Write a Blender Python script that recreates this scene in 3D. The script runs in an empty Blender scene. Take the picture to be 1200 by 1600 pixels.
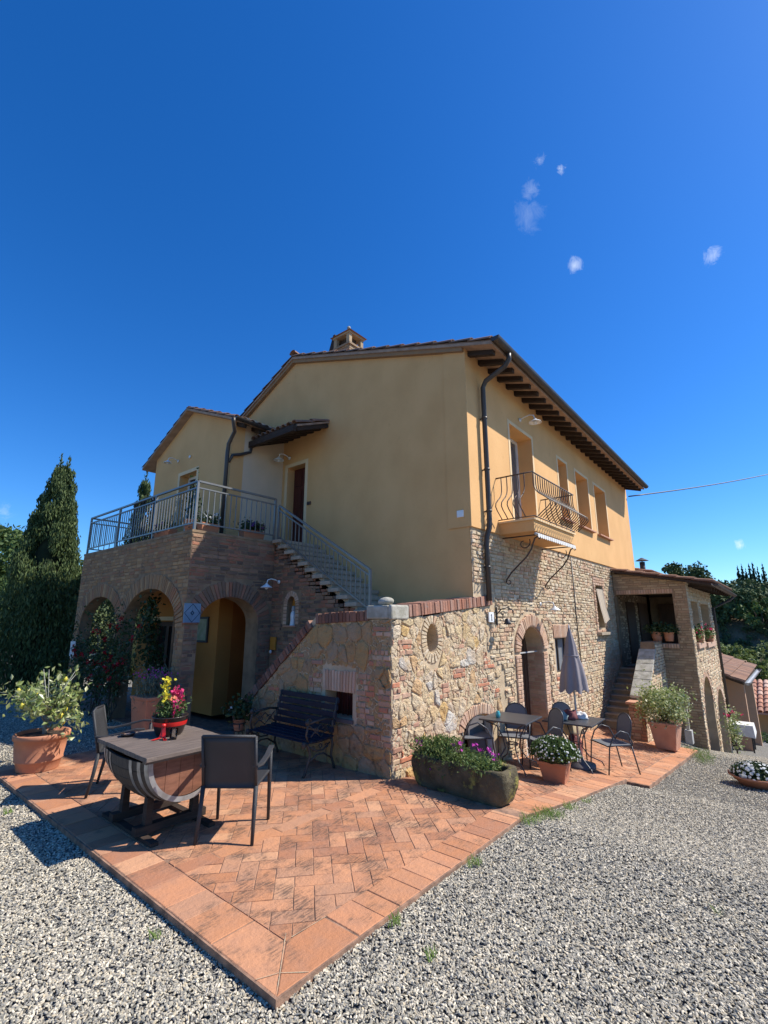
import bpy, math, random
import numpy as np
from mathutils import Vector, Matrix, noise
random.seed(7); np.random.seed(7)
R_ = random.Random(11)
# World axes: +x runs along the long sunny facade, +y runs back along the gable, z up.
# The origin is the foot of the stone corner of the outside staircase.
sc = bpy.context.scene
COL = sc.collection

# ---------------------------------------------------------------- camera, sky, sun, exposure
cam_d = bpy.data.cameras.new('camera'); cam = bpy.data.objects.new('camera', cam_d); COL.objects.link(cam)
cam.location = (-4.408, -3.579, 1.70)
cam.rotation_euler = (math.radians(90 + 12.79), 0, math.radians(-50.08))
cam_d.sensor_fit = 'HORIZONTAL'; cam_d.sensor_width = 36; cam_d.lens = 22.2
cam_d.clip_start = 0.05; cam_d.clip_end = 2000
sc.camera = cam

SUN = Vector((0.95, -1.0, 1.52)).normalized()
sun_el = math.asin(SUN.z); sun_az = math.atan2(SUN.x, SUN.y)
world = bpy.data.worlds.new("World"); sc.world = world; world.use_nodes = True
wn = world.node_tree.nodes; wl = world.node_tree.links; wn.clear()
out = wn.new('ShaderNodeOutputWorld'); bg = wn.new('ShaderNodeBackground'); bg.inputs[1].default_value = 0.083
sky = wn.new('ShaderNodeTexSky'); sky.sky_type = 'NISHITA'; sky.sun_disc = False
sky.sun_elevation = sun_el; sky.sun_rotation = sun_az; sky.altitude = 300
sky.air_density = 1.0; sky.dust_density = 0.4; sky.ozone_density = 2.4
hsv = wn.new('ShaderNodeHueSaturation'); hsv.inputs['Saturation'].default_value = 1.36; hsv.inputs['Value'].default_value = 1.22
wl.new(sky.outputs[0], hsv.inputs['Color'])
# small scattered fair-weather clouds, part of the sky itself
tint = wn.new('ShaderNodeMix'); tint.data_type = 'RGBA'; tint.blend_type = 'MULTIPLY'; tint.inputs[0].default_value = 1.0
tint.inputs[7].default_value = (0.66, 0.975, 1.32, 1); wl.new(hsv.outputs[0], tint.inputs[6])   # the deep clean blue of this day
tc = wn.new('ShaderNodeTexCoord'); last = tint.outputs[2]
def cloud(direction, size, amount, scale):
    global last
    d = Vector(direction).normalized()
    nrm = wn.new('ShaderNodeVectorMath'); nrm.operation = 'NORMALIZE'; wl.new(tc.outputs['Generated'], nrm.inputs[0])
    dist = wn.new('ShaderNodeVectorMath'); dist.operation = 'DISTANCE'; wl.new(nrm.outputs[0], dist.inputs[0]); dist.inputs[1].default_value = d
    mr = wn.new('ShaderNodeMapRange'); mr.inputs[1].default_value = 0; mr.inputs[2].default_value = size*1.5
    mr.inputs[3].default_value = 0.5; mr.inputs[4].default_value = -0.25; wl.new(dist.outputs['Value'], mr.inputs[0])
    nz = wn.new('ShaderNodeTexNoise'); nz.inputs['Scale'].default_value = scale; nz.inputs['Detail'].default_value = 10; nz.inputs['Roughness'].default_value = 0.72; nz.inputs['Distortion'].default_value = 0.6
    wl.new(nrm.outputs[0], nz.inputs['Vector'])
    add = wn.new('ShaderNodeMath'); add.operation = 'ADD'; wl.new(mr.outputs[0], add.inputs[0]); wl.new(nz.outputs['Fac'], add.inputs[1])
    mr2 = wn.new('ShaderNodeMapRange'); mr2.inputs[1].default_value = 0.74; mr2.inputs[2].default_value = 1.12
    mr2.inputs[3].default_value = 0; mr2.inputs[4].default_value = amount; mr2.clamp = True; wl.new(add.outputs[0], mr2.inputs[0])
    mx = wn.new('ShaderNodeMix'); mx.data_type = 'RGBA'; wl.new(mr2.outputs[0], mx.inputs[0]); wl.new(last, mx.inputs[6])
    mx.inputs[7].default_value = (9.0, 10.0, 11.0, 1); last = mx.outputs[2]
for d_, s_, a_, n_ in [((0.646,0.2083,0.7343),0.018,0.30,80), ((0.6705,0.1828,0.719),0.015,0.65,80), ((0.6653,0.2348,0.7087),0.028,0.22,50), ((0.6858,0.2488,0.684),0.05,0.16,30),
                       ((0.7665,0.204,0.609),0.024,0.6,40), ((0.8267,0.0138,0.5625),0.026,0.5,50), ((0.9914,0.0467,0.1219),0.016,0.8,50), ((0.1834,0.9681,0.1708),0.03,0.35,25)]:
    cloud(d_, s_, a_, n_)
wl.new(last, bg.inputs[0]); wl.new(bg.outputs[0], out.inputs[0])

sd = bpy.data.lights.new('sun', 'SUN'); sd.energy = 5.0; sd.angle = math.radians(0.53); sd.color = (1.0, 0.95, 0.86)
so = bpy.data.objects.new('sun', sd); COL.objects.link(so); so.rotation_euler = SUN.to_track_quat('Z', 'Y').to_euler(); so.location = (20, -20, 40)
sc.view_settings.view_transform = 'Standard'; sc.view_settings.look = 'None'; sc.view_settings.exposure = 0.52; sc.view_settings.gamma = 1.0
sc.view_settings.use_curve_mapping = False
sc.cycles.max_bounces = 6; sc.cycles.diffuse_bounces = 3; sc.cycles.transparent_max_bounces = 8

# ---------------------------------------------------------------- materials
def S(r, g, b):  # sRGB 0..255 -> linear
    f = lambda c: (c/255/12.92) if c/255 <= 0.04045 else ((c/255+0.055)/1.055)**2.4
    return (f(r), f(g), f(b))
def mat(name, col, col2=None, rough=0.85, ns=4.0, streak=None, nd=5, lo=0.35, hi=0.65, bump=0.0, bs=60.0, pal=None, metal=0.0, spec=0.3, spots=None, sscale=12, stretch=None, palmix=1.0, trans=None, sl=0.62, bd=0.01):
    m = bpy.data.materials.new(name); m.use_nodes = True; n = m.node_tree.nodes; l = m.node_tree.links
    b = n['Principled BSDF']; b.inputs['Roughness'].default_value = rough; b.inputs['Metallic'].default_value = metal
    b.inputs['Specular IOR Level'].default_value = spec
    t = n.new('ShaderNodeTexCoord'); g = n.new('ShaderNodeNewGeometry'); vec = t.outputs['Object']
    if stretch:
        mp = n.new('ShaderNodeMapping'); mp.inputs['Scale'].default_value = stretch; l.new(vec, mp.inputs[0]); vec = mp.outputs[0]
    def rgb(c): return (c[0], c[1], c[2], 1)
    cur = None
    if pal:
        oi = n.new('ShaderNodeObjectInfo'); ad = n.new('ShaderNodeMath'); ad.operation = 'ADD'
        l.new(oi.outputs['Random'], ad.inputs[0]); l.new(g.outputs['Random Per Island'], ad.inputs[1])
        fr = n.new('ShaderNodeMath'); fr.operation = 'FRACT'; l.new(ad.outputs[0], fr.inputs[0])
        cr = n.new('ShaderNodeValToRGB'); cr.color_ramp.interpolation = 'CONSTANT'
        el = cr.color_ramp.elements
        while len(el) < len(pal): el.new(0.5)
        for i, c in enumerate(pal): el[i].position = i/len(pal); el[i].color = rgb(c)
        l.new(fr.outputs[0], cr.inputs[0]); cur = cr.outputs[0]
    nz = n.new('ShaderNodeTexNoise'); nz.inputs['Scale'].default_value = ns; nz.inputs['Detail'].default_value = nd; l.new(vec, nz.inputs['Vector'])
    mr = n.new('ShaderNodeMapRange'); mr.inputs[1].default_value = lo; mr.inputs[2].default_value = hi; l.new(nz.outputs['Fac'], mr.inputs[0])
    mx = n.new('ShaderNodeMix'); mx.data_type = 'RGBA'; l.new(mr.outputs[0], mx.inputs[0])
    if col2 is None: col2 = tuple(c*0.8 for c in col)
    if cur is None:
        mx.inputs[6].default_value = rgb(col); mx.inputs[7].default_value = rgb(col2)
    else:
        mul = n.new('ShaderNodeMix'); mul.data_type = 'RGBA'; mul.inputs[0].default_value = 0.45; l.new(cur, mul.inputs[6]); mul.inputs[7].default_value = rgb(col2)
        l.new(cur, mx.inputs[6]); l.new(mul.outputs[2], mx.inputs[7])
    cur = mx.outputs[2]
    if spots:
        n2 = n.new('ShaderNodeTexNoise'); n2.inputs['Scale'].default_value = sscale; n2.inputs['Detail'].default_value = 8; n2.inputs['Roughness'].default_value = 0.7; l.new(vec, n2.inputs['Vector'])
        m2 = n.new('ShaderNodeMapRange'); m2.inputs[1].default_value = sl; m2.inputs[2].default_value = sl+0.1; m2.inputs[4].default_value = 0.8; l.new(n2.outputs['Fac'], m2.inputs[0])
        sf = m2.outputs[0]
        if streak:
            mp2 = n.new('ShaderNodeMapping'); mp2.inputs['Rotation'].default_value = (0, 0, math.radians(-streak)); mp2.inputs['Scale'].default_value = (9, 75, 9); l.new(t.outputs['Object'], mp2.inputs[0])
            n5 = n.new('ShaderNodeTexNoise'); n5.inputs['Scale'].default_value = 1.0; n5.inputs['Detail'].default_value = 5; n5.inputs['Roughness'].default_value = 0.7; l.new(mp2.outputs[0], n5.inputs['Vector'])
            m5 = n.new('ShaderNodeMapRange'); m5.inputs[1].default_value = 0.44; m5.inputs[2].default_value = 0.56; m5.inputs[3].default_value = 0.12; m5.inputs[4].default_value = 1.0; l.new(n5.outputs['Fac'], m5.inputs[0])
            mm = n.new('ShaderNodeMath'); mm.operation = 'MULTIPLY'; l.new(sf, mm.inputs[0]); l.new(m5.outputs[0], mm.inputs[1]); sf = mm.outputs[0]
        x2 = n.new('ShaderNodeMix'); x2.data_type = 'RGBA'; l.new(sf, x2.inputs[0]); l.new(cur, x2.inputs[6]); x2.inputs[7].default_value = rgb(spots); cur = x2.outputs[2]
    l.new(cur, b.inputs['Base Color'])
    if bump > 0:
        n3 = n.new('ShaderNodeTexNoise'); n3.inputs['Scale'].default_value = bs; n3.inputs['Detail'].default_value = 6; n3.inputs['Roughness'].default_value = 0.65; l.new(vec, n3.inputs['Vector'])
        bp = n.new('ShaderNodeBump'); bp.inputs['Strength'].default_value = bump; bp.inputs['Distance'].default_value = bd
        l.new(n3.outputs['Fac'], bp.inputs['Height']); l.new(bp.outputs[0], b.inputs['Normal'])
    if trans:
        tr = n.new('ShaderNodeBsdfTranslucent'); l.new(cur, tr.inputs[0]); ms = n.new('ShaderNodeMixShader'); ms.inputs[0].default_value = trans
        l.new(b.outputs[0], ms.inputs[1]); l.new(tr.outputs[0], ms.inputs[2]); l.new(ms.outputs[0], n['Material Output'].inputs[0])
    return m
MT = {}
MT['plaster'] = mat('plaster_yellow', (0.71, 0.41, 0.172), (0.64, 0.36, 0.145), rough=0.92, ns=1.6, nd=12, lo=0.36, hi=0.66, bump=0.35, bs=26, spots=(0.62, 0.35, 0.14), sscale=7, sl=0.60, stretch=(1,1,0.8))
MT['plaster_pale'] = mat('plaster_pale', (0.66, 0.50, 0.34), (0.58, 0.44, 0.29), rough=0.9, ns=1.2, nd=6, bump=0.1, bs=45)
MT['trim'] = mat('plaster_trim', (0.76, 0.56, 0.33), (0.70, 0.51, 0.29), rough=0.9, ns=3, bump=0.08)
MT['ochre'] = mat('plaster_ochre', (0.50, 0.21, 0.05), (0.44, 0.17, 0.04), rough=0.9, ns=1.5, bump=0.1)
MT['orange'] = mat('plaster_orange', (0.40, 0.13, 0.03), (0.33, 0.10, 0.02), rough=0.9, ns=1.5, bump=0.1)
MT['mortar'] = mat('lime_mortar', (0.56, 0.43, 0.28), (0.44, 0.33, 0.21), rough=0.95, ns=5, bump=0.7, bs=55, spots=(0.25, 0.19, 0.13), sscale=14)
MT['mortar_dark'] = mat('brick_mortar', (0.31, 0.21, 0.125), (0.19, 0.13, 0.08), rough=0.95, ns=5, bump=0.6, bs=60)
STONES = [(0.54,0.50,0.43),(0.60,0.40,0.17),(0.56,0.37,0.20),(0.58,0.45,0.28),(0.61,0.48,0.31),(0.57,0.42,0.23),(0.60,0.48,0.33),(0.56,0.43,0.27),(0.62,0.50,0.35),(0.57,0.44,0.28),(0.59,0.45,0.26),(0.54,0.43,0.31),(0.60,0.47,0.30)]
MT['rubble'] = mat('rubble_stone', (0.5,0.4,0.25), (0.50,0.29,0.12), rough=0.92, ns=4.5, nd=12, lo=0.42, hi=0.68, bump=1.0, bs=14, pal=STONES, spots=(0.28,0.21,0.14), sscale=14, sl=0.60, bd=0.06)
FST = [(0.60,0.46,0.29),(0.66,0.53,0.36),(0.56,0.42,0.26),(0.60,0.39,0.25),(0.68,0.56,0.40),(0.54,0.41,0.26),(0.62,0.44,0.28),(0.64,0.51,0.34),(0.54,0.34,0.22),(0.60,0.49,0.34),(0.63,0.50,0.33)]
MT['rubble_shaded'] = mat('rubble_stone_shaded', (0.5,0.4,0.25), (0.38,0.23,0.09), rough=0.92, ns=7, nd=10, bump=1.0, bs=14, pal=[(0.44,0.30,0.17),(0.48,0.31,0.14),(0.41,0.29,0.18),(0.47,0.33,0.19),(0.38,0.26,0.15),(0.46,0.28,0.13)], spots=(0.17,0.11,0.06), sscale=6, sl=0.58, bd=0.06)  # same stone as the sunny wall; bench wall shade put into a darker palette
MT['facade_stone'] = mat('facade_stone', (0.5,0.4,0.25), (0.38,0.27,0.16), rough=0.92, ns=8, nd=8, bump=0.9, bs=40, pal=FST, spots=(0.30,0.22,0.15), sscale=18, sl=0.66, bd=0.02)
TBR = [(0.377,0.207,0.090),(0.312,0.168,0.076),(0.416,0.235,0.109),(0.351,0.157,0.076),(0.442,0.269,0.133),(0.286,0.157,0.076),(0.390,0.213,0.104),(0.325,0.190,0.095)]
MT['terrace_brick'] = mat('terrace_brick', (0.3,0.2,0.13), (0.20,0.14,0.10), rough=0.93, ns=6, nd=7, bump=0.7, bs=45, pal=TBR, spots=(0.12,0.10,0.08), sscale=5, sl=0.60)
GBR = [(0.282,0.162,0.095),(0.205,0.124,0.081),(0.358,0.205,0.123),(0.333,0.135,0.076),(0.141,0.092,0.067),(0.371,0.162,0.095),(0.256,0.151,0.095)]
MT['grey_brick'] = mat('grey_red_brick', (0.25,0.18,0.13), (0.13,0.10,0.08), rough=0.93, ns=4, nd=7, bump=0.7, bs=45, pal=GBR, spots=(0.10,0.085,0.075), sscale=5, sl=0.58)
RBR = [(0.52,0.20,0.11),(0.44,0.21,0.13),(0.55,0.31,0.20),(0.50,0.30,0.19),(0.40,0.22,0.15),(0.58,0.38,0.26),(0.52,0.38,0.25)]
LBR = [(0.40,0.29,0.17),(0.34,0.24,0.14),(0.45,0.33,0.20),(0.30,0.21,0.13),(0.38,0.25,0.15)]
MT['loggia_brick'] = mat('loggia_brick', (0.3,0.2,0.13), (0.26,0.19,0.12), rough=0.93, ns=6, nd=7, bump=0.6, bs=45, pal=LBR)
MT['red_brick'] = mat('red_brick', (0.45,0.2,0.1), (0.28,0.16,0.11), rough=0.9, ns=8, nd=6, bump=0.7, bs=45, pal=RBR, spots=(0.30,0.24,0.20), sscale=9, sl=0.62)
PBR = [(0.56,0.36,0.23),(0.50,0.30,0.19),(0.60,0.42,0.29),(0.53,0.34,0.24),(0.46,0.27,0.17)]
MT['pink_brick'] = mat('pink_brick', (0.5,0.3,0.2), (0.42,0.30,0.21), rough=0.9, ns=8, nd=6, bump=0.6, bs=45, pal=PBR)
CBR = [(0.36,0.15,0.09),(0.30,0.13,0.08),(0.42,0.20,0.13),(0.26,0.13,0.09),(0.38,0.22,0.16)]
MT['coping_brick'] = mat('coping_brick', (0.36,0.15,0.09), (0.20,0.13,0.10), rough=0.9, ns=8, nd=6, bump=0.6, bs=45, pal=CBR, spots=(0.32,0.28,0.24), sscale=8, sl=0.62)
MT['coping_shaded'] = mat('shaded_coping_brick', (0.3,0.1,0.07), (0.12,0.08,0.06), rough=0.9, ns=8, nd=6, bump=0.6, bs=45, pal=[(0.24,0.10,0.06),(0.19,0.08,0.05),(0.28,0.13,0.085),(0.15,0.075,0.055),(0.25,0.14,0.10)], spots=(0.10,0.08,0.065), sscale=8, sl=0.58)  # darker copy of the coping brick, with the bench side's shade painted in
TIL = [(0.475,0.213,0.104),(0.432,0.187,0.090),(0.518,0.244,0.126),(0.464,0.213,0.108),(0.378,0.166,0.088),(0.497,0.224,0.113),(0.443,0.224,0.126),(0.540,0.281,0.153)]
MT['tile'] = mat('cotto_tile', (0.5,0.22,0.12), (0.27,0.165,0.12), rough=0.85, ns=9, nd=12, lo=0.40, hi=0.72, bump=1.0, bs=30, pal=TIL, spots=(0.09,0.062,0.045), sscale=3.4, sl=0.47, streak=49)
MT['tile_edge'] = mat('cotto_edge_tile', (0.5,0.22,0.12), (0.33,0.185,0.125), rough=0.85, ns=9, nd=12, lo=0.42, hi=0.75, bump=0.8, bs=30, pal=TIL, spots=(0.12,0.08,0.055), sscale=3.0, sl=0.52, streak=20)
MT['grout'] = mat('patio_grout', (0.36,0.21,0.135), (0.16,0.10,0.07), rough=0.95, ns=12, bump=0.5)
MT['kerb'] = mat('patio_concrete', (0.30,0.24,0.19), (0.20,0.16,0.13), rough=0.95, ns=12, bump=0.6)
MT['ground'] = mat('gravel_ground', (0.25,0.235,0.205), (0.13,0.122,0.108), rough=0.95, ns=55, nd=4, lo=0.42, hi=0.58, bump=1.0, bs=70, spots=(0.42,0.36,0.27), sscale=0.8, sl=0.62, bd=0.02)
PEB = [(0.725,0.628,0.461),(0.118,0.107,0.084),(0.308,0.270,0.198),(0.453,0.398,0.287),(0.235,0.215,0.162),(0.562,0.486,0.348),(0.363,0.318,0.228),(0.182,0.167,0.129),(0.417,0.350,0.240),(0.653,0.565,0.413),(0.344,0.286,0.192),(0.272,0.246,0.185),(0.472,0.382,0.240)]
MT['pebble'] = mat('pebble', (0.4,0.4,0.38), (0.36,0.35,0.34), rough=0.85, ns=30, nd=3, pal=PEB)
MT['dark_wood'] = mat('dark_rafter_wood', (0.030,0.020,0.015), (0.055,0.036,0.026), rough=0.8, ns=4, stretch=(2,2,12))
MT['soffit'] = mat('soffit_tiles', (0.40,0.27,0.19), (0.30,0.20,0.14), rough=0.9, ns=8, bump=0.3)
MT['rooftile'] = mat('roof_tile', (0.28,0.15,0.10), (0.14,0.095,0.07), rough=0.9, ns=6, bump=0.6, bs=40, spots=(0.40,0.34,0.27), sscale=9, pal=[(0.30,0.16,0.10),(0.24,0.13,0.09),(0.36,0.21,0.14),(0.20,0.13,0.10),(0.33,0.18,0.12)])
MT['rooftile_red'] = mat('far_roof_tile', (0.5,0.2,0.12), (0.30,0.15,0.10), rough=0.9, ns=3, bump=0.4, pal=[(0.50,0.24,0.15),(0.42,0.19,0.12),(0.58,0.32,0.22),(0.36,0.18,0.12),(0.62,0.42,0.32)])
MT['gutter'] = mat('gutter_brown', (0.040,0.032,0.028), (0.055,0.045,0.038), rough=0.45, spec=0.5)
MT['iron'] = mat('wrought_iron', (0.045,0.028,0.022), (0.07,0.04,0.03), rough=0.55, spec=0.5)
MT['rail'] = mat('rail_grey', (0.20,0.20,0.19), (0.16,0.16,0.15), rough=0.35, metal=0.3, spec=0.6)
MT['black'] = mat('black_metal', (0.022,0.022,0.024), (0.035,0.035,0.038), rough=0.45, spec=0.5)
MT['chair_plastic'] = mat('anthracite_plastic', (0.032,0.032,0.034), (0.040,0.040,0.042), rough=0.5, spec=0.4, bump=0.5, bs=180)
MT['chair_metal'] = mat('anthracite_metal', (0.075,0.078,0.085), (0.06,0.062,0.07), rough=0.4, metal=0.4, spec=0.5)
MT['mesh_grey'] = mat('grey_mesh_panel', (0.16,0.165,0.18), (0.12,0.125,0.135), rough=0.55, spec=0.4, ns=150)
MT['terracotta'] = mat('terracotta', (0.50,0.215,0.115), (0.42,0.18,0.10), rough=0.85, ns=5, bump=0.25, bs=40, spots=(0.60,0.36,0.25), sscale=5)
MT['terracotta2'] = mat('terracotta_pale', (0.52,0.28,0.18), (0.44,0.22,0.14), rough=0.85, ns=5, bump=0.25, bs=40)
MT['soil'] = mat('potting_soil', (0.05,0.032,0.02), (0.09,0.06,0.04), rough=1, ns=40, bump=1, bs=80)
MT['whitewood'] = mat('white_frame', (0.72,0.71,0.68), (0.66,0.65,0.62), rough=0.5)
MT['white'] = mat('white_enamel', (0.78,0.78,0.76), (0.70,0.70,0.68), rough=0.35, spec=0.5)
MT['redwood'] = mat('red_brown_door', (0.10,0.022,0.016), (0.07,0.017,0.012), rough=0.5, stretch=(6,6,1), ns=3)
MT['brownwood'] = mat('brown_door', (0.11,0.06,0.035), (0.07,0.04,0.025), rough=0.6, stretch=(10,10,1), ns=3, bump=0.2)
MT['barrel_wood'] = mat('barrel_head_oak', (0.25,0.105,0.06), (0.17,0.07,0.04), rough=0.7, stretch=(3,3,14), ns=3, bump=0.35, bs=30)
MT['stave'] = mat('barrel_stave', (0.085,0.066,0.050), (0.055,0.043,0.034), rough=0.75, stretch=(3,14,3), ns=3, bump=0.4, bs=30)
MT['table_wood'] = mat('weathered_plank', (0.175,0.135,0.11), (0.11,0.085,0.07), rough=0.75, stretch=(1.5,14,3), ns=3, nd=8, bump=0.5, bs=20)
MT['hoop'] = mat('galvanised_hoop', (0.42,0.42,0.41), (0.24,0.225,0.21), rough=0.45, metal=0.55, ns=9, spec=0.5)
MT['dull_metal'] = mat('dull_flue', (0.06,0.06,0.06), (0.09,0.085,0.08), rough=0.6, metal=0.3)
MT['leaf_cypress'] = mat('cypress_leaf', (0.040,0.072,0.022), (0.085,0.115,0.035), rough=0.7, ns=3, pal=[(0.045,0.08,0.024),(0.08,0.12,0.034),(0.055,0.092,0.03),(0.12,0.155,0.05),(0.035,0.062,0.022)], trans=0.15)
MT['leaf_tree'] = mat('broad_leaf', (0.06,0.10,0.03), (0.10,0.14,0.04), rough=0.65, pal=[(0.06,0.11,0.03),(0.09,0.15,0.04),(0.07,0.12,0.04),(0.13,0.18,0.055)], trans=0.25)
MT['leaf_light'] = mat('light_leaf', (0.12,0.17,0.04), (0.16,0.20,0.06), rough=0.6, pal=[(0.12,0.18,0.04),(0.16,0.21,0.06),(0.09,0.14,0.03),(0.20,0.24,0.08)], trans=0.3)
MT['leaf_wood'] = mat('wood_leaf', (0.06,0.085,0.03), (0.09,0.115,0.04), rough=0.8, pal=[(0.045,0.070,0.026),(0.065,0.090,0.032),(0.055,0.08,0.034),(0.10,0.125,0.042),(0.04,0.06,0.025)], ns=0.1)
MT['leaf_lemon'] = mat('lemon_leaf', (0.2,0.28,0.09), (0.28,0.34,0.14), rough=0.35, spec=0.6, pal=[(0.18,0.24,0.06),(0.28,0.33,0.09),(0.36,0.38,0.14),(0.13,0.19,0.05),(0.46,0.46,0.22)], trans=0.3)
MT['leaf_varieg'] = mat('variegated_leaf', (0.3,0.33,0.14), (0.2,0.25,0.09), rough=0.5, pal=[(0.28,0.34,0.11),(0.46,0.48,0.24),(0.20,0.26,0.08),(0.62,0.62,0.38),(0.36,0.40,0.16)], trans=0.3)
MT['leaf_dark'] = mat('dark_leaf', (0.03,0.055,0.02), (0.05,0.08,0.028), rough=0.5, pal=[(0.03,0.055,0.02),(0.045,0.08,0.025),(0.055,0.09,0.035)], trans=0.2)
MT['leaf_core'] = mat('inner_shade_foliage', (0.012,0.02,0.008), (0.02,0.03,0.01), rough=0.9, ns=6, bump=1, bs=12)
MT['leaf_grey'] = mat('grey_green_leaf', (0.12,0.15,0.10), (0.16,0.19,0.13), rough=0.7, trans=0.2)
MT['lemon'] = mat('lemon_rind', (0.62,0.47,0.05), (0.42,0.42,0.06), rough=0.45, ns=3, bump=0.2, bs=60)
MT['bark'] = mat('bark', (0.13,0.10,0.075), (0.08,0.06,0.045), rough=0.95, ns=10, bump=0.8, bs=30)
MT['bark_grey'] = mat('grey_bark', (0.30,0.30,0.26), (0.20,0.20,0.17), rough=0.9, ns=10, bump=0.4, bs=30)
MT['magenta'] = mat('magenta_petal', (0.50,0.035,0.36), (0.60,0.08,0.45), rough=0.6, trans=0.3)
MT['purple'] = mat('purple_petal', (0.16,0.05,0.25), (0.25,0.09,0.36), rough=0.6, trans=0.3)
MT['redpetal'] = mat('red_petal', (0.55,0.02,0.03), (0.40,0.01,0.02), rough=0.6, trans=0.25)
MT['pinkpetal'] = mat('pink_petal', (0.72,0.06,0.20), (0.60,0.03,0.12), rough=0.6, trans=0.3)
MT['salmonpetal'] = mat('salmon_petal', (0.80,0.25,0.14), (0.80,0.38,0.16), rough=0.6, trans=0.3)
MT['yellowpetal'] = mat('yellow_petal', (0.80,0.68,0.06), (0.72,0.60,0.04), rough=0.6, trans=0.3)
MT['whitepetal'] = mat('white_petal', (0.80,0.80,0.76), (0.75,0.75,0.70), rough=0.6, trans=0.3)
MT['redribbon'] = mat('red_ribbon', (0.62,0.02,0.015), (0.50,0.015,0.012), rough=0.35, spec=0.5)
MT['bronze_pot'] = mat('dark_metal_bowl', (0.055,0.035,0.03), (0.04,0.028,0.025), rough=0.3, metal=0.4, spec=0.6)
MT['umbrella'] = mat('taupe_canvas', (0.27,0.235,0.24), (0.23,0.20,0.205), rough=0.9, ns=2, bump=0.2, bs=200)
MT['pole'] = mat('pale_pole', (0.50,0.49,0.47), (0.42,0.41,0.40), rough=0.5, metal=0.3)
MT['trough'] = mat('mossy_stone', (0.15,0.12,0.07), (0.055,0.045,0.025), rough=0.95, ns=5, nd=8, bump=1.0, bs=25, spots=(0.34,0.30,0.07), sscale=6, sl=0.55, bd=0.03)
MT['greystone'] = mat('grey_stone', (0.42,0.41,0.39), (0.30,0.29,0.27), rough=0.9, ns=6, bump=0.5)
MT['ballstone'] = mat('pale_stone', (0.48,0.45,0.38), (0.30,0.28,0.22), rough=0.95, ns=9, bump=0.8, bs=25)
MT['slate'] = mat('slate_slab', (0.13,0.115,0.115), (0.10,0.09,0.09), rough=0.7, ns=5)
MT['step'] = mat('travertine_step', (0.42,0.34,0.25), (0.32,0.26,0.19), rough=0.85, ns=6, bump=0.4, bs=30)
MT['shutter'] = mat('grey_shutter', (0.20,0.21,0.22), (0.16,0.165,0.17), rough=0.6)
MT['curtain'] = mat('beige_curtain', (0.58,0.47,0.35), (0.48,0.39,0.29), rough=0.95, stretch=(12,12,1), ns=3)
MT['white_cloth'] = mat('white_cloth', (0.72,0.70,0.66), (0.62,0.60,0.57), rough=0.95, ns=8)
MT['bluetile'] = mat('blue_ceramic', (0.16,0.24,0.34), (0.12,0.20,0.28), rough=0.3, ns=8, spec=0.5)
MT['bluedark'] = mat('blue_line', (0.01,0.03,0.07), (0.012,0.035,0.08), rough=0.3)
MT['bench_slat'] = mat('navy_slat', (0.010,0.012,0.024), (0.015,0.017,0.032), rough=0.6, spec=0.25)
MT['cast_iron'] = mat('cast_iron', (0.075,0.07,0.06), (0.045,0.042,0.038), rough=0.6, metal=0.3)
MT['cliff'] = mat('earth_cliff', (0.20,0.14,0.085), (0.09,0.075,0.04), rough=0.95, ns=0.35, nd=8, bump=1.0, bs=0.8, bd=0.5, spots=(0.06,0.07,0.03), sscale=0.6, sl=0.5)
MT['hill'] = mat('hill_ground', (0.075,0.085,0.04), (0.12,0.12,0.06), rough=0.95, ns=0.06)
MT['amber'] = mat('amber_panel', (0.55,0.22,0.03), (0.45,0.18,0.025), rough=0.5)
MT['teal'] = mat('teal_glass', (0.05,0.32,0.36), (0.08,0.40,0.42), rough=0.15, spec=0.6)
MT['ink'] = mat('ink', (0.05,0.06,0.09), (0.05,0.06,0.09), rough=0.5)
MT['picture'] = mat('picture_paper', (0.42,0.42,0.30), (0.28,0.34,0.20), rough=0.7, ns=9)
MT['khaki'] = mat('khaki_cloth', (0.50,0.40,0.26), (0.42,0.33,0.21), rough=0.95, ns=8)
MT['cloth_green'] = mat('grey_green_cloth', (0.22,0.27,0.26), (0.16,0.20,0.20), rough=0.95, ns=8)
MT['cloth_wine'] = mat('wine_cloth', (0.20,0.07,0.07), (0.14,0.05,0.05), rough=0.95, ns=8)
MT['grass'] = mat('grass_blade', (0.12,0.20,0.03), (0.18,0.26,0.06), rough=0.7, trans=0.3)
def glassm(name, tint, rough=0.05):
    m = bpy.data.materials.new(name); m.use_nodes = True; b = m.node_tree.nodes['Principled BSDF']
    b.inputs['Base Color'].default_value = (*tint, 1); b.inputs['Roughness'].default_value = rough; b.inputs['Specular IOR Level'].default_value = 0.8
    return m
MT['glass'] = glassm('dark_window_glass', (0.012, 0.014, 0.018))
MT['glass_door'] = glassm('pale_window_glass', (0.10, 0.11, 0.12), 0.08)
gm = bpy.data.materials.new('clear_glass'); gm.use_nodes = True; gb = gm.node_tree.nodes['Principled BSDF']
gb.inputs['Transmission Weight'].default_value = 1.0; gb.inputs['Roughness'].default_value = 0.02; gb.inputs['IOR'].default_value = 1.2
MT['clear_glass'] = gm

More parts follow.
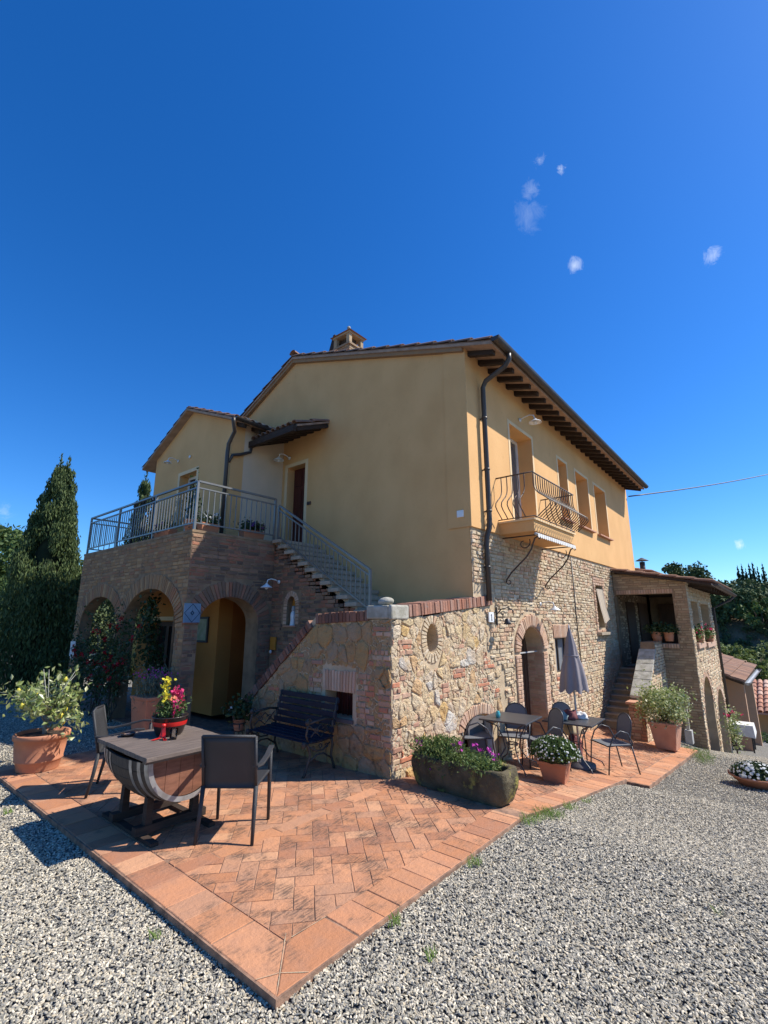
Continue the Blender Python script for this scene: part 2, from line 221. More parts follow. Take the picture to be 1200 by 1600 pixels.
# ---------------------------------------------------------------- object helpers
def link(o, parent=None):
    COL.objects.link(o)
    if parent: o.parent = parent
    return o
def tag(o, label=None, cat=None, group=None, kind=None):
    if label: o['label'] = label
    if cat: o['category'] = cat
    if group: o['group'] = group
    if kind: o['kind'] = kind
    return o
def thing(name, label, cat, loc=(0, 0, 0), rz=0.0, group=None, kind=None):
    o = bpy.data.objects.new(name, None); o.location = loc; o.rotation_euler = (0, 0, rz); o.empty_display_size = 0.2
    link(o); return tag(o, label, cat, group, kind)
def copy_tree(o, parent=None):
    c = o.copy(); COL.objects.link(c)
    if parent: c.parent = parent
    for ch in o.children: copy_tree(ch, c)
    return c
class MB:
    def __init__(s): s.v = []; s.f = []; s.m = []; s.mi = 0; s.sm = []; s.smooth = False
    def add(s, vs, fs):
        b = len(s.v); s.v += [tuple(v) for v in vs]; s.f += [tuple(b+i for i in f) for f in fs]; s.m += [s.mi]*len(fs); s.sm += [s.smooth]*len(fs)
    def box(s, x0, x1, y0, y1, z0, z1):
        s.add([(x0,y0,z0),(x1,y0,z0),(x1,y1,z0),(x0,y1,z0),(x0,y0,z1),(x1,y0,z1),(x1,y1,z1),(x0,y1,z1)],
              [(3,2,1,0),(4,5,6,7),(0,1,5,4),(1,2,6,5),(2,3,7,6),(3,0,4,7)])
    def hexa(s, p):  # 8 points, bottom 4 then top 4
        s.add(p, [(3,2,1,0),(4,5,6,7),(0,1,5,4),(1,2,6,5),(2,3,7,6),(3,0,4,7)])
    def beam(s, a, b, w, h, up=(0, 0, 1)):
        a = Vector(a); b = Vector(b); d = (b-a).normalized(); up = Vector(up)
        sd = d.cross(up)
        if sd.length < 1e-4: sd = d.cross(Vector((1, 0, 0)))
        sd.normalize(); u = sd.cross(d)
        q = [sd*(-w/2)+u*(-h/2), sd*(w/2)+u*(-h/2), sd*(w/2)+u*(h/2), sd*(-w/2)+u*(h/2)]
        s.add([a+x for x in q]+[b+x for x in q], [(0,1,2,3),(7,6,5,4),(0,4,5,1),(1,5,6,2),(2,6,7,3),(3,7,4,0)])
    def tube(s, pts, r, n=8, cap=True, closed=False):
        pts = [Vector(p) for p in pts]; N = len(pts); rr = r if isinstance(r, (list, tuple)) else [r]*N
        vs = []; up = Vector((0, 0, 1)); prev = None
        for i, p in enumerate(pts):
            if closed: d = pts[(i+1) % N]-pts[i-1]
            else: d = pts[min(i+1, N-1)]-pts[max(i-1, 0)]
            d.normalize()
            if prev is None:
                a = d.cross(up)
                if a.length < 0.05: a = d.cross(Vector((1, 0, 0)))
            else: a = prev-d*prev.dot(d)
            a.normalize(); prev = a; b = d.cross(a)
            for k in range(n):
                t = 2*math.pi*k/n; vs.append(p+(a*math.cos(t)+b*math.sin(t))*rr[i])
        fs = []
        for i in range(N if closed else N-1):
            j = (i+1) % N
            for k in range(n): fs.append((i*n+k, i*n+(k+1) % n, j*n+(k+1) % n, j*n+k))
        if cap and not closed: fs += [tuple(range(n-1, -1, -1)), tuple((N-1)*n+k for k in range(n))]
        sm = s.smooth; s.smooth = True; s.add(vs, fs); s.smooth = sm
    def lathe(s, prof, c=(0, 0, 0), n=24, ax=None, wob=0.0):
        vs = []; fs = []
        for i, (r, z) in enumerate(prof):
            for k in range(n):
                t = 2*math.pi*k/n; rr = r*(1+wob*math.sin(3*t+i)*0.5)
                vs.append((c[0]+rr*math.cos(t), c[1]+rr*math.sin(t), c[2]+z))
        for i in range(len(prof)-1):
            for k in range(n): fs.append((i*n+k, i*n+(k+1) % n, (i+1)*n+(k+1) % n, (i+1)*n+k))
        sm = s.smooth; s.smooth = True; s.add(vs, fs); s.smooth = sm
    def ball(s, c, r, n=10, m=7, sc_=(1, 1, 1)):
        prof = []
        for i in range(m+1):
            t = math.pi*i/m; prof.append((max(r*math.sin(t), 1e-4), -r*math.cos(t)))
        b = len(s.v); s.lathe(prof, (0, 0, 0), n)
        for i in range(b, len(s.v)):
            v = s.v[i]; s.v[i] = (c[0]+v[0]*sc_[0], c[1]+v[1]*sc_[1], c[2]+v[2]*sc_[2])
    def prism(s, poly, vec):  # planar polygon extruded along vec
        n = len(poly); vec = Vector(vec); p = [Vector(q) for q in poly]
        s.add(p+[q+vec for q in p], [tuple(range(n-1, -1, -1)), tuple(range(n, 2*n))]+[(i, (i+1) % n, n+(i+1) % n, n+i) for i in range(n)])
    def jitter(s, a, seed=0):
        for i, v in enumerate(s.v):
            w = Vector(v); q = noise.noise_vector(w*3.1+Vector((seed, 0, 0))); s.v[i] = tuple(w+q*a)
    def build(s, name, mats, parent=None, bevel=0, kind=None, label=None):
        me = bpy.data.meshes.new(name); me.from_pydata(s.v, [], s.f)
        if not isinstance(mats, (list, tuple)): mats = [mats]
        for m in mats: me.materials.append(MT[m] if isinstance(m, str) else m)
        me.polygons.foreach_set('material_index', s.m); me.polygons.foreach_set('use_smooth', s.sm); me.update()
        o = bpy.data.objects.new(name, me); link(o, parent)
        if bevel:
            b = o.modifiers.new('bevel', 'BEVEL'); b.width = bevel; b.segments = 2; b.limit_method = 'ANGLE'; b.angle_limit = math.radians(40)
        if kind: o['kind'] = kind
        if label: o['label'] = label
        return o
def quick(name, m, parent=None, bevel=0, kind=None, label=None):
    """with-less shorthand: returns an MB whose .done() builds it"""
    mb = MB(); mb.done = lambda: mb.build(name, m, parent, bevel, kind, label); return mb
def npmesh(name, V, F4, m, parent=None, kind=None, smooth=False):
    V = np.asarray(V, dtype=np.float32); F = np.asarray(F4, dtype=np.int32); k = F.shape[1]
    me = bpy.data.meshes.new(name); me.vertices.add(len(V)); me.vertices.foreach_set('co', V.ravel())
    me.loops.add(F.size); me.loops.foreach_set('vertex_index', F.ravel())
    me.polygons.add(len(F)); me.polygons.foreach_set('loop_start', np.arange(0, F.size, k, dtype=np.int32)); me.polygons.foreach_set('loop_total', np.full(len(F), k, dtype=np.int32))
    me.polygons.foreach_set('use_smooth', np.full(len(F), smooth)); me.materials.append(MT[m]); me.update(calc_edges=True)
    o = bpy.data.objects.new(name, me); link(o, parent)
    if kind: o['kind'] = kind
    return o
def leaves(name, P, size, m, parent=None, aspect=0.5, up=0.0, kind=None, jit=0.4, D=None):
    """P Nx3 leaf centres -> kite-shaped folded leaf faces"""
    rs = np.random.RandomState(len(P) % 9973+3); N = len(P); P = np.asarray(P, float)
    d = rs.normal(size=(N, 3)); d /= np.linalg.norm(d, axis=1)[:, None]
    if D is not None: d = d*0.8+D
    d[:, 2] += up; d /= np.linalg.norm(d, axis=1)[:, None]
    q = rs.normal(size=(N, 3)); w = np.cross(d, q); w /= np.linalg.norm(w, axis=1)[:, None]; nn = np.cross(d, w)
    L = size*(1-jit+2*jit*rs.rand(N))[:, None]; W = L*aspect
    a = P-d*L*0.5; b = P+w*W*0.5+nn*W*0.15; c = P+d*L*0.5; e = P-w*W*0.5+nn*W*0.15
    V = np.stack([a, b, c, e], 1).reshape(-1, 3); F = np.arange(N*4).reshape(-1, 4)
    return npmesh(name, V, F, m, parent, kind)
def clumps(rs, centers, radii, per, flat=1.0, shell=0.5):
    out = []
    for c, r in zip(centers, radii):
        n = max(3, int(per)); d = rs.normal(size=(n, 3)); d /= np.linalg.norm(d, axis=1)[:, None]
        rr = r*(shell+(1-shell)*rs.rand(n))[:, None]*np.where(rs.rand(n) < 0.25, rs.rand(n), 1)[:, None]
        p = d*rr; p[:, 2] *= flat; out.append(p+np.array(c))
    return np.concatenate(out)

# ---------------------------------------------------------------- ground heights
def lerp(x, xs, ys):
    if x <= xs[0]: return ys[0]
    for i in range(len(xs)-1):
        if x <= xs[i+1]:
            t = (x-xs[i])/(xs[i+1]-xs[i]); return ys[i]*(1-t)+ys[i+1]*t
    return ys[-1]
def pz(u, v):   # surface of the paved terrace
    f = lerp(u, [0, 3.2, 7.5, 9.5], [0, -0.42, -0.58, -0.65])
    g = lerp(u, [0, 1.2, 3.3, 7.4, 9.5, 14, 20], [0, -0.19, -0.46, -0.80, -1.17, -2.2, -3.3])
    w = min(max(-v/1.6, 0), 1); return f*(1-w)+g*w
def gz(u, v):   # gravel and land around
    if v > 0: base = lerp(u, [0, 3.2, 7.5, 9.5], [0, -0.42, -0.58, -0.65]) if v < 0.5 and u < 9 else lerp(u, [0, 3.2, 9.5], [0, -0.42, -1.17])
    if v <= 0:
        base = pz(u, v)
    base -= 0.045 if u < -2.5 else lerp(u, [2.8, 3.4], [0.027, 0.078])
    if u > 9.5: base = lerp(u, [9.5, 14, 20, 30, 60, 200], [-1.17, -2.2, -3.0, -4.6, -9, -12])-0.06
    if u < -12: base -= 0.02*(-12-u)
    return base
# ---------------------------------------------------------------- ground
def axis(lo, hi, fine0, fine1, step):
    a = list(np.arange(fine0, fine1+1e-6, step)); x = fine0; s = step
    while x > lo: s *= 1.35; x -= s; a.insert(0, max(x, lo))
    x = fine1; s = step
    while x < hi: s *= 1.35; x += s; a.append(min(x, hi))
    return a
gx = axis(-400, 500, -8, 18, 0.35); gy = axis(-400, 500, -8, 12, 0.35)
g = MB()
g.smooth = True
V = [(x, y, gz(x, y)-0.010+0.008*noise.noise(Vector((x*1.3, y*1.3, 0)))) for y in gy for x in gx]; nx = len(gx)
g.add(V, [(j*nx+i, j*nx+i+1, (j+1)*nx+i+1, (j+1)*nx+i) for j in range(len(gy)-1) for i in range(nx-1)])
g.build('ground', 'ground', kind='structure')

# gravel: real pebbles scattered over the ground in view
PEX0, PEX1, PEY0 = -2.72, 3.3, -1.52
def in_patio(x, y):   # (x, y) is the centre of a 25 cm cell that lies wholly under paving or house
    return (-2.58 < x < 3.17 and -1.38 < y < 3.65) or (x > -0.5 and y > 0.13 and x < 12) or (3.2 < x < 7.37 and -1.67 < y < 0.2)
pv = []; pf = []; st = 0.25
for i in range(int(20/st)):
    for j in range(int(16/st)):
        x = -5.5+i*st; y = -7+j*st
        if in_patio(x+st/2, y+st/2) : continue
        dx, dy = x+4.408, y+3.579; fw = dx*0.767+dy*0.642; rt = dx*0.642-dy*0.767
        if fw < 0.3 or abs(rt) > fw*1.25+1.6 or fw > 13: continue
        b = len(pv); pv += [(x, y, gz(x, y)), (x+st, y, gz(x+st, y)), (x+st, y+st, gz(x+st, y+st)), (x, y+st, gz(x, y+st))]; pf.append((b, b+1, b+2, b+3))
me = bpy.data.meshes.new('gravel'); me.from_pydata(pv, [], pf); me.materials.append(MT['ground'])
grv = bpy.data.objects.new('gravel', me); link(grv); tag(grv, 'loose pale grey gravel covering the yard around the brick patio', 'gravel', kind='stuff')
ng = bpy.data.node_groups.new('gravel_scatter', 'GeometryNodeTree')
ng.interface.new_socket('Geometry', in_out='INPUT', socket_type='NodeSocketGeometry'); ng.interface.new_socket('Geometry', in_out='OUTPUT', socket_type='NodeSocketGeometry')
N = ng.nodes; Lk = ng.links
gi = N.new('NodeGroupInput'); go = N.new('NodeGroupOutput')
pos = N.new('GeometryNodeInputPosition'); dst = N.new('ShaderNodeVectorMath'); dst.operation = 'DISTANCE'; dst.inputs[1].default_value = (-4.4, -3.58, 0)
Lk.new(pos.outputs[0], dst.inputs[0]); mr = N.new('ShaderNodeMapRange'); mr.inputs[1].default_value = 2.5; mr.inputs[2].default_value = 8; mr.inputs[3].default_value = 9000; mr.inputs[4].default_value = 2300
Lk.new(dst.outputs['Value'], mr.inputs[0])
dp = N.new('GeometryNodeDistributePointsOnFaces'); Lk.new(gi.outputs[0], dp.inputs['Mesh']); Lk.new(mr.outputs[0], dp.inputs['Density'])
ico = N.new('GeometryNodeMeshIcoSphere'); ico.inputs['Radius'].default_value = 0.0074; ico.inputs['Subdivisions'].default_value = 2
tf = N.new('GeometryNodeTransform'); tf.inputs['Scale'].default_value = (1.5, 0.85, 0.55); Lk.new(ico.outputs[0], tf.inputs[0])
sm = N.new('GeometryNodeSetMaterial'); sm.inputs['Material'].default_value = MT['pebble']; Lk.new(tf.outputs[0], sm.inputs[0])
ip = N.new('GeometryNodeInstanceOnPoints'); Lk.new(dp.outputs['Points'], ip.inputs['Points']); Lk.new(sm.outputs[0], ip.inputs['Instance'])
rv = N.new('FunctionNodeRandomValue'); rv.data_type = 'FLOAT_VECTOR'; rv.inputs[0].default_value = (-0.7, -0.7, 0); rv.inputs[1].default_value = (0.7, 0.7, 6.28)
Lk.new(rv.outputs[0], ip.inputs['Rotation'])
rs2 = N.new('FunctionNodeRandomValue'); rs2.data_type = 'FLOAT_VECTOR'; rs2.inputs[0].default_value = (0.45, 0.5, 0.5); rs2.inputs[1].default_value = (1.35, 1.25, 1.3); rs2.inputs['Seed'].default_value = 3
Lk.new(rs2.outputs[0], ip.inputs['Scale'])
jn = N.new('GeometryNodeJoinGeometry'); Lk.new(ip.outputs[0], jn.inputs[0]); Lk.new(jn.outputs[0], go.inputs[0])
md = grv.modifiers.new('scatter', 'NODES'); md.node_group = ng

# ---------------------------------------------------------------- generic masonry
def PV(v0):   # a wall in the plane y=v0 whose outside faces -y
    return lambda a, z, d: (a, v0-d, z)
def PU(u0):   # a wall in the plane x=u0 whose outside faces -x
    return lambda a, z, d: (u0-d, a, z)
def piece(P, poly, proud, back=-0.012, round_=False, seed=0, skew=None):
    """one brick/stone: polygon in wall coordinates, raised from the mortar"""
    n = len(poly); ca = sum(p[0] for p in poly)/n; cz = sum(p[1] for p in poly)/n
    def ring(k, d): return [P(ca+(p[0]-ca)*k, cz+(p[1]-cz)*k, d) for p in poly]
    if round_:
        ox, oz, tx, tz = R_.uniform(-.15, .15), R_.uniform(-.15, .15), R_.uniform(-.5, .5), R_.uniform(-.5, .5); W_ = max(max(p[0] for p in poly)-min(p[0] for p in poly), 0.03)
        def rr2(k, f): return [P(ca+(p[0]-ca)*k+ox*W_*(1-k), cz+(p[1]-cz)*k+oz*W_*(1-k), f*proud*(1+tx*(p[0]-ca)/W_+tz*(p[1]-cz)/W_)+R_.uniform(-0.12, 0.12)*proud) for p in poly]
        rings = [ring(1.0, back), rr2(0.97, 0.55), rr2(0.82, 0.95), rr2(0.42, 1.05)]
    else:
        m = 0.006; sz = max(min(max(p[0] for p in poly)-min(p[0] for p in poly), max(p[1] for p in poly)-min(p[1] for p in poly)), 0.02)
        k = max(1-2*m/sz, 0.6); rings = [ring(1.0, back), ring(1.0, proud*0.7), ring(k, proud)]
    V = [v for r in rings for v in r]; F = []
    for i in range(len(rings)-1):
        for j in range(n): F.append((i*n+j, i*n+(j+1) % n, (i+1)*n+(j+1) % n, (i+1)*n+j))
    F.append(tuple((len(rings)-1)*n+j for j in range(n)))
    return V, F
def ell(ac, zs, w, h):  # arch opening: half-ellipse of half width w and rise h above spring line zs
    return lambda a: zs+h*math.sqrt(max(0, 1-((a-ac)/w)**2))
class Hole:
    def __init__(s, a0, a1, lo, hi, n=1): s.a0 = a0; s.a1 = a1; s.lo = lo if callable(lo) else (lambda a: lo); s.hi = hi if callable(hi) else (lambda a: hi); s.n = n
    def has(s, a, z, g=0.0): return s.a0-g < a < s.a1+g and s.lo(min(max(a, s.a0+1e-4), s.a1-1e-4))-g < z < s.hi(min(max(a, s.a0+1e-4), s.a1-1e-4))+g
def wall(mb, P, a0, a1, zb, zt, holes=(), t=0.3, extra=(), ends=True):
    zb_ = zb if callable(zb) else (lambda a: zb); zt_ = zt if callable(zt) else (lambda a: zt)
    A = {round(a0, 4), round(a1, 4)} | {round(e, 4) for e in extra}
    for h in holes:
        for i in range(h.n+1):
            c = 0.5-0.5*math.cos(math.pi*i/h.n) if h.n > 1 else i
            A.add(round(h.a0+(h.a1-h.a0)*c, 4))
    A = sorted(x for x in A if a0-1e-6 <= x <= a1+1e-6)
    for x0, x1 in zip(A, A[1:]):
        mid = (x0+x1)/2; segs = []; hs = sorted([h for h in holes if h.a0 < mid < h.a1], key=lambda h: h.lo(mid))
        cur = (zb_(x0), zb_(x1))
        for h in hs:
            e = 1e-4; lo = (h.lo(x0+e), h.lo(x1-e)); hi = (h.hi(x0+e), h.hi(x1-e)); segs.append((cur, lo)); cur = hi
            for zz in (lo, hi): mb.add([P(x0, zz[0], 0), P(x1, zz[1], 0), P(x1, zz[1], -t), P(x0, zz[0], -t)], [(0, 1, 2, 3)])
        segs.append((cur, (zt_(x0), zt_(x1))))
        for (l0, l1), (h0, h1) in segs:
            if h0-l0 < 1e-4 and h1-l1 < 1e-4: continue
            mb.add([P(x0, l0, 0), P(x1, l1, 0), P(x1, h1, 0), P(x0, h0, 0)], [(0, 1, 2, 3)])
            mb.add([P(x0, l0, -t), P(x1, l1, -t), P(x1, h1, -t), P(x0, h0, -t)], [(3, 2, 1, 0)])
        mb.add([P(x0, zt_(x0), 0), P(x1, zt_(x1), 0), P(x1, zt_(x1), -t), P(x0, zt_(x0), -t)], [(0, 1, 2, 3)])
    for h in holes:
        for x, s_ in ((h.a0, 1e-4), (h.a1, -1e-4)):
            if not a0-1e-6 <= x <= a1+1e-6: continue
            lo, hi = h.lo(x+s_), h.hi(x+s_)
            if hi-lo > 0.01: mb.add([P(x, lo, 0), P(x, hi, 0), P(x, hi, -t), P(x, lo, -t)], [(0, 1, 2, 3)])
    if ends:
        for x in (a0, a1): mb.add([P(x, zb_(x), 0), P(x, zt_(x), 0), P(x, zt_(x), -t), P(x, zb_(x), -t)], [(0, 1, 2, 3)])
def courses(P, a0, a1, zb, zt, inside, h=(0.055, 0.075), ln=(0.12, 0.26), gap=0.012, proud=(0.006, 0.016), jit=0.004, rnd=0.0, slope=0.0):
    """courses of bricks / small stones; returns list of (V,F)"""
    res = []; z = zb
    while z < zt-0.02:
        hh = R_.uniform(*h); a = a0-R_.uniform(0, ln[0])
        while a < a1-0.02:
            L = R_.uniform(*ln); parts = [(a, a+L)]
            def ok(x0, x1, z0, z1): return all(inside(x, q) for x, q in ((x0, z0), (x1, z0), (x0, z1), (x1, z1), ((x0+x1)/2, (z0+z1)/2)))
            if not ok(max(a, a0)+gap, min(a+L, a1)-gap, z+gap, z+hh): parts = [(a, a+L/3), (a+L/3, a+2*L/3), (a+2*L/3, a+L)]
            for p0, p1 in parts:
                x0 = max(p0, a0)+gap/2; x1 = min(p1, a1)-gap/2
                if x1-x0 < 0.02 or not ok(x0, x1, z+gap/2, z+hh-gap/2): continue
                hv = 0.0
                if rnd and R_.random() < rnd: hv = R_.uniform(-0.25, 0.2)*hh
                J = lambda: R_.uniform(-jit, jit); sl = slope*(x0-a0)
                poly = [(x0+J(), z+gap/2+J()), (x1+J(), z+gap/2+J()), (x1+J(), z+hh-gap/2+hv+J()), (x0+J(), z+hh-gap/2+hv+J())]
                res.append(piece(P, poly, R_.uniform(*proud), round_=rnd > 0))
            a += L
        z += hh
    return res
def join(name, pieces, m, parent, kind='stuff', label=None):
    mb = MB()
    for V, F in pieces: mb.add(V, F)
    return mb.build(name, m, parent, kind=kind, label=label)
def singles(name, pieces, m, parent):
    for V, F in pieces:
        mb = MB(); mb.add(V, F); mb.build(name, m, parent)
def voussoirs(P, ac, zs, w, h, L, n, proud=0.018, t0=0.0, t1=math.pi, gap=0.16):
    res = []; 
    pts = []
    M = 200; acc = [0]; pr = None
    for i in range(M+1):
        t = t0+(t1-t0)*i/M; p = (ac-w*math.cos(t), zs+h*math.sin(t))
        if pr: acc.append(acc[-1]+math.hypot(p[0]-pr[0], p[1]-pr[1]))
        pr = p; pts.append((t, p))
    def at(s):
        s = s*acc[-1]; i = min(max(int(np.searchsorted(acc, s)), 1), M); f = (s-acc[i-1])/(acc[i]-acc[i-1]+1e-9); t = pts[i-1][0]*(1-f)+pts[i][0]*f
        p = (ac-w*math.cos(t), zs+h*math.sin(t)); nx_, nz_ = -math.cos(t)*h, math.sin(t)*w; q = math.hypot(nx_, nz_); return p, (nx_/q, nz_/q)
    for i in range(n):
        p0, n0 = at((i+gap/2)/n); p1, n1 = at((i+1-gap/2)/n); LL = L*R_.uniform(0.94, 1.04)
        res.append(piece(P, [p0, p1, (p1[0]+n1[0]*LL, p1[1]+n1[1]*LL), (p0[0]+n0[0]*LL, p0[1]+n0[1]*LL)], proud*R_.uniform(0.7, 1.2)))
    return res
def clip_half(poly, px, py, nx_, ny_):
    o = []; n = len(poly)
    for i in range(n):
        a = poly[i]; b = poly[(i+1) % n]; da = (a[0]-px)*nx_+(a[1]-py)*ny_; db = (b[0]-px)*nx_+(b[1]-py)*ny_
        if da <= 0: o.append(a)
        if (da < 0 < db) or (db < 0 < da):
            t = da/(da-db); o.append((a[0]+(b[0]-a[0])*t, a[1]+(b[1]-a[1])*t))
    return o
def voronoi(sites, box, asp=1.0):
    x0, x1, y0, y1 = box; cells = []
    for i, (sx, sy) in enumerate(sites):
        poly = [(x0, y0), (x1, y0), (x1, y1), (x0, y1)]
        near = sorted(sites, key=lambda q: (q[0]-sx)**2+(q[1]-sy)**2)[1:22]
        for (qx, qy) in near:
            poly = clip_half(poly, (sx+qx)/2, (sy+qy)/2, qx-sx, qy-sy)
            if len(poly) < 3: break
        if len(poly) >= 3: cells.append(((sx, sy), poly))
    return cells
def shrink(poly, g):
    n = len(poly); cx = sum(p[0] for p in poly)/n; cy = sum(p[1] for p in poly)/n
    out = []
    for p in poly:
        d = math.hypot(p[0]-cx, p[1]-cy)
        if d < 1e-6: continue
        k = max(1-g/d, 0.3); out.append((cx+(p[0]-cx)*k, cy+(p[1]-cy)*k))
    return out
def chaikin(poly, r=0.22):
    o = []
    n = len(poly)
    for i in range(n):
        a = poly[i]; b = poly[(i+1) % n]
        o += [(a[0]*(1-r)+b[0]*r, a[1]*(1-r)+b[1]*r), (a[0]*r+b[0]*(1-r), a[1]*r+b[1]*(1-r))]
    return o
def rubble(P, box, cell, inside, bricks=(), proud=(0.006, 0.027), gap=0.012, seed=1):
    """rubble stones (cells of about 'cell' metres) with patches of brick courses"""
    r = random.Random(seed); x0, x1, y0, y1 = box; cx, cy = cell; sites = []
    ny = int((y1-y0)/cy)+1; nxx = int((x1-x0)/cx)+1
    for j in range(-1, ny+1):
        for i in range(-1, nxx+1):
            x = x0+(i+0.5+0.5*(j % 2)+r.uniform(-0.36, 0.36))*cx; y = y0+(j+0.5+r.uniform(-0.34, 0.34))*cy; sites.append((x, y))
            if r.random() < 0.12: sites.pop()
            elif r.random() < 0.30: sites.append((x+cx*r.uniform(0.25, 0.5), y+cy*r.uniform(-0.4, 0.4)))
    st_ = []
    big = (x0-cx, x1+cx, y0-cy, y1+cy)
    for (sx, sy), poly in voronoi(sites, big):
        if any(b[0] < sx < b[1] and b[2] < sy < b[3] for b in bricks): continue
        for b in bricks:   # cut the cell against the nearest side of each brick patch
            bx, by = (b[0]+b[1])/2, (b[2]+b[3])/2
            if max(abs(sx-bx)/((b[1]-b[0])/2+cx), abs(sy-by)/((b[3]-b[2])/2+cy)) > 1.2: continue
            dx = max(b[0]-sx, sx-b[1], 0)/cx; dy = max(b[2]-sy, sy-b[3], 0)/cy
            if dx >= dy: poly = clip_half(poly, b[0], 0, 1, 0) if sx < bx else clip_half(poly, b[1], 0, -1, 0)
            else: poly = clip_half(poly, 0, b[2], 0, 1) if sy < by else clip_half(poly, 0, b[3], 0, -1)
            if len(poly) < 3: break
        if len(poly) < 3: continue
        for hx, hy, nx_, ny_ in ((x0, 0, -1, 0), (x1, 0, 1, 0), (0, y0, 0, -1), (0, y1, 0, 1)):
            poly = clip_half(poly, hx, hy, nx_, ny_)
            if len(poly) < 3: break
        if len(poly) < 3: continue
        poly = chaikin(shrink(poly, gap*0.6), 0.17)
        poly = [(p[0]+r.uniform(-0.008, 0.008), p[1]+r.uniform(-0.008, 0.008)) for p in poly]; n = len(poly)
        bad = [p for p in poly if not inside(*p)]
        c = (sum(p[0] for p in poly)/n, sum(p[1] for p in poly)/n)
        if bad:
            if not inside(*c): continue
            np_ = []
            for p in poly:
                if inside(*p): np_.append(p); continue
                lo, hi = 0.0, 1.0
                for _ in range(9):
                    m_ = (lo+hi)/2; q = (c[0]+(p[0]-c[0])*m_, c[1]+(p[1]-c[1])*m_)
                    if inside(*q): lo = m_
                    else: hi = m_
                np_.append((c[0]+(p[0]-c[0])*lo, c[1]+(p[1]-c[1])*lo))
            poly = np_
        w_ = max(p[0] for p in poly)-min(p[0] for p in poly); h_ = max(p[1] for p in poly)-min(p[1] for p in poly)
        if min(w_, h_) < 0.035: continue
        st_.append(piece(P, poly, r.uniform(*proud), round_=True))
    br = []
    for b in bricks: br += courses(P, b[0]+0.004, b[1]-0.004, b[2]+0.004, b[3], lambda a, z, b=b: inside(a, z) and z < b[3]+0.01 and noise.noise(Vector((a*6, z*9, seed))) > -0.32, h=(0.058, 0.066), ln=(0.10, 0.24), proud=(0.008, 0.022))
    return st_, br

# ================================================================ PATIO
patio = MB()
def patch(mb, x0, x1, y0, y1, top, bot, nx=1, ny=1):
    xs = np.linspace(x0, x1, nx+1); ys = np.linspace(y0, y1, ny+1)
    for i in range(nx):
        for j in range(ny):
            a, b, c, d = xs[i], xs[i+1], ys[j], ys[j+1]
            mb.add([(a,c,top(a,c)),(b,c,top(b,c)),(b,d,top(b,d)),(a,d,top(a,d))], [(0,1,2,3)])
    for i in range(nx):
        for y in (y0, y1): a, b = xs[i], xs[i+1]; mb.add([(a,y,top(a,y)),(b,y,top(b,y)),(b,y,bot(b,y)),(a,y,bot(a,y))], [(0,1,2,3)])
    for j in range(ny):
        for x in (x0, x1): c, d = ys[j], ys[j+1]; mb.add([(x,c,top(x,c)),(x,d,top(x,d)),(x,d,bot(x,d)),(x,c,bot(x,c))], [(0,1,2,3)])
base_t = lambda x, y: pz(x, y)-0.0032
base_b = lambda x, y: pz(x, y)-0.16
patch(patio, PEX0, 0.0, PEY0, 3.8, base_t, base_b, 4, 4)
patch(patio, 0.0, 1.2, PEY0, 0.35, base_t, base_b, 2, 4); patch(patio, 1.2, 3.3, PEY0, 0.35, base_t, base_b, 3, 4)
patch(patio, 3.3, 7.5, -1.8, 0.35, lambda x, y: pz(x, y)-0.0345, base_b, 6, 6)
patch(patio, -0.63, 1.94, 3.8, 9.0, base_t, base_b, 2, 2)
patio_o = patio.build('patio', 'grout', kind='structure')
# tiles: diagonal herringbone field inside a border of cross-laid tiles
TW, TL, G = 0.128, 0.256, 0.0035
BW = 0.275
tiles = []   # (distance, poly, heightfun, border?)
def add_tile(poly, region, border=False, dz=0.0):
    for (x, y, nx_, ny_) in region:
        poly = clip_half(poly, x, y, nx_, ny_)
        if len(poly) < 3: return
    ar = abs(sum(poly[i][0]*poly[(i+1) % len(poly)][1]-poly[(i+1) % len(poly)][0]*poly[i][1] for i in range(len(poly)))/2)
    if ar < 0.0012: return
    c = (sum(p[0] for p in poly)/len(poly), sum(p[1] for p in poly)/len(poly))
    tiles.append((math.hypot(c[0]+4.408, c[1]+3.579), shrink(poly, G*0.5), border, dz))
def rect(x0, x1, y0, y1): return [(x0, y0), (x1, y0), (x1, y1), (x0, y1)]
def reg(x0, x1, y0, y1): return [(x0, 0, -1, 0), (x1, 0, 1, 0), (0, y0, 0, -1), (0, y1, 0, 1)]
def herring(x0, x1, y0, y1, dz=0.0):
    c = math.cos(math.radians(45+4)); s_ = math.sin(math.radians(45+4)); n = int(8/TW)
    for p in range(-n, n):
        for q in range(-n, n):
            k = (p-q) % 4
            if k == 0: r = rect(p*TW+G/2, (p+2)*TW-G/2, q*TW+G/2, (q+1)*TW-G/2)
            elif k == 3: r = rect(p*TW+G/2, (p+1)*TW-G/2, q*TW+G/2, (q+2)*TW-G/2)
            else: continue
            cx = (r[0][0]+r[2][0])/2; cy = (r[0][1]+r[2][1])/2; wx = cx*c-cy*s_-0.8; wy = cx*s_+cy*c+0.6
            if not (x0-0.3 < wx < x1+0.3 and y0-0.3 < wy < y1+0.3): continue
            add_tile([(a*c-b*s_-0.8, a*s_+b*c+0.6) for a, b in r], reg(x0, x1, y0, y1), dz=dz)
def border(x0, x1, y0, y1, along, pitch=0.145, dz=0.0):
    a = x0 if along == 'x' else y0; e = x1 if along == 'x' else y1
    while a < e-0.02:
        L = pitch*R_.choice([1, 1, 2, 2, 1.5])
        b = min(a+L, e)
        r = rect(a+G/2, b-G/2, y0+G/2, y1-G/2) if along == 'x' else rect(x0+G/2, x1-G/2, a+G/2, b-G/2)
        add_tile(r, [], True, dz); a = b
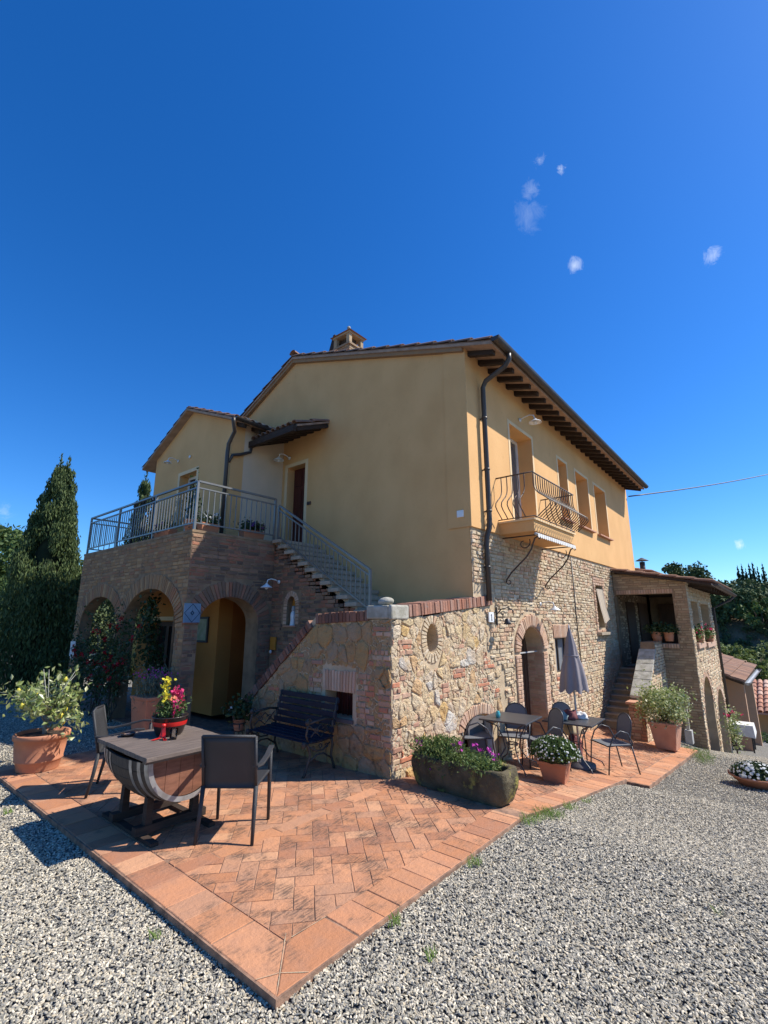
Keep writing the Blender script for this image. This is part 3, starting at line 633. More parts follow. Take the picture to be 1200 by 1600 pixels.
CX0, CX1, CY0 = PEX0+0.01, 3.28, PEY0+0.01
# mitred corner tiles
m_ = [(CX0, CY0, 1, -1)]
border(CX0, CX0+BW, CY0+BW+0.29, 3.8, 'y'); border(CX0+BW+0.29, CX1, CY0, CY0+BW, 'x')
for (poly) in ([(CX0, CY0), (CX0+BW, CY0+BW), (CX0, CY0+BW)], [(CX0, CY0), (CX0+BW, CY0), (CX0+BW, CY0+BW)]):
    pass
add_tile([(CX0, CY0), (CX0+BW, CY0+BW), (CX0+BW, CY0+BW+0.284), (CX0, CY0+BW+0.284)], [], True)
add_tile([(CX0, CY0), (CX0+BW, CY0+BW), (CX0+BW+0.284, CY0+BW), (CX0+BW+0.284, CY0)], [], True)
herring(CX0+BW, 0.0, CY0+BW, -0.14); border(CX0+BW, 0.0, -0.14, 0.0, 'x', 0.28)
herring(CX0+BW, 0.0, 0.0, 3.8); herring(0.0, 3.0, CY0+BW, 0.03); border(3.0, CX1, CY0+BW, 0.0, 'y')
herring(3.32, 7.5, -1.5, 0.0, -0.03); border(3.32, 7.5, -1.79, -1.51, 'x', 0.2, -0.03)
ml = MB()
for (p, q_) in [((CX0+0.01, CY0+0.01), (CX0+BW+0.04, CY0+BW+0.05)), ((CX0+0.10, CY0+0.11), (CX0+0.20, CY0+0.0)), ((CX0+0.10, CY0+0.11), (CX0+0.0, CY0+0.16)), ((CX0+BW+0.04, CY0+BW), (CX0+BW+0.30, CY0+BW-0.01))]:
    pa = Vector((p[0], p[1], 0)); pb = Vector((q_[0], q_[1], 0)); n_ = max(3, int((pb-pa).length/0.03)); w0 = None
    d_ = (pb-pa).normalized(); sd_ = Vector((-d_.y, d_.x, 0)); V = []
    for i in range(n_+1):
        c = pa.lerp(pb, i/n_); w0 = 0.0019*(0.4+abs(noise.noise(Vector((c.x*40, c.y*40, 2))))*2.2); V += [(c.x-sd_.x*w0, c.y-sd_.y*w0, 0.0035), (c.x+sd_.x*w0, c.y+sd_.y*w0, 0.0035)]
    ml.add(V, [(2*i, 2*i+1, 2*i+3, 2*i+2) for i in range(n_)])
ml.build('pale_joint_mortar', 'mortar', patio_o, kind='stuff')
tiles.sort(key=lambda t: t[0])
far_f = MB(); far_b = MB()
for i, (dist_, poly, bd_, dz) in enumerate(tiles):
    n = len(poly); cx = sum(p[0] for p in poly)/n; cy = sum(p[1] for p in poly)/n
    tx, ty, tz = R_.uniform(-0.006, 0.006), R_.uniform(-0.006, 0.006), R_.uniform(-0.0012, 0.0012)
    def H(x, y, d): return (x, y, pz(x, y)+dz+d+(x-cx)*tx+(y-cy)*ty+tz)
    V = [H(x, y, -0.016) for x, y in poly]+[H(x, y, -0.002) for x, y in poly]+[H(cx+(x-cx)*0.965, cy+(y-cy)*0.975, 0.001) for x, y in poly]
    F = [(k*n+j, k*n+(j+1) % n, (k+1)*n+(j+1) % n, (k+1)*n+j) for k in range(2) for j in range(n)]+[tuple(2*n+j for j in range(n))]
    if i < 300:
        mb = MB(); mb.add(V, F); mb.build('tile', 'tile_edge' if bd_ else 'tile', patio_o)
    else: (far_b if bd_ else far_f).add(V, F)
far_f.build('distant_tile', 'tile', patio_o, kind='stuff'); far_b.build('distant_border_tile', 'tile_edge', patio_o, kind='stuff')

# ================================================================ FARMHOUSE (main block + small wing)
house = thing('farmhouse', 'large yellow plastered farmhouse with stone lower storey and dark raftered eaves', 'house')
UM, UE, VB = 1.94, 12.2, 8.4
def zf(u, z): return z-0.019*(u-2)*min(max((z-3.1)/3, 0), 1)
PF = PV(0.0)
PFU = lambda a, z, d: (a, -0.035-d, zf(a, z))
h_bdoor = Hole(3.49, 4.51, 3.30, 5.33); h_w2 = Hole(5.95, 6.51, 3.92, 5.33); h_w3 = Hole(7.12, 8.05, 3.92, 5.33); h_w4 = Hole(8.58, 9.6, 3.92, 5.33)
mb = quick('wall', 'plaster', house)
wall(mb, PFU, UM-0.02, UE, 3.10, 6.22, [h_bdoor, h_w2, h_w3, h_w4], t=0.42)
mb.add([PFU(UM-0.02, 3.1, 0), PFU(UE, 3.1, 0), PFU(UE, 3.1, -0.1), PFU(UM-0.02, 3.1, -0.1)], [(0, 1, 2, 3)])
# gable wall facing the outside stair
gz_top = lambda v: 6.14+0.326*v if v < 4.42 else 7.58-0.475*(v-4.42)
h_gdoor = Hole(3.92, 4.52, 3.14, 4.98)
wall(mb, PU(UM), 0.012, VB, -0.2, gz_top, [h_gdoor], t=0.36, extra=(4.42,))
mb.box(UE-0.3, UE, 0.05, VB, -3, 6.0); mb.box(UM+0.3, UE, VB-0.3, VB, -3, 5.7)
mb.done()
# plaster surrounds
def surround(P, h, w=0.09, d=0.012, m='trim', bottom=False, t_in=0.0):
    q = quick('window_surround', m, house)
    a0, a1, lo, hi = h.a0, h.a1, h.lo(h.a0), h.hi(h.a0)
    def bx(x0, x1, z0, z1): q.hexa([P(x0, z0, 0.0005), P(x1, z0, 0.0005), P(x1, z0, d), P(x0, z0, d), P(x0, z1, 0.0005), P(x1, z1, 0.0005), P(x1, z1, d), P(x0, z1, d)])
    bx(a0-w, a0, lo, hi); bx(a1, a1+w, lo, hi); bx(a0-w, a1+w, hi, hi+w)
    q.done()
for h in (h_bdoor, h_w2, h_w3, h_w4): surround(PFU, h, 0.07, 0.006)
surround(PU(UM), h_gdoor, 0.08, 0.012)
def window(P, h, depth=0.28, frame='whitewood', pane='glass_door', fw=0.06, mull=1, name='window', cross=None):
    a0, a1, lo, hi = h.a0+0.003, h.a1-0.003, h.lo((h.a0+h.a1)/2)+0.003, h.hi((h.a0+h.a1)/2)-0.003
    f = MB()
    def bx(q, x0, x1, z0, z1, d0, d1): q.hexa([P(x0, z0, d0), P(x1, z0, d0), P(x1, z0, d1), P(x0, z0, d1), P(x0, z1, d0), P(x1, z1, d0), P(x1, z1, d1), P(x0, z1, d1)])
    bx(f, a0, a0+fw, lo, hi, -depth-0.05, -depth); bx(f, a1-fw, a1, lo, hi, -depth-0.05, -depth); bx(f, a0+fw, a1-fw, hi-fw, hi, -depth-0.05, -depth); bx(f, a0+fw, a1-fw, lo, lo+fw, -depth-0.05, -depth)
    for i in range(mull):
        x = a0+(a1-a0)*(i+1)/(mull+1); bx(f, x-fw*0.6, x+fw*0.6, lo+fw, hi-fw, -depth-0.045, -depth+0.004)
    o = f.build(name, frame, house)
    xs = [a0+fw]+[a0+(a1-a0)*(i+1)/(mull+1) for i in range(mull)]+[a1-fw]
    for x0, x1 in zip(xs, xs[1:]):
        g_ = MB(); bx(g_, x0, x1, lo+fw, hi-fw, -depth-0.034, -depth-0.026); g_.build('pane', pane, o)
    return o
window(PFU, h_bdoor, 0.30); window(PFU, h_w2, 0.30); window(PFU, h_w3, 0.30); window(PFU, h_w4, 0.30)
for h in (h_w2, h_w3, h_w4):
    q = quick('window_sill', 'terracotta2', house); x0, x1 = h.a0-0.08, h.a1+0.08
    q.hexa([PFU(x0, 3.87, -0.1), PFU(x1, 3.87, -0.1), PFU(x1, 3.87, 0.09), PFU(x0, 3.87, 0.09), PFU(x0, 3.915, -0.1), PFU(x1, 3.915, -0.1), PFU(x1, 3.905, 0.09), PFU(x0, 3.905, 0.09)]); q.done()
# gable door
q = quick('door', 'redwood', house); P = PU(UM)
def pbox(q, P, x0, x1, z0, z1, d0, d1): q.hexa([P(x0, z0, d0), P(x1, z0, d0), P(x1, z0, d1), P(x0, z0, d1), P(x0, z1, d0), P(x1, z1, d0), P(x1, z1, d1), P(x0, z1, d1)])
pbox(q, P, 3.925, 4.515, 3.145, 4.975, -0.24, -0.19)
for z0, z1 in ((3.3, 3.95), (4.05, 4.5), (4.58, 4.9)):
    for x0, x1 in ((3.98, 4.19), (4.25, 4.46)): pbox(q, P, x0, x1, z0, z1, -0.195, -0.178)
q.done()
# ---- lower facade: stone
PL = PV(0.0)
door_open = ell(3.94, 1.17, 0.48, 0.40)
h_door = Hole(3.46, 4.42, -1.5, door_open, 12); h_shut = Hole(5.05, 5.85, 0.68, 1.34); h_curt = Hole(7.95, 8.52, 1.50, 2.52)
CA, CW = 1.95, 0.42
cellar = ell(CA, 0.22, CW, 0.17); h_cell = Hole(CA-CW, CA+CW, -1.5, cellar, 10)
base = quick('stone_wall', 'mortar', house)
wall(base, PL, 1.10, 1.9402, -3.0, 1.75, [h_cell], t=0.36, ends=False); wall(base, PL, 1.9402, UE, -3.0, 3.10, [h_door, h_shut, h_curt, h_cell], t=0.36, ends=False)
base.done()
def in_oval(a, z, k=1.0): return ((a-0.83)/(0.125*k))**2+((z-1.46)/(0.185*k))**2 < 1
cop = lambda a: 1.70+0.09*a
def ring_door(a, z): return 3.20 < a < 4.68 and (z < 1.17 or ((a-3.94)/0.75)**2+((z-1.17)/0.67)**2 < 1)
def ring_cell(a, z): return abs(a-CA) < CW+0.15 and (z < 0.22 or ((a-CA)/(CW+0.15))**2+((z-0.22)/0.32)**2 < 1)
def in_fac(a, z):
    if ring_door(a, z) or ring_cell(a, z): return False
    if a < 2.60 and z < cop(a)+0.30 and z > cop(a)-0.02: return False
    if 4.97 < a < 5.93 and 0.62 < z < 1.62: return False
    if 7.76 < a < 8.72 and 1.36 < z < 2.72: return False
    return True
def trans(a, z): return a > 2.62+0.35*math.sin(z*2.3+1)+0.12*math.sin(z*9)
pc = courses(PL, 1.95, UE, -1.3, 3.06, lambda a, z: in_fac(a, z) and (z > cop(min(a, 2.6))+0.15 or trans(a, z)) and z > pz(a, 0)-0.12, h=(0.042, 0.078), ln=(0.08, 0.24), gap=0.010, proud=(0.010, 0.028), jit=0.007, rnd=0.35)
join('facade_stones', pc, 'facade_stone', house)
# oval-window wall, big rubble (parts), the same plane
BR = [(0.0, 0.42, 0.06, 0.30), (0.0, 0.28, 0.30, 0.50), (0.02, 0.36, 0.80, 0.93), (0.0, 0.30, 0.93, 1.06), (0.0, 0.40, 1.28, 1.47), (1.35, 1.62, 1.30, 1.37), (0.95, 1.20, 0.70, 0.90), (1.22, 1.45, 0.68, 0.76),
      (0.28, 0.52, 0.45, 0.52), (1.30, 1.62, 0.92, 1.06), (2.15, 2.62, 0.98, 1.30), (2.1, 2.6, 0.55, 0.80), (0.45, 0.70, 0.10, 0.22), (1.9, 2.25, 0.74, 0.86)]
in_ow = lambda a, z: 0.0 <= a < 2.68 and not trans(a+0.02, z) and z < cop(a) and not in_oval(a, z, 2.05) and not ring_cell(a, z) and z > pz(a, 0)-0.10
# the staircase block
stair = thing('outside_staircase', 'outside stone staircase with rubble walls, brick coping and an oval window', 'staircase')
st_, br_ = rubble(PL, (0.0, 2.75, -0.35, 2.0), (0.215, 0.165), in_ow, BR, seed=5)
singles('stone', st_, 'rubble', stair); singles('brick', br_, 'red_brick', stair)
st2, _ = rubble(PL, (0.0, 2.75, -0.35, 2.0), (0.075, 0.06), in_ow, [], seed=15, proud=(0.004, 0.014), gap=0.008); join('filler_stones', st2, 'facade_stone', stair)
mb = quick('corner_wall', 'mortar', stair)
wall(mb, PL, 0.0, 1.10, -0.4, lambda a: cop(a)+0.01, [Hole(0.705, 0.955, lambda a: 1.46-0.185*math.sqrt(max(0, 1-((a-0.83)/0.125)**2)), lambda a: 1.46+0.185*math.sqrt(max(0, 1-((a-0.83)/0.125)**2)), 16)], t=0.3, ends=False)
mb.done()
mb = quick('oval_shutter', 'brownwood', stair); mb.box(0.62, 1.05, 0.22, 0.25, 1.2, 1.72); mb.done()
vo = voussoirs(PL, 0.83, 1.46, 0.130, 0.190, 0.115, 26, proud=0.016, t0=0, t1=2*math.pi, gap=0.25)
singles('brick', vo, 'facade_stone', stair)
# bench wall
BW_T = lambda v: (1.70-0.045*v) if v < 1.29 else 1.642-(v-1.29)*0.815
PB = PU(0.0)
h_bw = Hole(0.60, 1.08, 0.53, 0.83)
mb = quick('bench_wall', 'mortar', stair)
wall(mb, PB, 0.0, 3.0, -0.3, lambda v: BW_T(v)+0.01, [h_bw], t=0.3, extra=(1.29,), ends=False)
mb.add([(0, 3, -0.3), (0.3, 3, -0.3), (0.3, 3, 0.26), (0, 3, 0.26)], [(0, 1, 2, 3)]); mb.done()
in_b = lambda a, z: 0.0 < a < 2.98 and z < BW_T(a) and not (0.54 < a < 1.14 and 0.47 < z < 1.12) and z > -0.05
BB = [(0.0, 0.20, 0.60, 0.92), (0.0, 0.34, 1.16, 1.34), (1.14, 1.40, 0.66, 1.02), (0.24, 0.54, 0.50, 1.10), (1.5, 1.8, 1.2, 1.3), (0.0, 0.3, 1.50, 1.64), (1.1, 1.35, 1.12, 1.2), (2.0, 2.25, 0.72, 0.8), (0.0, 0.34, 0.30, 0.44)]
st_, br_ = rubble(PB, (0.0, 3.0, -0.1, 1.7), (0.27, 0.22), in_b, BB, seed=9, proud=(0.014, 0.032))
singles('stone', st_, 'rubble_shaded', stair); singles('brick', br_, 'red_brick', stair)
st2, _ = rubble(PB, (0.0, 3.0, -0.1, 1.7), (0.08, 0.065), in_b, [], seed=19, proud=(0.003, 0.012), gap=0.008); join('filler_stones', st2, 'rubble_shaded', stair)
lint = []
for i in range(11):
    a = 0.565+i*0.0495; w = 0.0425; t = (a+w/2-0.84)*0.12
    lint.append(piece(PB, [(a, 0.835), (a+w, 0.835), (a+w+t*0.5, 1.075+R_.uniform(-0.01, 0.015)), (a+t*0.5, 1.075+R_.uniform(-0.01, 0.015))], 0.02))
singles('brick', lint, 'pink_brick', stair)
mb = quick('cellar_window', 'redwood', stair); mb.box(0.20, 0.23, 0.60, 1.08, 0.53, 0.83)
for i in range(5): mb.box(0.16, 0.175, 0.66+i*0.085, 0.675+i*0.085, 0.53, 0.83)
mb.done()
mb = quick('cellar_window_sill', 'slate', stair); mb.box(-0.03, 0.2, 0.58, 1.10, 0.485, 0.528); mb.done()
# coping on edge
def coping(P, a0, a1, f, over=0.035, depth=0.36, hh=0.155, pitch=0.062, name='brick', m='coping_brick', side=1):
    a = a0
    while a < a1-0.03:
        w = pitch*R_.uniform(0.82, 0.95); z0, z1 = f(a), f(a+w); sl = (z1-z0)/w; L = math.hypot(1, sl); nxx, nzz = -sl/L, 1/L; h_ = hh*R_.uniform(0.92, 1.06); o_ = over+R_.uniform(-0.006, 0.01)
        w2 = w/L*1.0
        p = [(a, f(a)), (a+w2, f(a+w2)), (a+w2+nxx*h_, f(a+w2)+nzz*h_), (a+nxx*h_, f(a)+nzz*h_)]
        mb = MB(); V = [P(x, z, o_) for x, z in p]+[P(x, z, -depth) for x, z in p]
        mb.add(V, [(0, 1, 2, 3), (7, 6, 5, 4), (0, 4, 5, 1), (1, 5, 6, 2), (2, 6, 7, 3), (3, 7, 4, 0)]); mb.build(name, m, stair, bevel=0.006)
        a += pitch/L
coping(PL, 0.32, 2.50, cop, hh=0.145); coping(PB, 0.34, 1.26, BW_T, hh=0.13, m='coping_shaded'); coping(PB, 1.34, 3.02, BW_T, pitch=0.062, hh=0.115, m='coping_shaded')
mb = quick('coping_stone', 'ballstone', stair, bevel=0.02); mb.box(-0.04, 0.30, -0.04, 0.02, 1.70, 1.87); mb.box(-0.04, 0.30, 0.02, 0.36, 1.705, 1.865); mb.done()
mb = quick('coping_mortar', 'mortar', stair)
mb.hexa([(0.3,0.0,1.70),(2.50,0.0,1.92),(2.50,0.3,1.92),(0.3,0.3,1.70),(0.3,0.0,1.85),(2.50,0.0,2.05),(2.50,0.3,2.05),(0.3,0.3,1.85)])
for v0, v1 in ((0.36, 1.29), (1.29, 2.98)):
    mb.hexa([(0.0,v0,BW_T(v0)),(0.3,v0,BW_T(v0)),(0.3,v1,BW_T(v1)),(0.0,v1,BW_T(v1)),(0.0,v0,BW_T(v0)+0.10),(0.3,v0,BW_T(v0)+0.10),(0.3,v1,BW_T(v1)+0.10),(0.0,v1,BW_T(v1)+0.10)])
mb.done()
# landing + lower flight + upper flight
mb = quick('landing', 'step', stair); mb.box(0.3, UM-0.003, 0.3, 1.30, 0.0, 1.70); mb.done()
for i in range(10):
    mb = MB(); v1 = 3.25-0.19*i; mb.box(0.3, 1.0, v1-0.21, v1, 0.0, 0.165*(i+1)); mb.build('step', 'step', stair, bevel=0.008)
SN = 12
def st_z(v): return 1.70+(3.60-v-0.0)*0  # placeholder, replaced below
for i in range(SN):
    v0 = 1.28+i*(3.60-1.28)/SN; v1 = 1.28+(i+1)*(3.60-1.28)/SN; z1 = 1.72+(i+1)*(3.14-1.72)/SN; z0 = z1-0.115
    mb = MB(); mb.box(0.93, UM-0.003, v0-0.02, v1+0.02, z1-0.062, z1); mb.build('step', 'step', stair, bevel=0.006)
    mb = MB(); mb.box(1.0, UM-0.004, v0, v1-0.001, z1-0.30, z1-0.063); mb.build('riser', 'step', stair)
def under(v): return 1.72+math.floor(min(max((v-1.28)/((3.60-1.28)/SN), 0), SN-1)+1)*(3.14-1.72)/SN-0.066 if v < 3.6 else 3.1
PN = PU(1.0)
NV, NW, NZ = 3.05, 0.115, 1.93
niche = ell(NV, NZ, NW, 0.17); h_n = Hole(NV-NW, NV+NW, 1.60, niche, 10)
mb = quick('stair_side_wall', 'mortar_dark', stair)
wall(mb, PN, 0.9, 3.62, 0.0, lambda v: min(1.70+(v-1.28)*0.612, 3.06) if v > 1.28 else 1.68, [h_n], t=0.12, extra=(1.28, 3.5)); mb.done()
def in_n(a, z): return z < under(a)-0.005 and not (abs(a-NV) < NW+0.10 and 1.52 < z < 2.20) and a < 3.6
pc = courses(PN, 0.95, 3.6, 0.9, 3.08, in_n, h=(0.055, 0.068), ln=(0.10, 0.22), proud=(0.006, 0.018), jit=0.005, rnd=0.3)
join('stair_bricks', pc, 'grey_brick', stair)
singles('brick', voussoirs(PN, NV, NZ, NW, 0.17, 0.09, 13, proud=0.012, gap=0.18), 'pink_brick', stair)
side = [piece(PN, [(x, z), (x+0.085, z), (x+0.085, z+0.05), (x, z+0.05)], 0.012) for x in (NV-NW-0.09, NV+NW+0.005) for z in (1.62, 1.682, 1.744, 1.806, 1.868)]
singles('brick', side, 'pink_brick', stair)
mb = quick('niche_back', 'amber', stair)
vs = [(NV-NW, 1.60), (NV+NW, 1.60)]+[(NV+NW*math.cos(t), NZ+0.17*math.sin(t)) for t in np.linspace(0, math.pi, 12)]
mb.add([PN(a, z, -0.115) for a, z in vs], [tuple(range(len(vs)))]); mb.done()
# stair railing (square grey bars)
def railing(parent, pts, h=0.80, bot=0.10, second=0.11, sp=0.10, ends=(True, True), m='rail'):
    """pts: list of floor points (x,y,z) of a straight run"""
    a, b = Vector(pts[0]), Vector(pts[1]); L = (b-a).length; d = (b-a)/L; up = Vector((0, 0, 1))
    r = MB(); r.beam(a+up*h, b+up*h, 0.042, 0.030); ro = r.build('railing', m, parent)
    r = MB(); r.beam(a+up*(h-second), b+up*(h-second), 0.028, 0.022); r.build('middle_rail', m, ro)
    r = MB(); r.beam(a+up*bot, b+up*bot, 0.028, 0.022); r.build('bottom_rail', m, ro)
    n = max(2, int((Vector((b.x, b.y, 0))-Vector((a.x, a.y, 0))).length/sp)); first = None
    for i in range(1, n):
        p = a+(b-a)*(i/n); q = MB(); q.box(-0.0065, 0.0065, -0.0065, 0.0065, bot, h-second)
        if first is None: o = q.build('baluster', m, ro); first = o
        else: o = first.copy(); COL.objects.link(o)
        o.location = p
    for i, (e, on) in enumerate(((a, ends[0]), (b, ends[1]))):
        if on: q = MB(); q.beam(e-up*0.10, e+up*(h), 0.036, 0.036); q.build('post', m, ro)
    return ro
railing(stair, [(1.0, 3.52, 3.14), (1.0, 1.22, 1.78)], h=0.66, bot=0.07, second=0.09, sp=0.098)

# ================================================================ TERRACE (brick arcade)
terr = thing('brick_terrace', 'brick arcade with three arches carrying the railed upper terrace', 'terrace')
VT, UT, VE = 3.60, -0.63, 8.30
a_r = ell(0.16, 1.62, 0.56, 0.45); a_1 = ell(4.86, 1.58, 0.99, 0.64); a_0 = ell(7.05, 1.55, 0.95, 0.60)
def pointed(ac, zs, w, h):  # slightly pointed arch seen on the long side
    return lambda a: zs+h*(max(0, 1-abs((a-ac)/w)**1.75))**0.62
h_r = Hole(-0.40, 0.72, -1, a_r, 14); h_1 = Hole(3.87, 5.85, -1, a_1, 16); h_0 = Hole(6.10, 8.00, -1, a_0, 16)
mb = quick('arcade_wall', 'mortar_dark', terr)
wall(mb, PV(VT), UT, 1.0, 0.0, 3.08, [h_r], t=0.36, ends=False)
wall(mb, PU(UT), VT, VE, -0.1, 3.08, [h_1, h_0], t=0.225, ends=False)
mb.add([(UT, VE, 0), (UT+0.225, VE, 0), (UT+0.225, VE, 3.08), (UT, VE, 3.08)], [(0, 1, 2, 3)]); mb.done()
mb = quick('terrace_floor', 'mortar_dark', terr); mb.box(UT-0.01, 0.99, VT-0.01, VE, 3.08, 3.12); mb.box(0.99, UM-0.004, 3.62, 4.70, 3.08, 3.12); mb.done()
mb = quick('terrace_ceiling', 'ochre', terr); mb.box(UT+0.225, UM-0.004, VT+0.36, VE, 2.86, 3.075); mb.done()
def in_arch(h, a, z, g): return (h.a0-g*0.0 < a < h.a1+g*0.0 and z < h.hi(a)) 
def ringx(ac, zs, w, h, L, a, z): return ((a-ac)/(w+L))**2+((z-zs)/(h+L))**2 < 1 and z >= zs or (abs(a-ac) < w and z < zs)
in_tr = lambda a, z: not ringx(0.16, 1.62, 0.56, 0.45, 0.27, a, z) and not (a < -0.36 and 1.62 < z < 1.96)
pc = courses(PV(VT), UT, 1.0, 0.02, 3.06, in_tr, h=(0.055, 0.066), ln=(0.12, 0.27), proud=(0.004, 0.014), jit=0.004, rnd=0.25)
join('front_bricks', pc, 'grey_brick', terr)
in_tl = lambda a, z: not ringx(4.86, 1.58, 0.99, 0.64, 0.26, a, z) and not ringx(7.05, 1.55, 0.95, 0.60, 0.26, a, z)
pc = courses(PU(UT), VT, VE, 0.02, 3.06, in_tl, h=(0.055, 0.066), ln=(0.14, 0.27), proud=(0.004, 0.014), jit=0.004, rnd=0.25)
join('side_bricks', pc, 'terrace_brick', terr)
singles('brick', voussoirs(PV(VT), 0.16, 1.62, 0.56, 0.45, 0.26, 30, proud=0.016, gap=0.2), 'grey_brick', terr)
v1 = [x for x in voussoirs(PU(UT), 4.86, 1.58, 0.99, 0.64, 0.25, 46, proud=0.016, gap=0.2)]; v0 = voussoirs(PU(UT), 7.05, 1.55, 0.95, 0.60, 0.25, 42, proud=0.015, gap=0.2)
singles('brick', v1+v0, 'terrace_brick', terr)
fl = 3.14
railing(terr, [(UT+0.04, VT+0.03, fl), (0.99, VT+0.03, fl)], ends=(True, True))
railing(terr, [(UT+0.04, VT+0.03, fl), (UT+0.04, VE-0.03, fl)], ends=(False, True))
railing(terr, [(UT+0.04, VE-0.03, fl), (0.60, VE-0.03, fl)], ends=(False, True))
for v in (5.1, 6.7):
    q = MB(); q.box(UT+0.02, UT+0.06, v-0.018, v+0.018, fl-0.1, fl+0.8); q.build('post', 'rail', terr)

# ================================================================ wing of the house
UW, V0, V1 = 0.61, 4.69, 8.05
wz = lambda v: 5.72+(v-V0)*0.40 if v < 6.4 else 6.404-(v-6.4)*0.50
h_ww = Hole(6.0, 6.75, 3.14, 4.92); h_arc = Hole(6.35, 7.41, 0.0, 1.66)
mb = quick('wing_wall', 'plaster', house); wall(mb, PU(UW), V0, V1, 3.12, wz, [h_ww], t=0.3, extra=(6.4,))
mb.box(UW+0.3, UM-0.01, V1-0.3, V1, 0, 5.5); mb.done()
mb = quick('wing_side_wall', 'plaster_pale', house); mb.box(UW+0.301, UM-0.002, V0+0.002, V0+0.3, 3.15, 5.9); mb.done()
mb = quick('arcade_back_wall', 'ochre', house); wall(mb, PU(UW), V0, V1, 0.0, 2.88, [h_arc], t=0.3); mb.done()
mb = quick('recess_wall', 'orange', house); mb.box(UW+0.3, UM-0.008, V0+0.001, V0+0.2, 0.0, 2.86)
mb.box(UM-0.012, UM-0.006, 3.62, V0, 0.0, 2.86); mb.done()
surround(PU(UW), h_ww, 0.08, 0.01)
window(PU(UW), h_ww, 0.2, pane='glass')
window(PU(UW), h_arc, 0.12, frame='brownwood', pane='glass', fw=0.10, mull=1, name='arcade_door')
q = quick('lintel_band', 'trim', house); pbox(q, PU(UW), 6.2, 7.6, 1.68, 1.76, -0.02, 0.02); q.done()

# roofs -------------------------------------------------
def slab(mb, p, th):  # p: 4 corner points of the underside
    mb.hexa([Vector(x) for x in p]+[Vector(x)+Vector((0, 0, th)) for x in p])
# main roof
RU0, RU1 = UM-0.11, UE-0.02
def rzm(u, v): return (6.14+0.326*v if v < 4.42 else 7.581-0.475*(v-4.42))-0.019*(max(u, 2)-2)*(1 if v < 4.42 else 1)
roof = quick('roof', 'soffit', house)
def rsl(mb, u0, u1, v0, v1, z_off, th): mb.hexa([(u0,v0,rzm(u0,v0)+z_off),(u1,v0,rzm(u1,v0)+z_off),(u1,v1,rzm(u1,v1-1e-4)+z_off),(u0,v1,rzm(u0,v1-1e-4)+z_off)]+[(u0,v0,rzm(u0,v0)+z_off+th),(u1,v0,rzm(u1,v0)+z_off+th),(u1,v1,rzm(u1,v1-1e-4)+z_off+th),(u0,v1,rzm(u0,v1-1e-4)+z_off+th)])
rsl(roof, RU0, RU1, -0.58, 4.42, 0.0, 0.05); rsl(roof, RU0, RU1, 4.4201, VB+0.35, 0.0, 0.05)
roof_o = roof.done()
rt = MB()
def tiles_run(mb, p0, p1, pitch=0.16, r=0.075, n=5, th=0.0):
    """half-round tile running from p0 (eave) to p1 (ridge), made of overlapping pieces"""
    p0 = Vector(p0); p1 = Vector(p1); d = (p1-p0); L = d.length; d.normalize(); s_ = d.cross(Vector((0, 0, 1))).normalized(); u = s_.cross(d)
    k = max(1, int(L/0.36))
    for i in range(k):
        a = p0+d*(L*i/k); b = p0+d*(L*(i+1)/k+0.05); ra, rb = r*1.06, r*0.86
        V = []
        for q, rr, lift in ((a, ra, 0.022), (b, rb, 0.0)):
            for j in range(n+1):
                t = math.pi*j/n; V.append(q+s_*math.cos(t)*rr+u*(math.sin(t)*rr*0.8+lift))
        for q, rr, lift in ((a, ra-0.014, 0.022), (b, rb-0.014, 0.0)):
            for j in range(n+1):
                t = math.pi*j/n; V.append(q+s_*math.cos(t)*rr+u*(math.sin(t)*rr*0.8+lift))
        m = n+1; F = [(j, j+1, m+j+1, m+j) for j in range(n)]+[(2*m+j+1, 2*m+j, 3*m+j, 3*m+j+1) for j in range(n)]+[(j+1, j, 2*m+j, 2*m+j+1) for j in range(n)]
        mb.add(V, F)
rt = MB()
nrt = 8
# bedding layer under the tiles and the tile rows of the verge
bed = quick('roof_bedding', 'rooftile', roof_o); rsl(bed, RU0+0.02, RU1-0.02, -0.56, 4.41, 0.051, 0.03); rsl(bed, RU0+0.02, RU1-0.02, 4.4202, VB+0.3, 0.051, 0.03); bed.done()
for u in (RU0+0.06,):   # verge tiles, one by one
    for (va, vb, n) in ((-0.55, 4.42, 14), (VB+0.33, 4.42, 12)):
        for i in range(n):
            v0_, v1_ = va+(vb-va)*i/n, va+(vb-va)*(i+1)/n; m1 = MB()
            tiles_run(m1, (u, v0_, rzm(u, v0_)+0.075), (u, v1_, rzm(u, v1_-1e-4)+0.075), n=6); m1.build('roof_tile', 'rooftile', roof_o)
mbt = MB()
u = RU0+0.24
while u < RU1:
    tiles_run(mbt, (u, -0.58, rzm(u, -0.58)+0.075), (u, 4.40, rzm(u, 4.40)+0.075), n=4); u += 0.19
u = RU0+0.24
while u < RU1:
    tiles_run(mbt, (u, VB+0.33, rzm(u, VB+0.33)+0.075), (u, 4.44, rzm(u, 4.44)+0.075), n=3); u += 0.19
mbt.build('roof_tiles', 'rooftile', roof_o, kind='stuff')
u = RU0
while u < RU1-0.1:
    m1 = MB(); tiles_run(m1, (u, 4.42, rzm(u, 4.42)+0.13), (u+0.36, 4.42, rzm(u+0.36, 4.42)+0.13), n=6, r=0.1); m1.build('ridge_tile', 'rooftile', roof_o); u += 0.37
mb = quick('verge_band', 'terrace_brick', roof_o)   # plaster/tile band below the verge
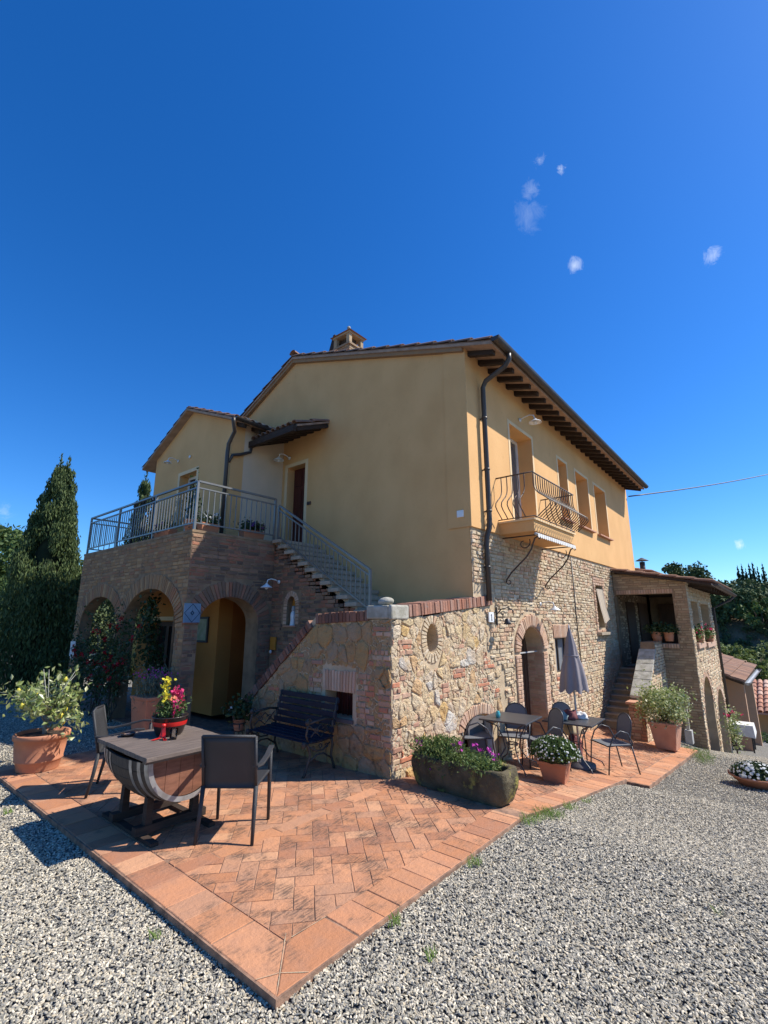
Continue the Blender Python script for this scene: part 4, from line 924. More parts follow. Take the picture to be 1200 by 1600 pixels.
for va, vb in ((-0.02, 4.42), (4.42, VB)):
    e = 1e-4 if va > 4 else -1e-4
    za, zb_ = rzm(RU0, va+(e if va > 4 else 0)), rzm(RU0, vb+(0 if va > 4 else -1e-4))
    mb.hexa([(RU0+0.03, va, za-0.075), (UM-0.001, va, za-0.075), (UM-0.001, vb, zb_-0.075), (RU0+0.03, vb, zb_-0.075), (RU0+0.03, va, za-0.002), (UM-0.001, va, za-0.002), (UM-0.001, vb, zb_-0.002), (RU0+0.03, vb, zb_-0.002)])
mb.done()
nraf = 29
for i in range(nraf):
    u = UM+0.12+i*(UE-UM-0.25)/(nraf-1); m1 = MB(); z0, z1 = rzm(u, -0.50), rzm(u, 0.1)
    m1.hexa([(u-0.04,-0.50,z0-0.085),(u+0.04,-0.50,z0-0.085),(u+0.04,0.1,z1-0.10),(u-0.04,0.1,z1-0.10),(u-0.04,-0.50,z0-0.003),(u+0.04,-0.50,z0-0.003),(u+0.04,0.1,z1-0.003),(u-0.04,0.1,z1-0.003)]); m1.build('rafter', 'dark_wood', house)
# gutters
def gutter(name, a, b, r, m, parent):
    a = Vector(a); b = Vector(b); d = (b-a).normalized(); s_ = d.cross(Vector((0, 0, 1))).normalized(); V = []
    for p in (a, b):
        for k in range(9): t = math.pi*k/8; V.append(p+s_*math.cos(t)*r+Vector((0, 0, -math.sin(t)*r)))
    for p in (a, b):
        for k in range(9): t = math.pi*k/8; V.append(p+s_*math.cos(t)*(r-0.006)+Vector((0, 0, -math.sin(t)*(r-0.006))))
    q = MB(); q.smooth = True
    q.add(V, [(k, k+1, 9+k+1, 9+k) for k in range(8)]+[(18+k, 18+k+1, 27+k+1, 27+k) for k in range(8)]); q.smooth = False
    q.add([V[k] for k in range(9)], [tuple(range(9))]); q.add([V[9+k] for k in range(9)], [tuple(range(9))]); return q.build(name, m, parent)
gutter('gutter', (RU0-0.02, -0.64, rzm(2, -0.58)+0.10), (RU1, -0.64, rzm(RU1, -0.58)+0.10), 0.075, 'gutter', house)
gz0 = rzm(2.2, -0.58)+0.03
mb = quick('downpipe', 'gutter', house)
mb.tube([(2.30,-0.64,gz0+0.02),(2.30,-0.64,gz0-0.10),(2.31,-0.56,gz0-0.20),(2.35,-0.18,gz0-0.32),(2.36,-0.115,gz0-0.42),(2.36,-0.115,3.25),(2.355,-0.11,3.12),(2.32,-0.075,2.98),(2.31,-0.07,2.85),(2.31,-0.07,1.98)], 0.042, 10); mb.done()
for z in (5.0, 4.1, 3.4, 2.5):
    mb = quick('pipe_bracket', 'gutter', house); y = -0.115 if z > 3 else -0.07; x = 2.36 if z > 3 else 2.31; mb.tube([(x, y, z-0.015), (x, y, z+0.015)], 0.05, 10); mb.box(x-0.01, x+0.01, y, 0.0, z-0.01, z+0.01); mb.done()
# thin conduit on the stone and far corner joint
mb = quick('conduit', 'gutter', house); mb.tube([(6.3, -0.035, 3.05), (6.32, -0.035, 1.6), (6.4, -0.035, 0.4)], 0.012, 6); mb.done()
# wing roof
def slopebox(mb, pts, th): mb.hexa([Vector(p) for p in pts]+[Vector(p)+Vector((0, 0, th)) for p in pts])
wr0, wr1 = UW-0.17, UM-0.003
wzr = lambda v: 5.72+(v-V0)*0.40 if v <= 6.4 else 6.404-(v-6.4)*0.50
wroof = quick('wing_roof', 'soffit', house)
slopebox(wroof, [(wr0, V0-0.30, wzr(V0-0.30)), (wr1, V0-0.30, wzr(V0-0.30)), (wr1, 6.4, wzr(6.4)), (wr0, 6.4, wzr(6.4))], 0.05)
slopebox(wroof, [(wr0, 6.4001, wzr(6.4)), (wr1, 6.4001, wzr(6.4)), (wr1, V1+0.40, wzr(V1+0.40)), (wr0, V1+0.40, wzr(V1+0.40))], 0.05)
wro = wroof.done()
for (va, vb, n) in ((V0-0.30, 6.4, 6), (V1+0.40, 6.4, 7)):
    for i in range(n):
        a_, b_ = va+(vb-va)*i/n, va+(vb-va)*(i+1)/n; m1 = MB(); tiles_run(m1, (wr0+0.06, a_, wzr(a_)+0.05), (wr0+0.06, b_, wzr(b_)+0.05), n=6, r=0.07); m1.build('roof_tile', 'rooftile', wro)
mbt = MB()
u = wr0+0.22
while u < wr1-0.05:
    tiles_run(mbt, (u, V0-0.32, wzr(V0-0.32)+0.05), (u, 6.38, wzr(6.38)+0.05), n=4); tiles_run(mbt, (u, V1+0.40, wzr(V1+0.40)+0.05), (u, 6.42, wzr(6.42)+0.05), n=4); u += 0.18
mbt.build('wing_roof_tiles', 'rooftile', wro, kind='stuff')
for i in range(4):
    u = UW+0.12+i*0.36; m1 = MB(); m1.beam((u, V0-0.26, wzr(V0-0.26)-0.045), (u, V0+0.05, wzr(V0+0.05)-0.045), 0.075, 0.085); m1.build('rafter', 'dark_wood', house)
gutter('wing_gutter', (wr0, V0-0.35, wzr(V0-0.3)+0.06), (1.60, V0-0.35, wzr(V0-0.3)+0.05), 0.06, 'gutter', house)
mb = quick('wing_downpipe', 'gutter', house); gw = wzr(V0-0.3)
mb.tube([(0.40, V0-0.35, gw+0.02), (0.40, V0-0.35, gw-0.06), (0.50, V0-0.26, gw-0.22), (0.53, V0-0.02, gw-0.42), (0.53, V0+0.0, gw-0.6), (0.53, V0, 3.15)], 0.040, 10); mb.done()
# canopy over the upper door
CU, CV0, CV1 = 1.10, 3.22, V0-0.01
mb = quick('canopy', 'soffit', house); slopebox(mb, [(CU, CV0, 5.36), (UM-0.003, CV0, 5.70), (UM-0.003, CV1, 5.70), (CU, CV1, 5.36)], 0.04); can = mb.done()
mbt = MB(); v = CV0+0.05
while v < CV1:
    tiles_run(mbt, (CU-0.04, v, 5.36+0.045), (UM-0.02, v, 5.70+0.04), n=5, r=0.07); v += 0.165
mbt.build('canopy_tiles', 'rooftile', can, kind='stuff')
for i in range(7):
    v = CV0+0.05+i*(CV1-CV0-0.12)/6; m1 = MB(); m1.beam((CU+0.01, v, 5.36-0.045), (UM-0.01, v, 5.70-0.055), 0.06, 0.08); m1.build('canopy_rafter', 'dark_wood', can)
m1 = MB(); m1.box(CU-0.10, CU-0.02, CV0+0.0, CV1+0.0, 5.24, 5.37); m1.build('canopy_beam', 'dark_wood', can)
m1 = MB(); m1.tube([(CU-0.06, CV1-0.06, 5.26), (CU-0.06, CV1-0.03, 5.14), (0.80, CV1-0.04, 5.02), (0.62, CV1-0.04, 4.96), (0.56, CV1-0.02, 4.80)], 0.032, 8); m1.build('canopy_downpipe', 'gutter', can)
# chimney
ch = quick('chimney', 'terrace_brick', house); CXc, CYc = 3.05, 3.80; zb0 = 7.2
ch.box(CXc-0.215, CXc+0.215, CYc-0.24, CYc+0.24, zb0, 8.12); cho = ch.done()
def chw(name, m, x0, x1, y0, y1, z0, z1): q = MB(); q.box(x0, x1, y0, y1, z0, z1); return q.build(name, m, cho)
pc = courses(lambda a, z, d: (a, CYc-0.24-d, z), CXc-0.215, CXc+0.215, 7.5, 8.12, lambda a, z: True, proud=(0.004, 0.01), ln=(0.1, 0.2))+courses(lambda a, z, d: (CXc-0.215-d, a, z), CYc-0.24, CYc+0.24, 7.5, 8.12, lambda a, z: True, proud=(0.004, 0.01), ln=(0.1, 0.2))
join('chimney_bricks', pc, 'loggia_brick', cho)
chw('chimney_collar', 'loggia_brick', CXc-0.25, CXc+0.25, CYc-0.28, CYc+0.28, 8.121, 8.17)
for sx in (-1, 1):
    for sy in (-1, 1): chw('chimney_pier', 'loggia_brick', CXc+sx*0.20-0.045, CXc+sx*0.20+0.045, CYc+sy*0.215-0.05, CYc+sy*0.215+0.05, 8.171, 8.40)
chw('chimney_flue', 'soil', CXc-0.12, CXc+0.12, CYc-0.15, CYc+0.15, 8.171, 8.39)
chw('chimney_collar', 'loggia_brick', CXc-0.265, CXc+0.265, CYc-0.29, CYc+0.29, 8.401, 8.45)
q = MB(); q.add([(CXc-0.31,CYc-0.34,8.451),(CXc+0.31,CYc-0.34,8.451),(CXc+0.31,CYc+0.34,8.451),(CXc-0.31,CYc+0.34,8.451),(CXc,CYc-0.02,8.72),(CXc,CYc+0.02,8.72)], [(0,1,2,3),(0,1,4),(1,2,5,4),(2,3,5),(3,0,4,5)]); q.build('chimney_cap', 'rooftile', cho)
q = MB(); q.ball((CXc, CYc, 8.76), 0.045, 8, 6); q.build('chimney_finial', 'ballstone', cho)
q = MB(); q.add([(CXc-0.28,CYc+0.25,7.0),(CXc+0.28,CYc+0.25,7.0),(CXc+0.2,CYc+0.28,8.60),(CXc-0.2,CYc+0.28,8.60),(CXc-0.28,CYc+0.75,7.2),(CXc+0.28,CYc+0.75,7.2),(CXc+0.2,CYc+0.34,8.60),(CXc-0.2,CYc+0.34,8.60)], [(0,1,2,3),(4,5,6,7),(0,4,7,3),(1,5,6,2),(3,2,6,7)]); q.build('chimney_buttress', 'dark_wood', cho)
# facade plaster details: door, ring, windows below
sg = singles
ringL = voussoirs(PL, 3.94, 1.17, 0.49, 0.41, 0.21, 34, proud=0.035, gap=0.16)
sg('brick', ringL, 'pink_brick', house)
jb = []
z = -0.55
while z < 1.12:
    for x0, x1 in ((3.25, 3.45), (4.43, 4.63)):
        k = R_.random() < 0.5; jb.append(piece(PL, [(x0, z), (x1, z), (x1, z+0.052), (x0, z+0.052)], 0.03 if x0 < 4 else 0.02)) if k else jb.extend([piece(PL, [(x0, z), (x0+0.095, z), (x0+0.095, z+0.052), (x0, z+0.052)], 0.03 if x0 < 4 else 0.02), piece(PL, [(x0+0.103, z), (x1, z), (x1, z+0.052), (x0+0.103, z+0.052)], 0.03 if x0 < 4 else 0.02)])
    z += 0.062
join('door_jamb_bricks', jb, 'pink_brick', house)
# jamb reveal bricks (right side, lit)
PJ = lambda a, z, d: (4.42-d, a, z)
rv_ = courses(PJ, 0.0, 0.35, -0.6, 1.2, lambda a, z: True, proud=(0.004, 0.01), ln=(0.12, 0.2)); join('reveal_bricks', rv_, 'pink_brick', house)
q = quick('front_door', 'brownwood', house)
vs = [(3.47, -0.6), (4.41, -0.6)]+[(3.94+0.47*math.cos(t), 1.17+0.39*math.sin(t)) for t in np.linspace(0, math.pi, 14)]
q.prism([(a, 0.30, z) for a, z in vs], (0, 0.05, 0))
for x in (3.62, 3.94, 4.26): q.box(x-0.012, x+0.012, 0.285, 0.30, -0.55, 1.4)
q.done()
q = quick('door_tie_bar', 'greystone', house); q.box(3.46, 4.42, 0.10, 0.13, 1.12, 1.14); q.done()
q = quick('white_door_post', 'whitewood', house); q.hexa([(3.50,0.02,-0.5),(3.57,0.02,-0.5),(3.57,0.06,-0.5),(3.50,0.06,-0.5),(3.47,0.02,1.0),(3.50,0.02,1.0),(3.50,0.06,1.0),(3.47,0.06,1.0)]); q.done()
# shuttered window
lt = []
for i in range(13):
    a = 5.00+i*0.069; lt.append(piece(PL, [(a, 1.35), (a+0.058, 1.35), (a+0.058+(i-6)*0.004, 1.60), (a+(i-6)*0.004, 1.60)], 0.02))
sg('brick', lt, 'pink_brick', house)
fillp = courses(PL, 5.0, 5.9, 0.40, 0.66, lambda a, z: True, proud=(0.006, 0.018), h=(0.055, 0.062), ln=(0.1, 0.2)); join('brick_patch', fillp, 'red_brick', house)
window(PL, h_shut, 0.10, frame='gutter', pane='shutter', fw=0.03, mull=1, name='shuttered_window')
# curtained window with brick surround
cw = courses(PL, 7.78, 8.70, 1.40, 2.70, lambda a, z: not (7.94 < a < 8.53 and 1.49 < z < 2.53), proud=(0.02, 0.03), h=(0.06, 0.066), ln=(0.16, 0.17), jit=0.002); join('window_surround_bricks', cw, 'pink_brick', house)
q = quick('window_sill', 'step', house); q.box(7.76, 8.72, -0.12, 0.0, 1.34, 1.40); q.done()
window(PL, h_curt, 0.16, frame='brownwood', pane='glass', fw=0.05, mull=0, name='curtained_window')
q = MB(); q.smooth = True; n = 14; V = []
for i in range(n+1):
    t = i/n; a = 7.98+0.48*t
    for k, z in enumerate((2.44, 1.95, 1.60)): V.append((a+0.05*k*(1-t), -0.02-0.05*k+0.018*math.sin(i*1.7), z+0.10*t*(k == 2)))
q.add(V, [(i*3+k, (i+1)*3+k, (i+1)*3+k+1, i*3+k+1) for i in range(n) for k in range(2)]); q.build('curtain', 'curtain', house)
# cellar arch
q = MB(); 
sg('brick', voussoirs(PL, CA, 0.22, CW, 0.17, 0.14, 22, proud=0.02, gap=0.18), 'pink_brick', house)
vs = [(CA-CW, -0.6), (CA+CW, -0.6)]+[(CA+CW*math.cos(t), 0.22+0.17*math.sin(t)) for t in np.linspace(0, math.pi, 12)]
q = quick('cellar_shutter', 'brownwood', house); q.prism([(a, 0.12, z) for a, z in vs], (0, 0.04, 0)); q.done()
# balcony
bal = quick('balcony', 'plaster', house)
B0, B1, BD = 2.86, 4.74, 0.64
bal.hexa([(B0,-0.02,3.09),(B1,-0.02,3.09),(B1,-BD,3.09),(B0,-BD,3.09),(B0,-0.02,3.27),(B1,-0.02,3.27),(B1,-BD,3.27),(B0,-BD,3.27)]); bo = bal.done()
q = MB(); q.box(B0-0.03, B1+0.03, -BD-0.03, -0.02, 3.271, 3.30); q.build('balcony_slab_edge', 'trim', bo)
def belly(t, top, botz):  # outward bulge profile
    z = botz+(top-botz)*t; return 0.02+0.27*math.exp(-((t-0.27)/0.22)**2)+0.02*t, z
tz_, bz_ = 4.06, 3.32
def bar(x, y, nx_, ny_):
    q = MB(); pts = []
    for i in range(13):
        o_, z = belly(i/12, tz_, bz_); pts.append((x+nx_*o_, y+ny_*o_, z))
    q.tube(pts, 0.009, 5); q.build('balcony_bar', 'iron', bo)
nb = 19
for i in range(nb+1): bar(B0+(B1-B0)*i/nb, -BD, 0, -1)
for i in range(1, 6):
    bar(B0, -0.03-(BD-0.03)*i/6, -1, 0); bar(B1, -0.03-(BD-0.03)*i/6, 1, 0)
q = MB(); o_ = 0.04; q.tube([(B0-o_, 0, tz_), (B0-o_, -BD-o_, tz_), (B1+o_, -BD-o_, tz_), (B1+o_, 0, tz_)], 0.013, 6); q.build('balcony_handrail', 'iron', bo)
q = MB(); q.tube([(B0-0.02, 0, bz_+0.01), (B0-0.02, -BD-0.02, bz_+0.01), (B1+0.02, -BD-0.02, bz_+0.01), (B1+0.02, 0, bz_+0.01)], 0.010, 6); q.build('balcony_bottom_rail', 'iron', bo)
def curl(c, r0, r1, a0, a1, n=14): return [(c[0]+(r0+(r1-r0)*i/n)*math.cos(a0+(a1-a0)*i/n), c[1]+(r0+(r1-r0)*i/n)*math.sin(a0+(a1-a0)*i/n)) for i in range(n+1)]
for x in (B0+0.14, B1-0.06):
    q = MB(); q.tube([(x, -0.02, 3.045), (x, -BD, 3.045)], 0.012, 6)
    q.tube([(x, -BD-y_, z_) for y_, z_ in [(0.0, 3.02), (-0.06, 2.99), (-0.10, 2.90), (-0.13, 2.82), (-0.22, 2.70), (-0.36, 2.58), (-0.50, 2.46), (-0.58, 2.36), (-0.60, 2.31)]], 0.013, 6)
    q.tube([(x, -a, z) for a, z in curl((BD-0.25, 2.93), 0.115, 0.03, 0.5, -4.6)], 0.009, 5); q.tube([(x, -a, z) for a, z in curl((0.09, 2.31), 0.05, 0.015, 3.1, 8.2)], 0.009, 5)
    q.tube([(x, -a, z) for a, z in curl((BD+0.01, 2.99), 0.035, 0.01, 2.6, -3.0)], 0.008, 5); q.build('balcony_bracket', 'iron', bo)
# rolled awning under the balcony with scalloped fringe
aw = quick('awning_roll', 'pole', bo); aw.tube([(B0+0.02, -BD+0.0, 3.045), (B1-0.02, -BD+0.0, 3.045)], 0.022, 8); aw.done()
aw = quick('awning_fringe', 'white_cloth', bo); nn = 20
for i in range(nn):
    x0 = B0+0.05+(B1-B0-0.1)*i/nn; x1 = x0+(B1-B0-0.1)/nn*0.86; xm = (x0+x1)/2
    aw.prism([(x0, -BD-0.035, 3.055), (x1, -BD-0.035, 3.055), (x1, -BD-0.035, 3.0), (xm, -BD-0.035, 2.982), (x0, -BD-0.035, 3.0)], (0, 0.006, 0))
aw.done()

# ================================================================ LAMPS, PLATES, SMALL WALL THINGS
def wall_lamp(label, pos, face, size=1.0, m='white', rz=None):
    """swan-neck lamp; face = outward direction of the wall"""
    t = thing('wall_lamp', label, 'wall lamp', pos, math.atan2(face[1], face[0])-math.pi/2, group='swan-neck lamps on the house walls')
    k = size
    q = MB(); q.tube([(0, 0, 0), (0, 0.02*k, 0)], 0.035*k, 10); q.build('wall_plate', m, t)
    q = MB(); q.tube([(0, 0.01, 0), (0, 0.08*k, 0.03*k), (0, 0.18*k, 0.045*k), (0, 0.25*k, 0.02*k), (0, 0.27*k, -0.05*k)], 0.010*k, 6); q.build('arm', m, t)
    q = MB(); q.lathe([(0.018*k, -0.04*k), (0.03*k, -0.06*k), (0.10*k, -0.105*k), (0.105*k, -0.115*k), (0.095*k, -0.11*k), (0.01*k, -0.07*k)], (0, 0.27*k, 0), 18); q.build('lamp_shade', m, t)
    q = MB(); q.ball((0, 0.27*k, -0.115*k), 0.032*k, 8, 6); q.build('bulb', 'whitewood', t); return t
wall_lamp('white swan-neck lamp on the stair wall beside the arched opening', (0.985, 3.40, 2.36), (-1, 0), 1.0)
wall_lamp('white lamp with fluted shade high above the balcony door', (3.98, -0.04, zf(4, 5.56)), (0, -1), 1.15)
wall_lamp('white lamp tucked under the canopy over the upper door', (1.93, 4.46, 5.20), (-1, 0), 1.1)
wall_lamp('small pale lamp on the yellow wing above the terrace', (0.605, 6.9, 5.32), (-1, 0), 0.9)
wall_lamp('white lamp on the sunlit stone wall above the arched door', (4.40, -0.02, 1.98), (0, -1), 1.0)
q = quick('junction_box', 'white', None, bevel=0.006); q.box(1.90, 1.938, 0.09, 0.21, 3.26, 3.37); tag(q.done(), 'small white junction box on the shaded yellow gable near its corner', 'junction box')
q = quick('round_wall_box', 'white', None); q.tube([(0.60, 6.35, 5.3), (0.58, 6.35, 5.3)], 0.035, 12); tag(q.done(), 'small round white box beside the lamp on the yellow wing', 'junction box')
db = thing('doorbell', 'small dark doorbell plate to the right of the red brown upper door', 'doorbell', (1.935, 3.76, 4.06))
q = MB(); q.box(-0.02, 0.003, -0.055, 0.055, -0.035, 0.035); q.build('bell_plate', 'iron', db, bevel=0.004)
q = MB(); q.tube([(-0.02, 0, 0), (-0.028, 0, 0)], 0.014, 10); q.build('bell_button', 'dull_metal', db)
# house number
hn = thing('house_number', 'white ceramic tile with the house number 1 on the sunny stone wall', 'number plate', (2.40, -0.045, 1.735))
q = MB(); q.box(-0.078, 0.078, -0.004, 0.02, -0.075, 0.075); q.build('ceramic_tile', 'white', hn, bevel=0.004)
q = MB(); q.box(-0.008, 0.008, -0.0075, -0.0045, -0.042, 0.042); q.hexa([(-0.026,-0.0075,0.022),(-0.008,-0.0075,0.040),(-0.008,-0.0046,0.040),(-0.026,-0.0046,0.022),(-0.026,-0.0075,0.032),(-0.008,-0.0075,0.046),(-0.008,-0.0046,0.046),(-0.026,-0.0046,0.032)]); q.box(-0.022, 0.022, -0.0075, -0.0045, -0.048, -0.041); q.build('numeral', 'ink', hn)
# iron bell bracket
ib = thing('iron_bell_bracket', 'black wrought iron bracket with a hanging bell next to the house number', 'bell bracket', (2.60, -0.02, 1.75))
q = MB(); q.box(-0.01, 0.01, -0.025, 0, -0.14, 0.14); q.build('wall_bar', 'black', ib)
q = MB(); q.tube([(0, -0.02, 0.03), (0.0, -0.10, 0.11), (0, -0.2, 0.13), (0, -0.28, 0.10), (0, -0.30, 0.06)], 0.009, 6); q.tube([(0, -0.02, -0.01), (0, -0.16, -0.01)], 0.008, 6)
q.tube([(0, -a, z) for a, z in curl((0.12, 0.04), 0.045, 0.012, 0, 6)], 0.007, 5); q.build('scroll_arm', 'black', ib)
q = MB(); q.lathe([(0.012, 0.05), (0.035, 0.035), (0.045, -0.01), (0.065, -0.045), (0.055, -0.045), (0.0, 0.02)], (0, -0.19, -0.08), 14); q.build('bell', 'black', ib)
# blue tile sign
bs_ = thing('ceramic_panel', 'blue ceramic panel with a diamond pattern on the corner pillar of the arcade', 'ceramic panel', (-0.53, 3.575, 1.80))
for sx in (-1, 1):
    for sz in (-1, 1):
        q = MB(); q.box(min(0, sx*0.138)+0.001, max(0, sx*0.138)-0.001, -0.006, 0.006, min(0, sz*0.148)+0.001, max(0, sz*0.148)-0.001); q.build('tile', 'bluetile', bs_, bevel=0.002)
q = MB(); c4 = [(0, 0.140), (0.128, 0), (0, -0.140), (-0.128, 0)]
for i in range(4):
    a, b = c4[i], c4[(i+1) % 4]; q.beam((a[0], -0.0075, a[1]), (b[0], -0.0075, b[1]), 0.009, 0.002, up=(0, 1, 0))
q.add([(0.035*math.cos(t), -0.0085, 0.04*math.sin(t)) for t in (0, math.pi/2, math.pi, 1.5*math.pi)], [(0, 1, 2, 3)]); q.build('diamond_pattern', 'bluedark', bs_)
q = MB(); q.add([(0.013*math.cos(t), -0.0095, 0.014*math.sin(t)) for t in (0, math.pi/2, math.pi, 1.5*math.pi)], [(0, 1, 2, 3)]); q.build('diamond_centre', 'bluetile', bs_)
# statue in niche
sn = thing('madonna_statue', 'small pale robed statue standing in the arched niche of the stair wall', 'statue', (1.05, 3.05, 1.60))
q = MB(); q.lathe([(0.055, 0), (0.05, 0.02), (0.045, 0.1), (0.052, 0.17), (0.045, 0.21), (0.03, 0.235), (0.018, 0.25), (0.016, 0.262)], n=12, wob=0.12); q.build('robe', 'white', sn)
q = MB(); q.ball((0, 0, 0.288), 0.028, 10, 7, (1, 1, 1.2)); q.build('head', 'ballstone', sn)
q = MB(); q.lathe([(0.036, 0.25), (0.038, 0.29), (0.03, 0.325), (0.0, 0.335)], (0.008, 0, 0), 12); q.build('veil', 'greystone', sn)
q = quick('niche_sill', 'terracotta2', stair); q.box(0.96, 1.1, NV-NW-0.05, NV+NW+0.05, 1.575, 1.60); q.done()
ap = thing('amber_lantern', 'amber coloured wall panel lantern low on the stair wall above the sloping coping', 'lantern', (0.98, 3.46, 1.28))
q = MB(); q.box(-0.03, 0, -0.075, 0.075, -0.10, 0.12); q.build('panel', 'amber', ap, bevel=0.004)
q = MB(); q.ball((-0.05, 0.02, -0.13), 0.03, 8, 6, (0.6, 1, 1)); q.build('bracket_knob', 'whitewood', ap)
# stone lump on the corner
q = quick('parapet_stone', 'ballstone', None); q.ball((0.07, 0.14, 1.915), 0.085, 20, 14, (0.95, 1.2, 0.62))
for i, v in enumerate(q.v):
    w = Vector(v); n_ = noise.noise_vector(w*7)*0.022; q.v[i] = (w.x+n_.x, w.y+n_.y, max(w.z+n_.z, 1.868))
tag(q.done(), 'rough pale rounded stone resting on the corner of the staircase parapet', 'stone')
# cable
cb = thing('overhead_cable', 'thin black cable running from the far eave corner out over the yard', 'cable')
q = MB(); A_ = Vector((12.2, -0.1, 5.62)); B_ = Vector((25.6, -3.75, 8.85)); q.tube([A_.lerp(B_, i/12)-Vector((0, 0, 0.07*(1-(2*i/12-1)**2))) for i in range(13)], 0.022, 5); q.build('wire', 'black', cb)

# ================================================================ RIGHT-HAND LOGGIA
log = thing('side_loggia', 'brick and stone loggia with arches at the far end of the house', 'loggia')
UL, VL, UR = 9.5, -1.70, 14.0
PLW = lambda a, z, d: (UL-d, a, z)
ltop = lambda v: 2.92+0.13*v
mb = quick('brick_end_wall', 'mortar_dark', log)
h_lo = Hole(-1.39, -0.84, 1.12, 2.34); h_ls = Hole(-0.80, -0.05, 0.52, 2.34)
wall(mb, PLW, VL, -0.03, -3.5, ltop, [Hole(-1.39, -0.80, 1.12, 2.34), Hole(-0.80, -0.05, 0.50, 2.34)], t=0.30, ends=False); mb.done()
q = quick('loggia_ceiling', 'dark_wood', log); q.box(UL+0.3, UR, VL+0.3, -0.02, 2.42, 2.46); q.done()
in_l = lambda a, z: not (-1.40 < a < -0.80 and 1.0 < z < 2.46) and not (-0.81 <= a < -0.03 and 0.4 < z < 2.46) and z < ltop(a)-0.01
pc = courses(PLW, VL, -0.03, -1.5, 2.95, in_l, h=(0.058, 0.062), ln=(0.16, 0.26), proud=(0.004, 0.012), jit=0.003)
join('end_wall_bricks', pc, 'loggia_brick', log)
ls = []
a = -1.40
while a < -0.08: ls.append(piece(PLW, [(a, 2.35), (a+0.052, 2.35), (a+0.052, 2.455), (a, 2.455)], 0.012)); a += 0.06
a = -1.40
while a < -0.84: ls.append(piece(PLW, [(a, 1.01), (a+0.052, 1.01), (a+0.052, 1.115), (a, 1.115)], 0.035)); a += 0.06
join('soldier_course_bricks', ls, 'pink_brick', log)
PLS = PV(VL)
ha1 = Hole(9.87, 11.5, -3.4, ell(10.7, -0.45, 0.82, 0.72), 12); ha2 = Hole(12.1, 13.8, -3.4, ell(12.95, -0.95, 0.85, 0.68), 12)
hw1 = Hole(9.92, 11.1, 1.13, 2.16); hw2 = Hole(11.6, 13.3, 1.08, 2.14)
mb = quick('sunny_stone_wall', 'mortar', log); wall(mb, PLS, UL, UR, -3.5, 2.62, [ha1, ha2, hw1, hw2], t=0.30, ends=False)
mb.add([(UR, VL, -3.5), (UR, 0, -3.5), (UR, 0, 2.9), (UR, VL, 2.62)], [(0, 1, 2, 3)]); mb.done()
def in_ls(a, z):
    for h in (ha1, ha2): 
        if h.has(a, z, 0.10): return False
    for h in (hw1, hw2):
        if h.a0-0.03 < a < h.a1+0.03 and h.lo(a)-0.12 < z < h.hi(a)+0.02: return False
    return True
pc = courses(PLS, UL, UR, -2.6, 2.6, in_ls, h=(0.06, 0.10), ln=(0.10, 0.24), proud=(0.010, 0.025), jit=0.008, rnd=0.4); join('sunny_wall_stones', pc, 'facade_stone', log)
for h in (hw1, hw2):
    q = MB(); q.box(h.a0-0.05, h.a1+0.05, VL-0.07, VL+0.3, h.lo(10)-0.13, h.lo(10)); q.build('window_sill', 'pink_brick', log)
sg('brick', voussoirs(PLS, 10.685, -0.45, 0.82, 0.72, 0.12, 24, proud=0.015)+voussoirs(PLS, 12.95, -0.95, 0.85, 0.68, 0.12, 22, proud=0.015), 'pink_brick', log)
q = quick('loggia_back_wall', 'mortar_dark', log); q.box(UL+0.3, UR, -0.02, -0.002, 0.4, 2.9); q.box(13.7, 13.9, VL+0.3, 0, 0.4, 2.85); q.done()
q = quick('loggia_floor', 'step', log); q.box(UL+0.001, UR-0.01, VL+0.3, -0.02, 0.36, 0.50); q.done()
q = quick('lower_back_wall', 'mortar_dark', log); q.box(UL+0.3, UR, -0.4, -0.2, -3.5, 0.35); q.done()
q = quick('loggia_door', 'brownwood', log); q.box(10.6, 11.5, -0.06, -0.021, 0.5, 2.2); q.box(12.0, 13.2, -0.06, -0.021, 0.5, 2.2); q.box(13.64, 13.699, -1.1, -0.3, 0.5, 2.2); q.done()
# roof of loggia
def lr(u0, u1, z0, th, m, nm):
    q = MB(); q.hexa([(u0,-2.25,2.50+z0),(u1,-2.25,2.44+z0),(u1,-0.04,2.92+z0),(u0,-0.04,2.94+z0),(u0,-2.25,2.50+z0+th),(u1,-2.25,2.44+z0+th),(u1,-0.04,2.92+z0+th),(u0,-0.04,2.94+z0+th)]); return q.build(nm, m, log)
lro = lr(UL-0.12, UR+0.5, 0, 0.05, 'dark_wood', 'roof')
mbt = MB(); u = UL-0.06; k = 0
while u < UR+0.5:
    m1 = MB(); tiles_run(m1, (u, -2.28, 2.57), (u, -0.06, 3.00), n=5, r=0.075)
    if k == 0:
        for j in range(6): m2 = MB(); tiles_run(m2, (u, -2.28+j*0.37, 2.57+j*0.0717), (u, -2.28+(j+1)*0.37, 2.57+(j+1)*0.0717), n=5, r=0.075); m2.build('roof_tile', 'rooftile', lro)
    else: mbt.add(m1.v, m1.f)
    u += 0.19; k += 1
mbt.build('loggia_roof_tiles', 'rooftile', lro, kind='stuff')
for i in range(9):
    u = UL+0.35+i*0.52; q = MB(); q.beam((u, -2.2, 2.47-0.03), (u, VL+0.05, 2.585-0.03), 0.07, 0.08); q.build('rafter', 'dark_wood', log)
gutter('loggia_gutter', (UL-0.1, -2.33, 2.53), (UR+0.5, -2.33, 2.46), 0.06, 'gutter', log)
q = quick('loggia_downpipe', 'gutter', log); q.tube([(UR+0.35, -2.33, 2.44), (UR+0.3, -2.2, 2.30), (UR+0.1, VL-0.05, 2.05), (UR+0.1, VL-0.05, -2.0)], 0.04, 8); q.done()
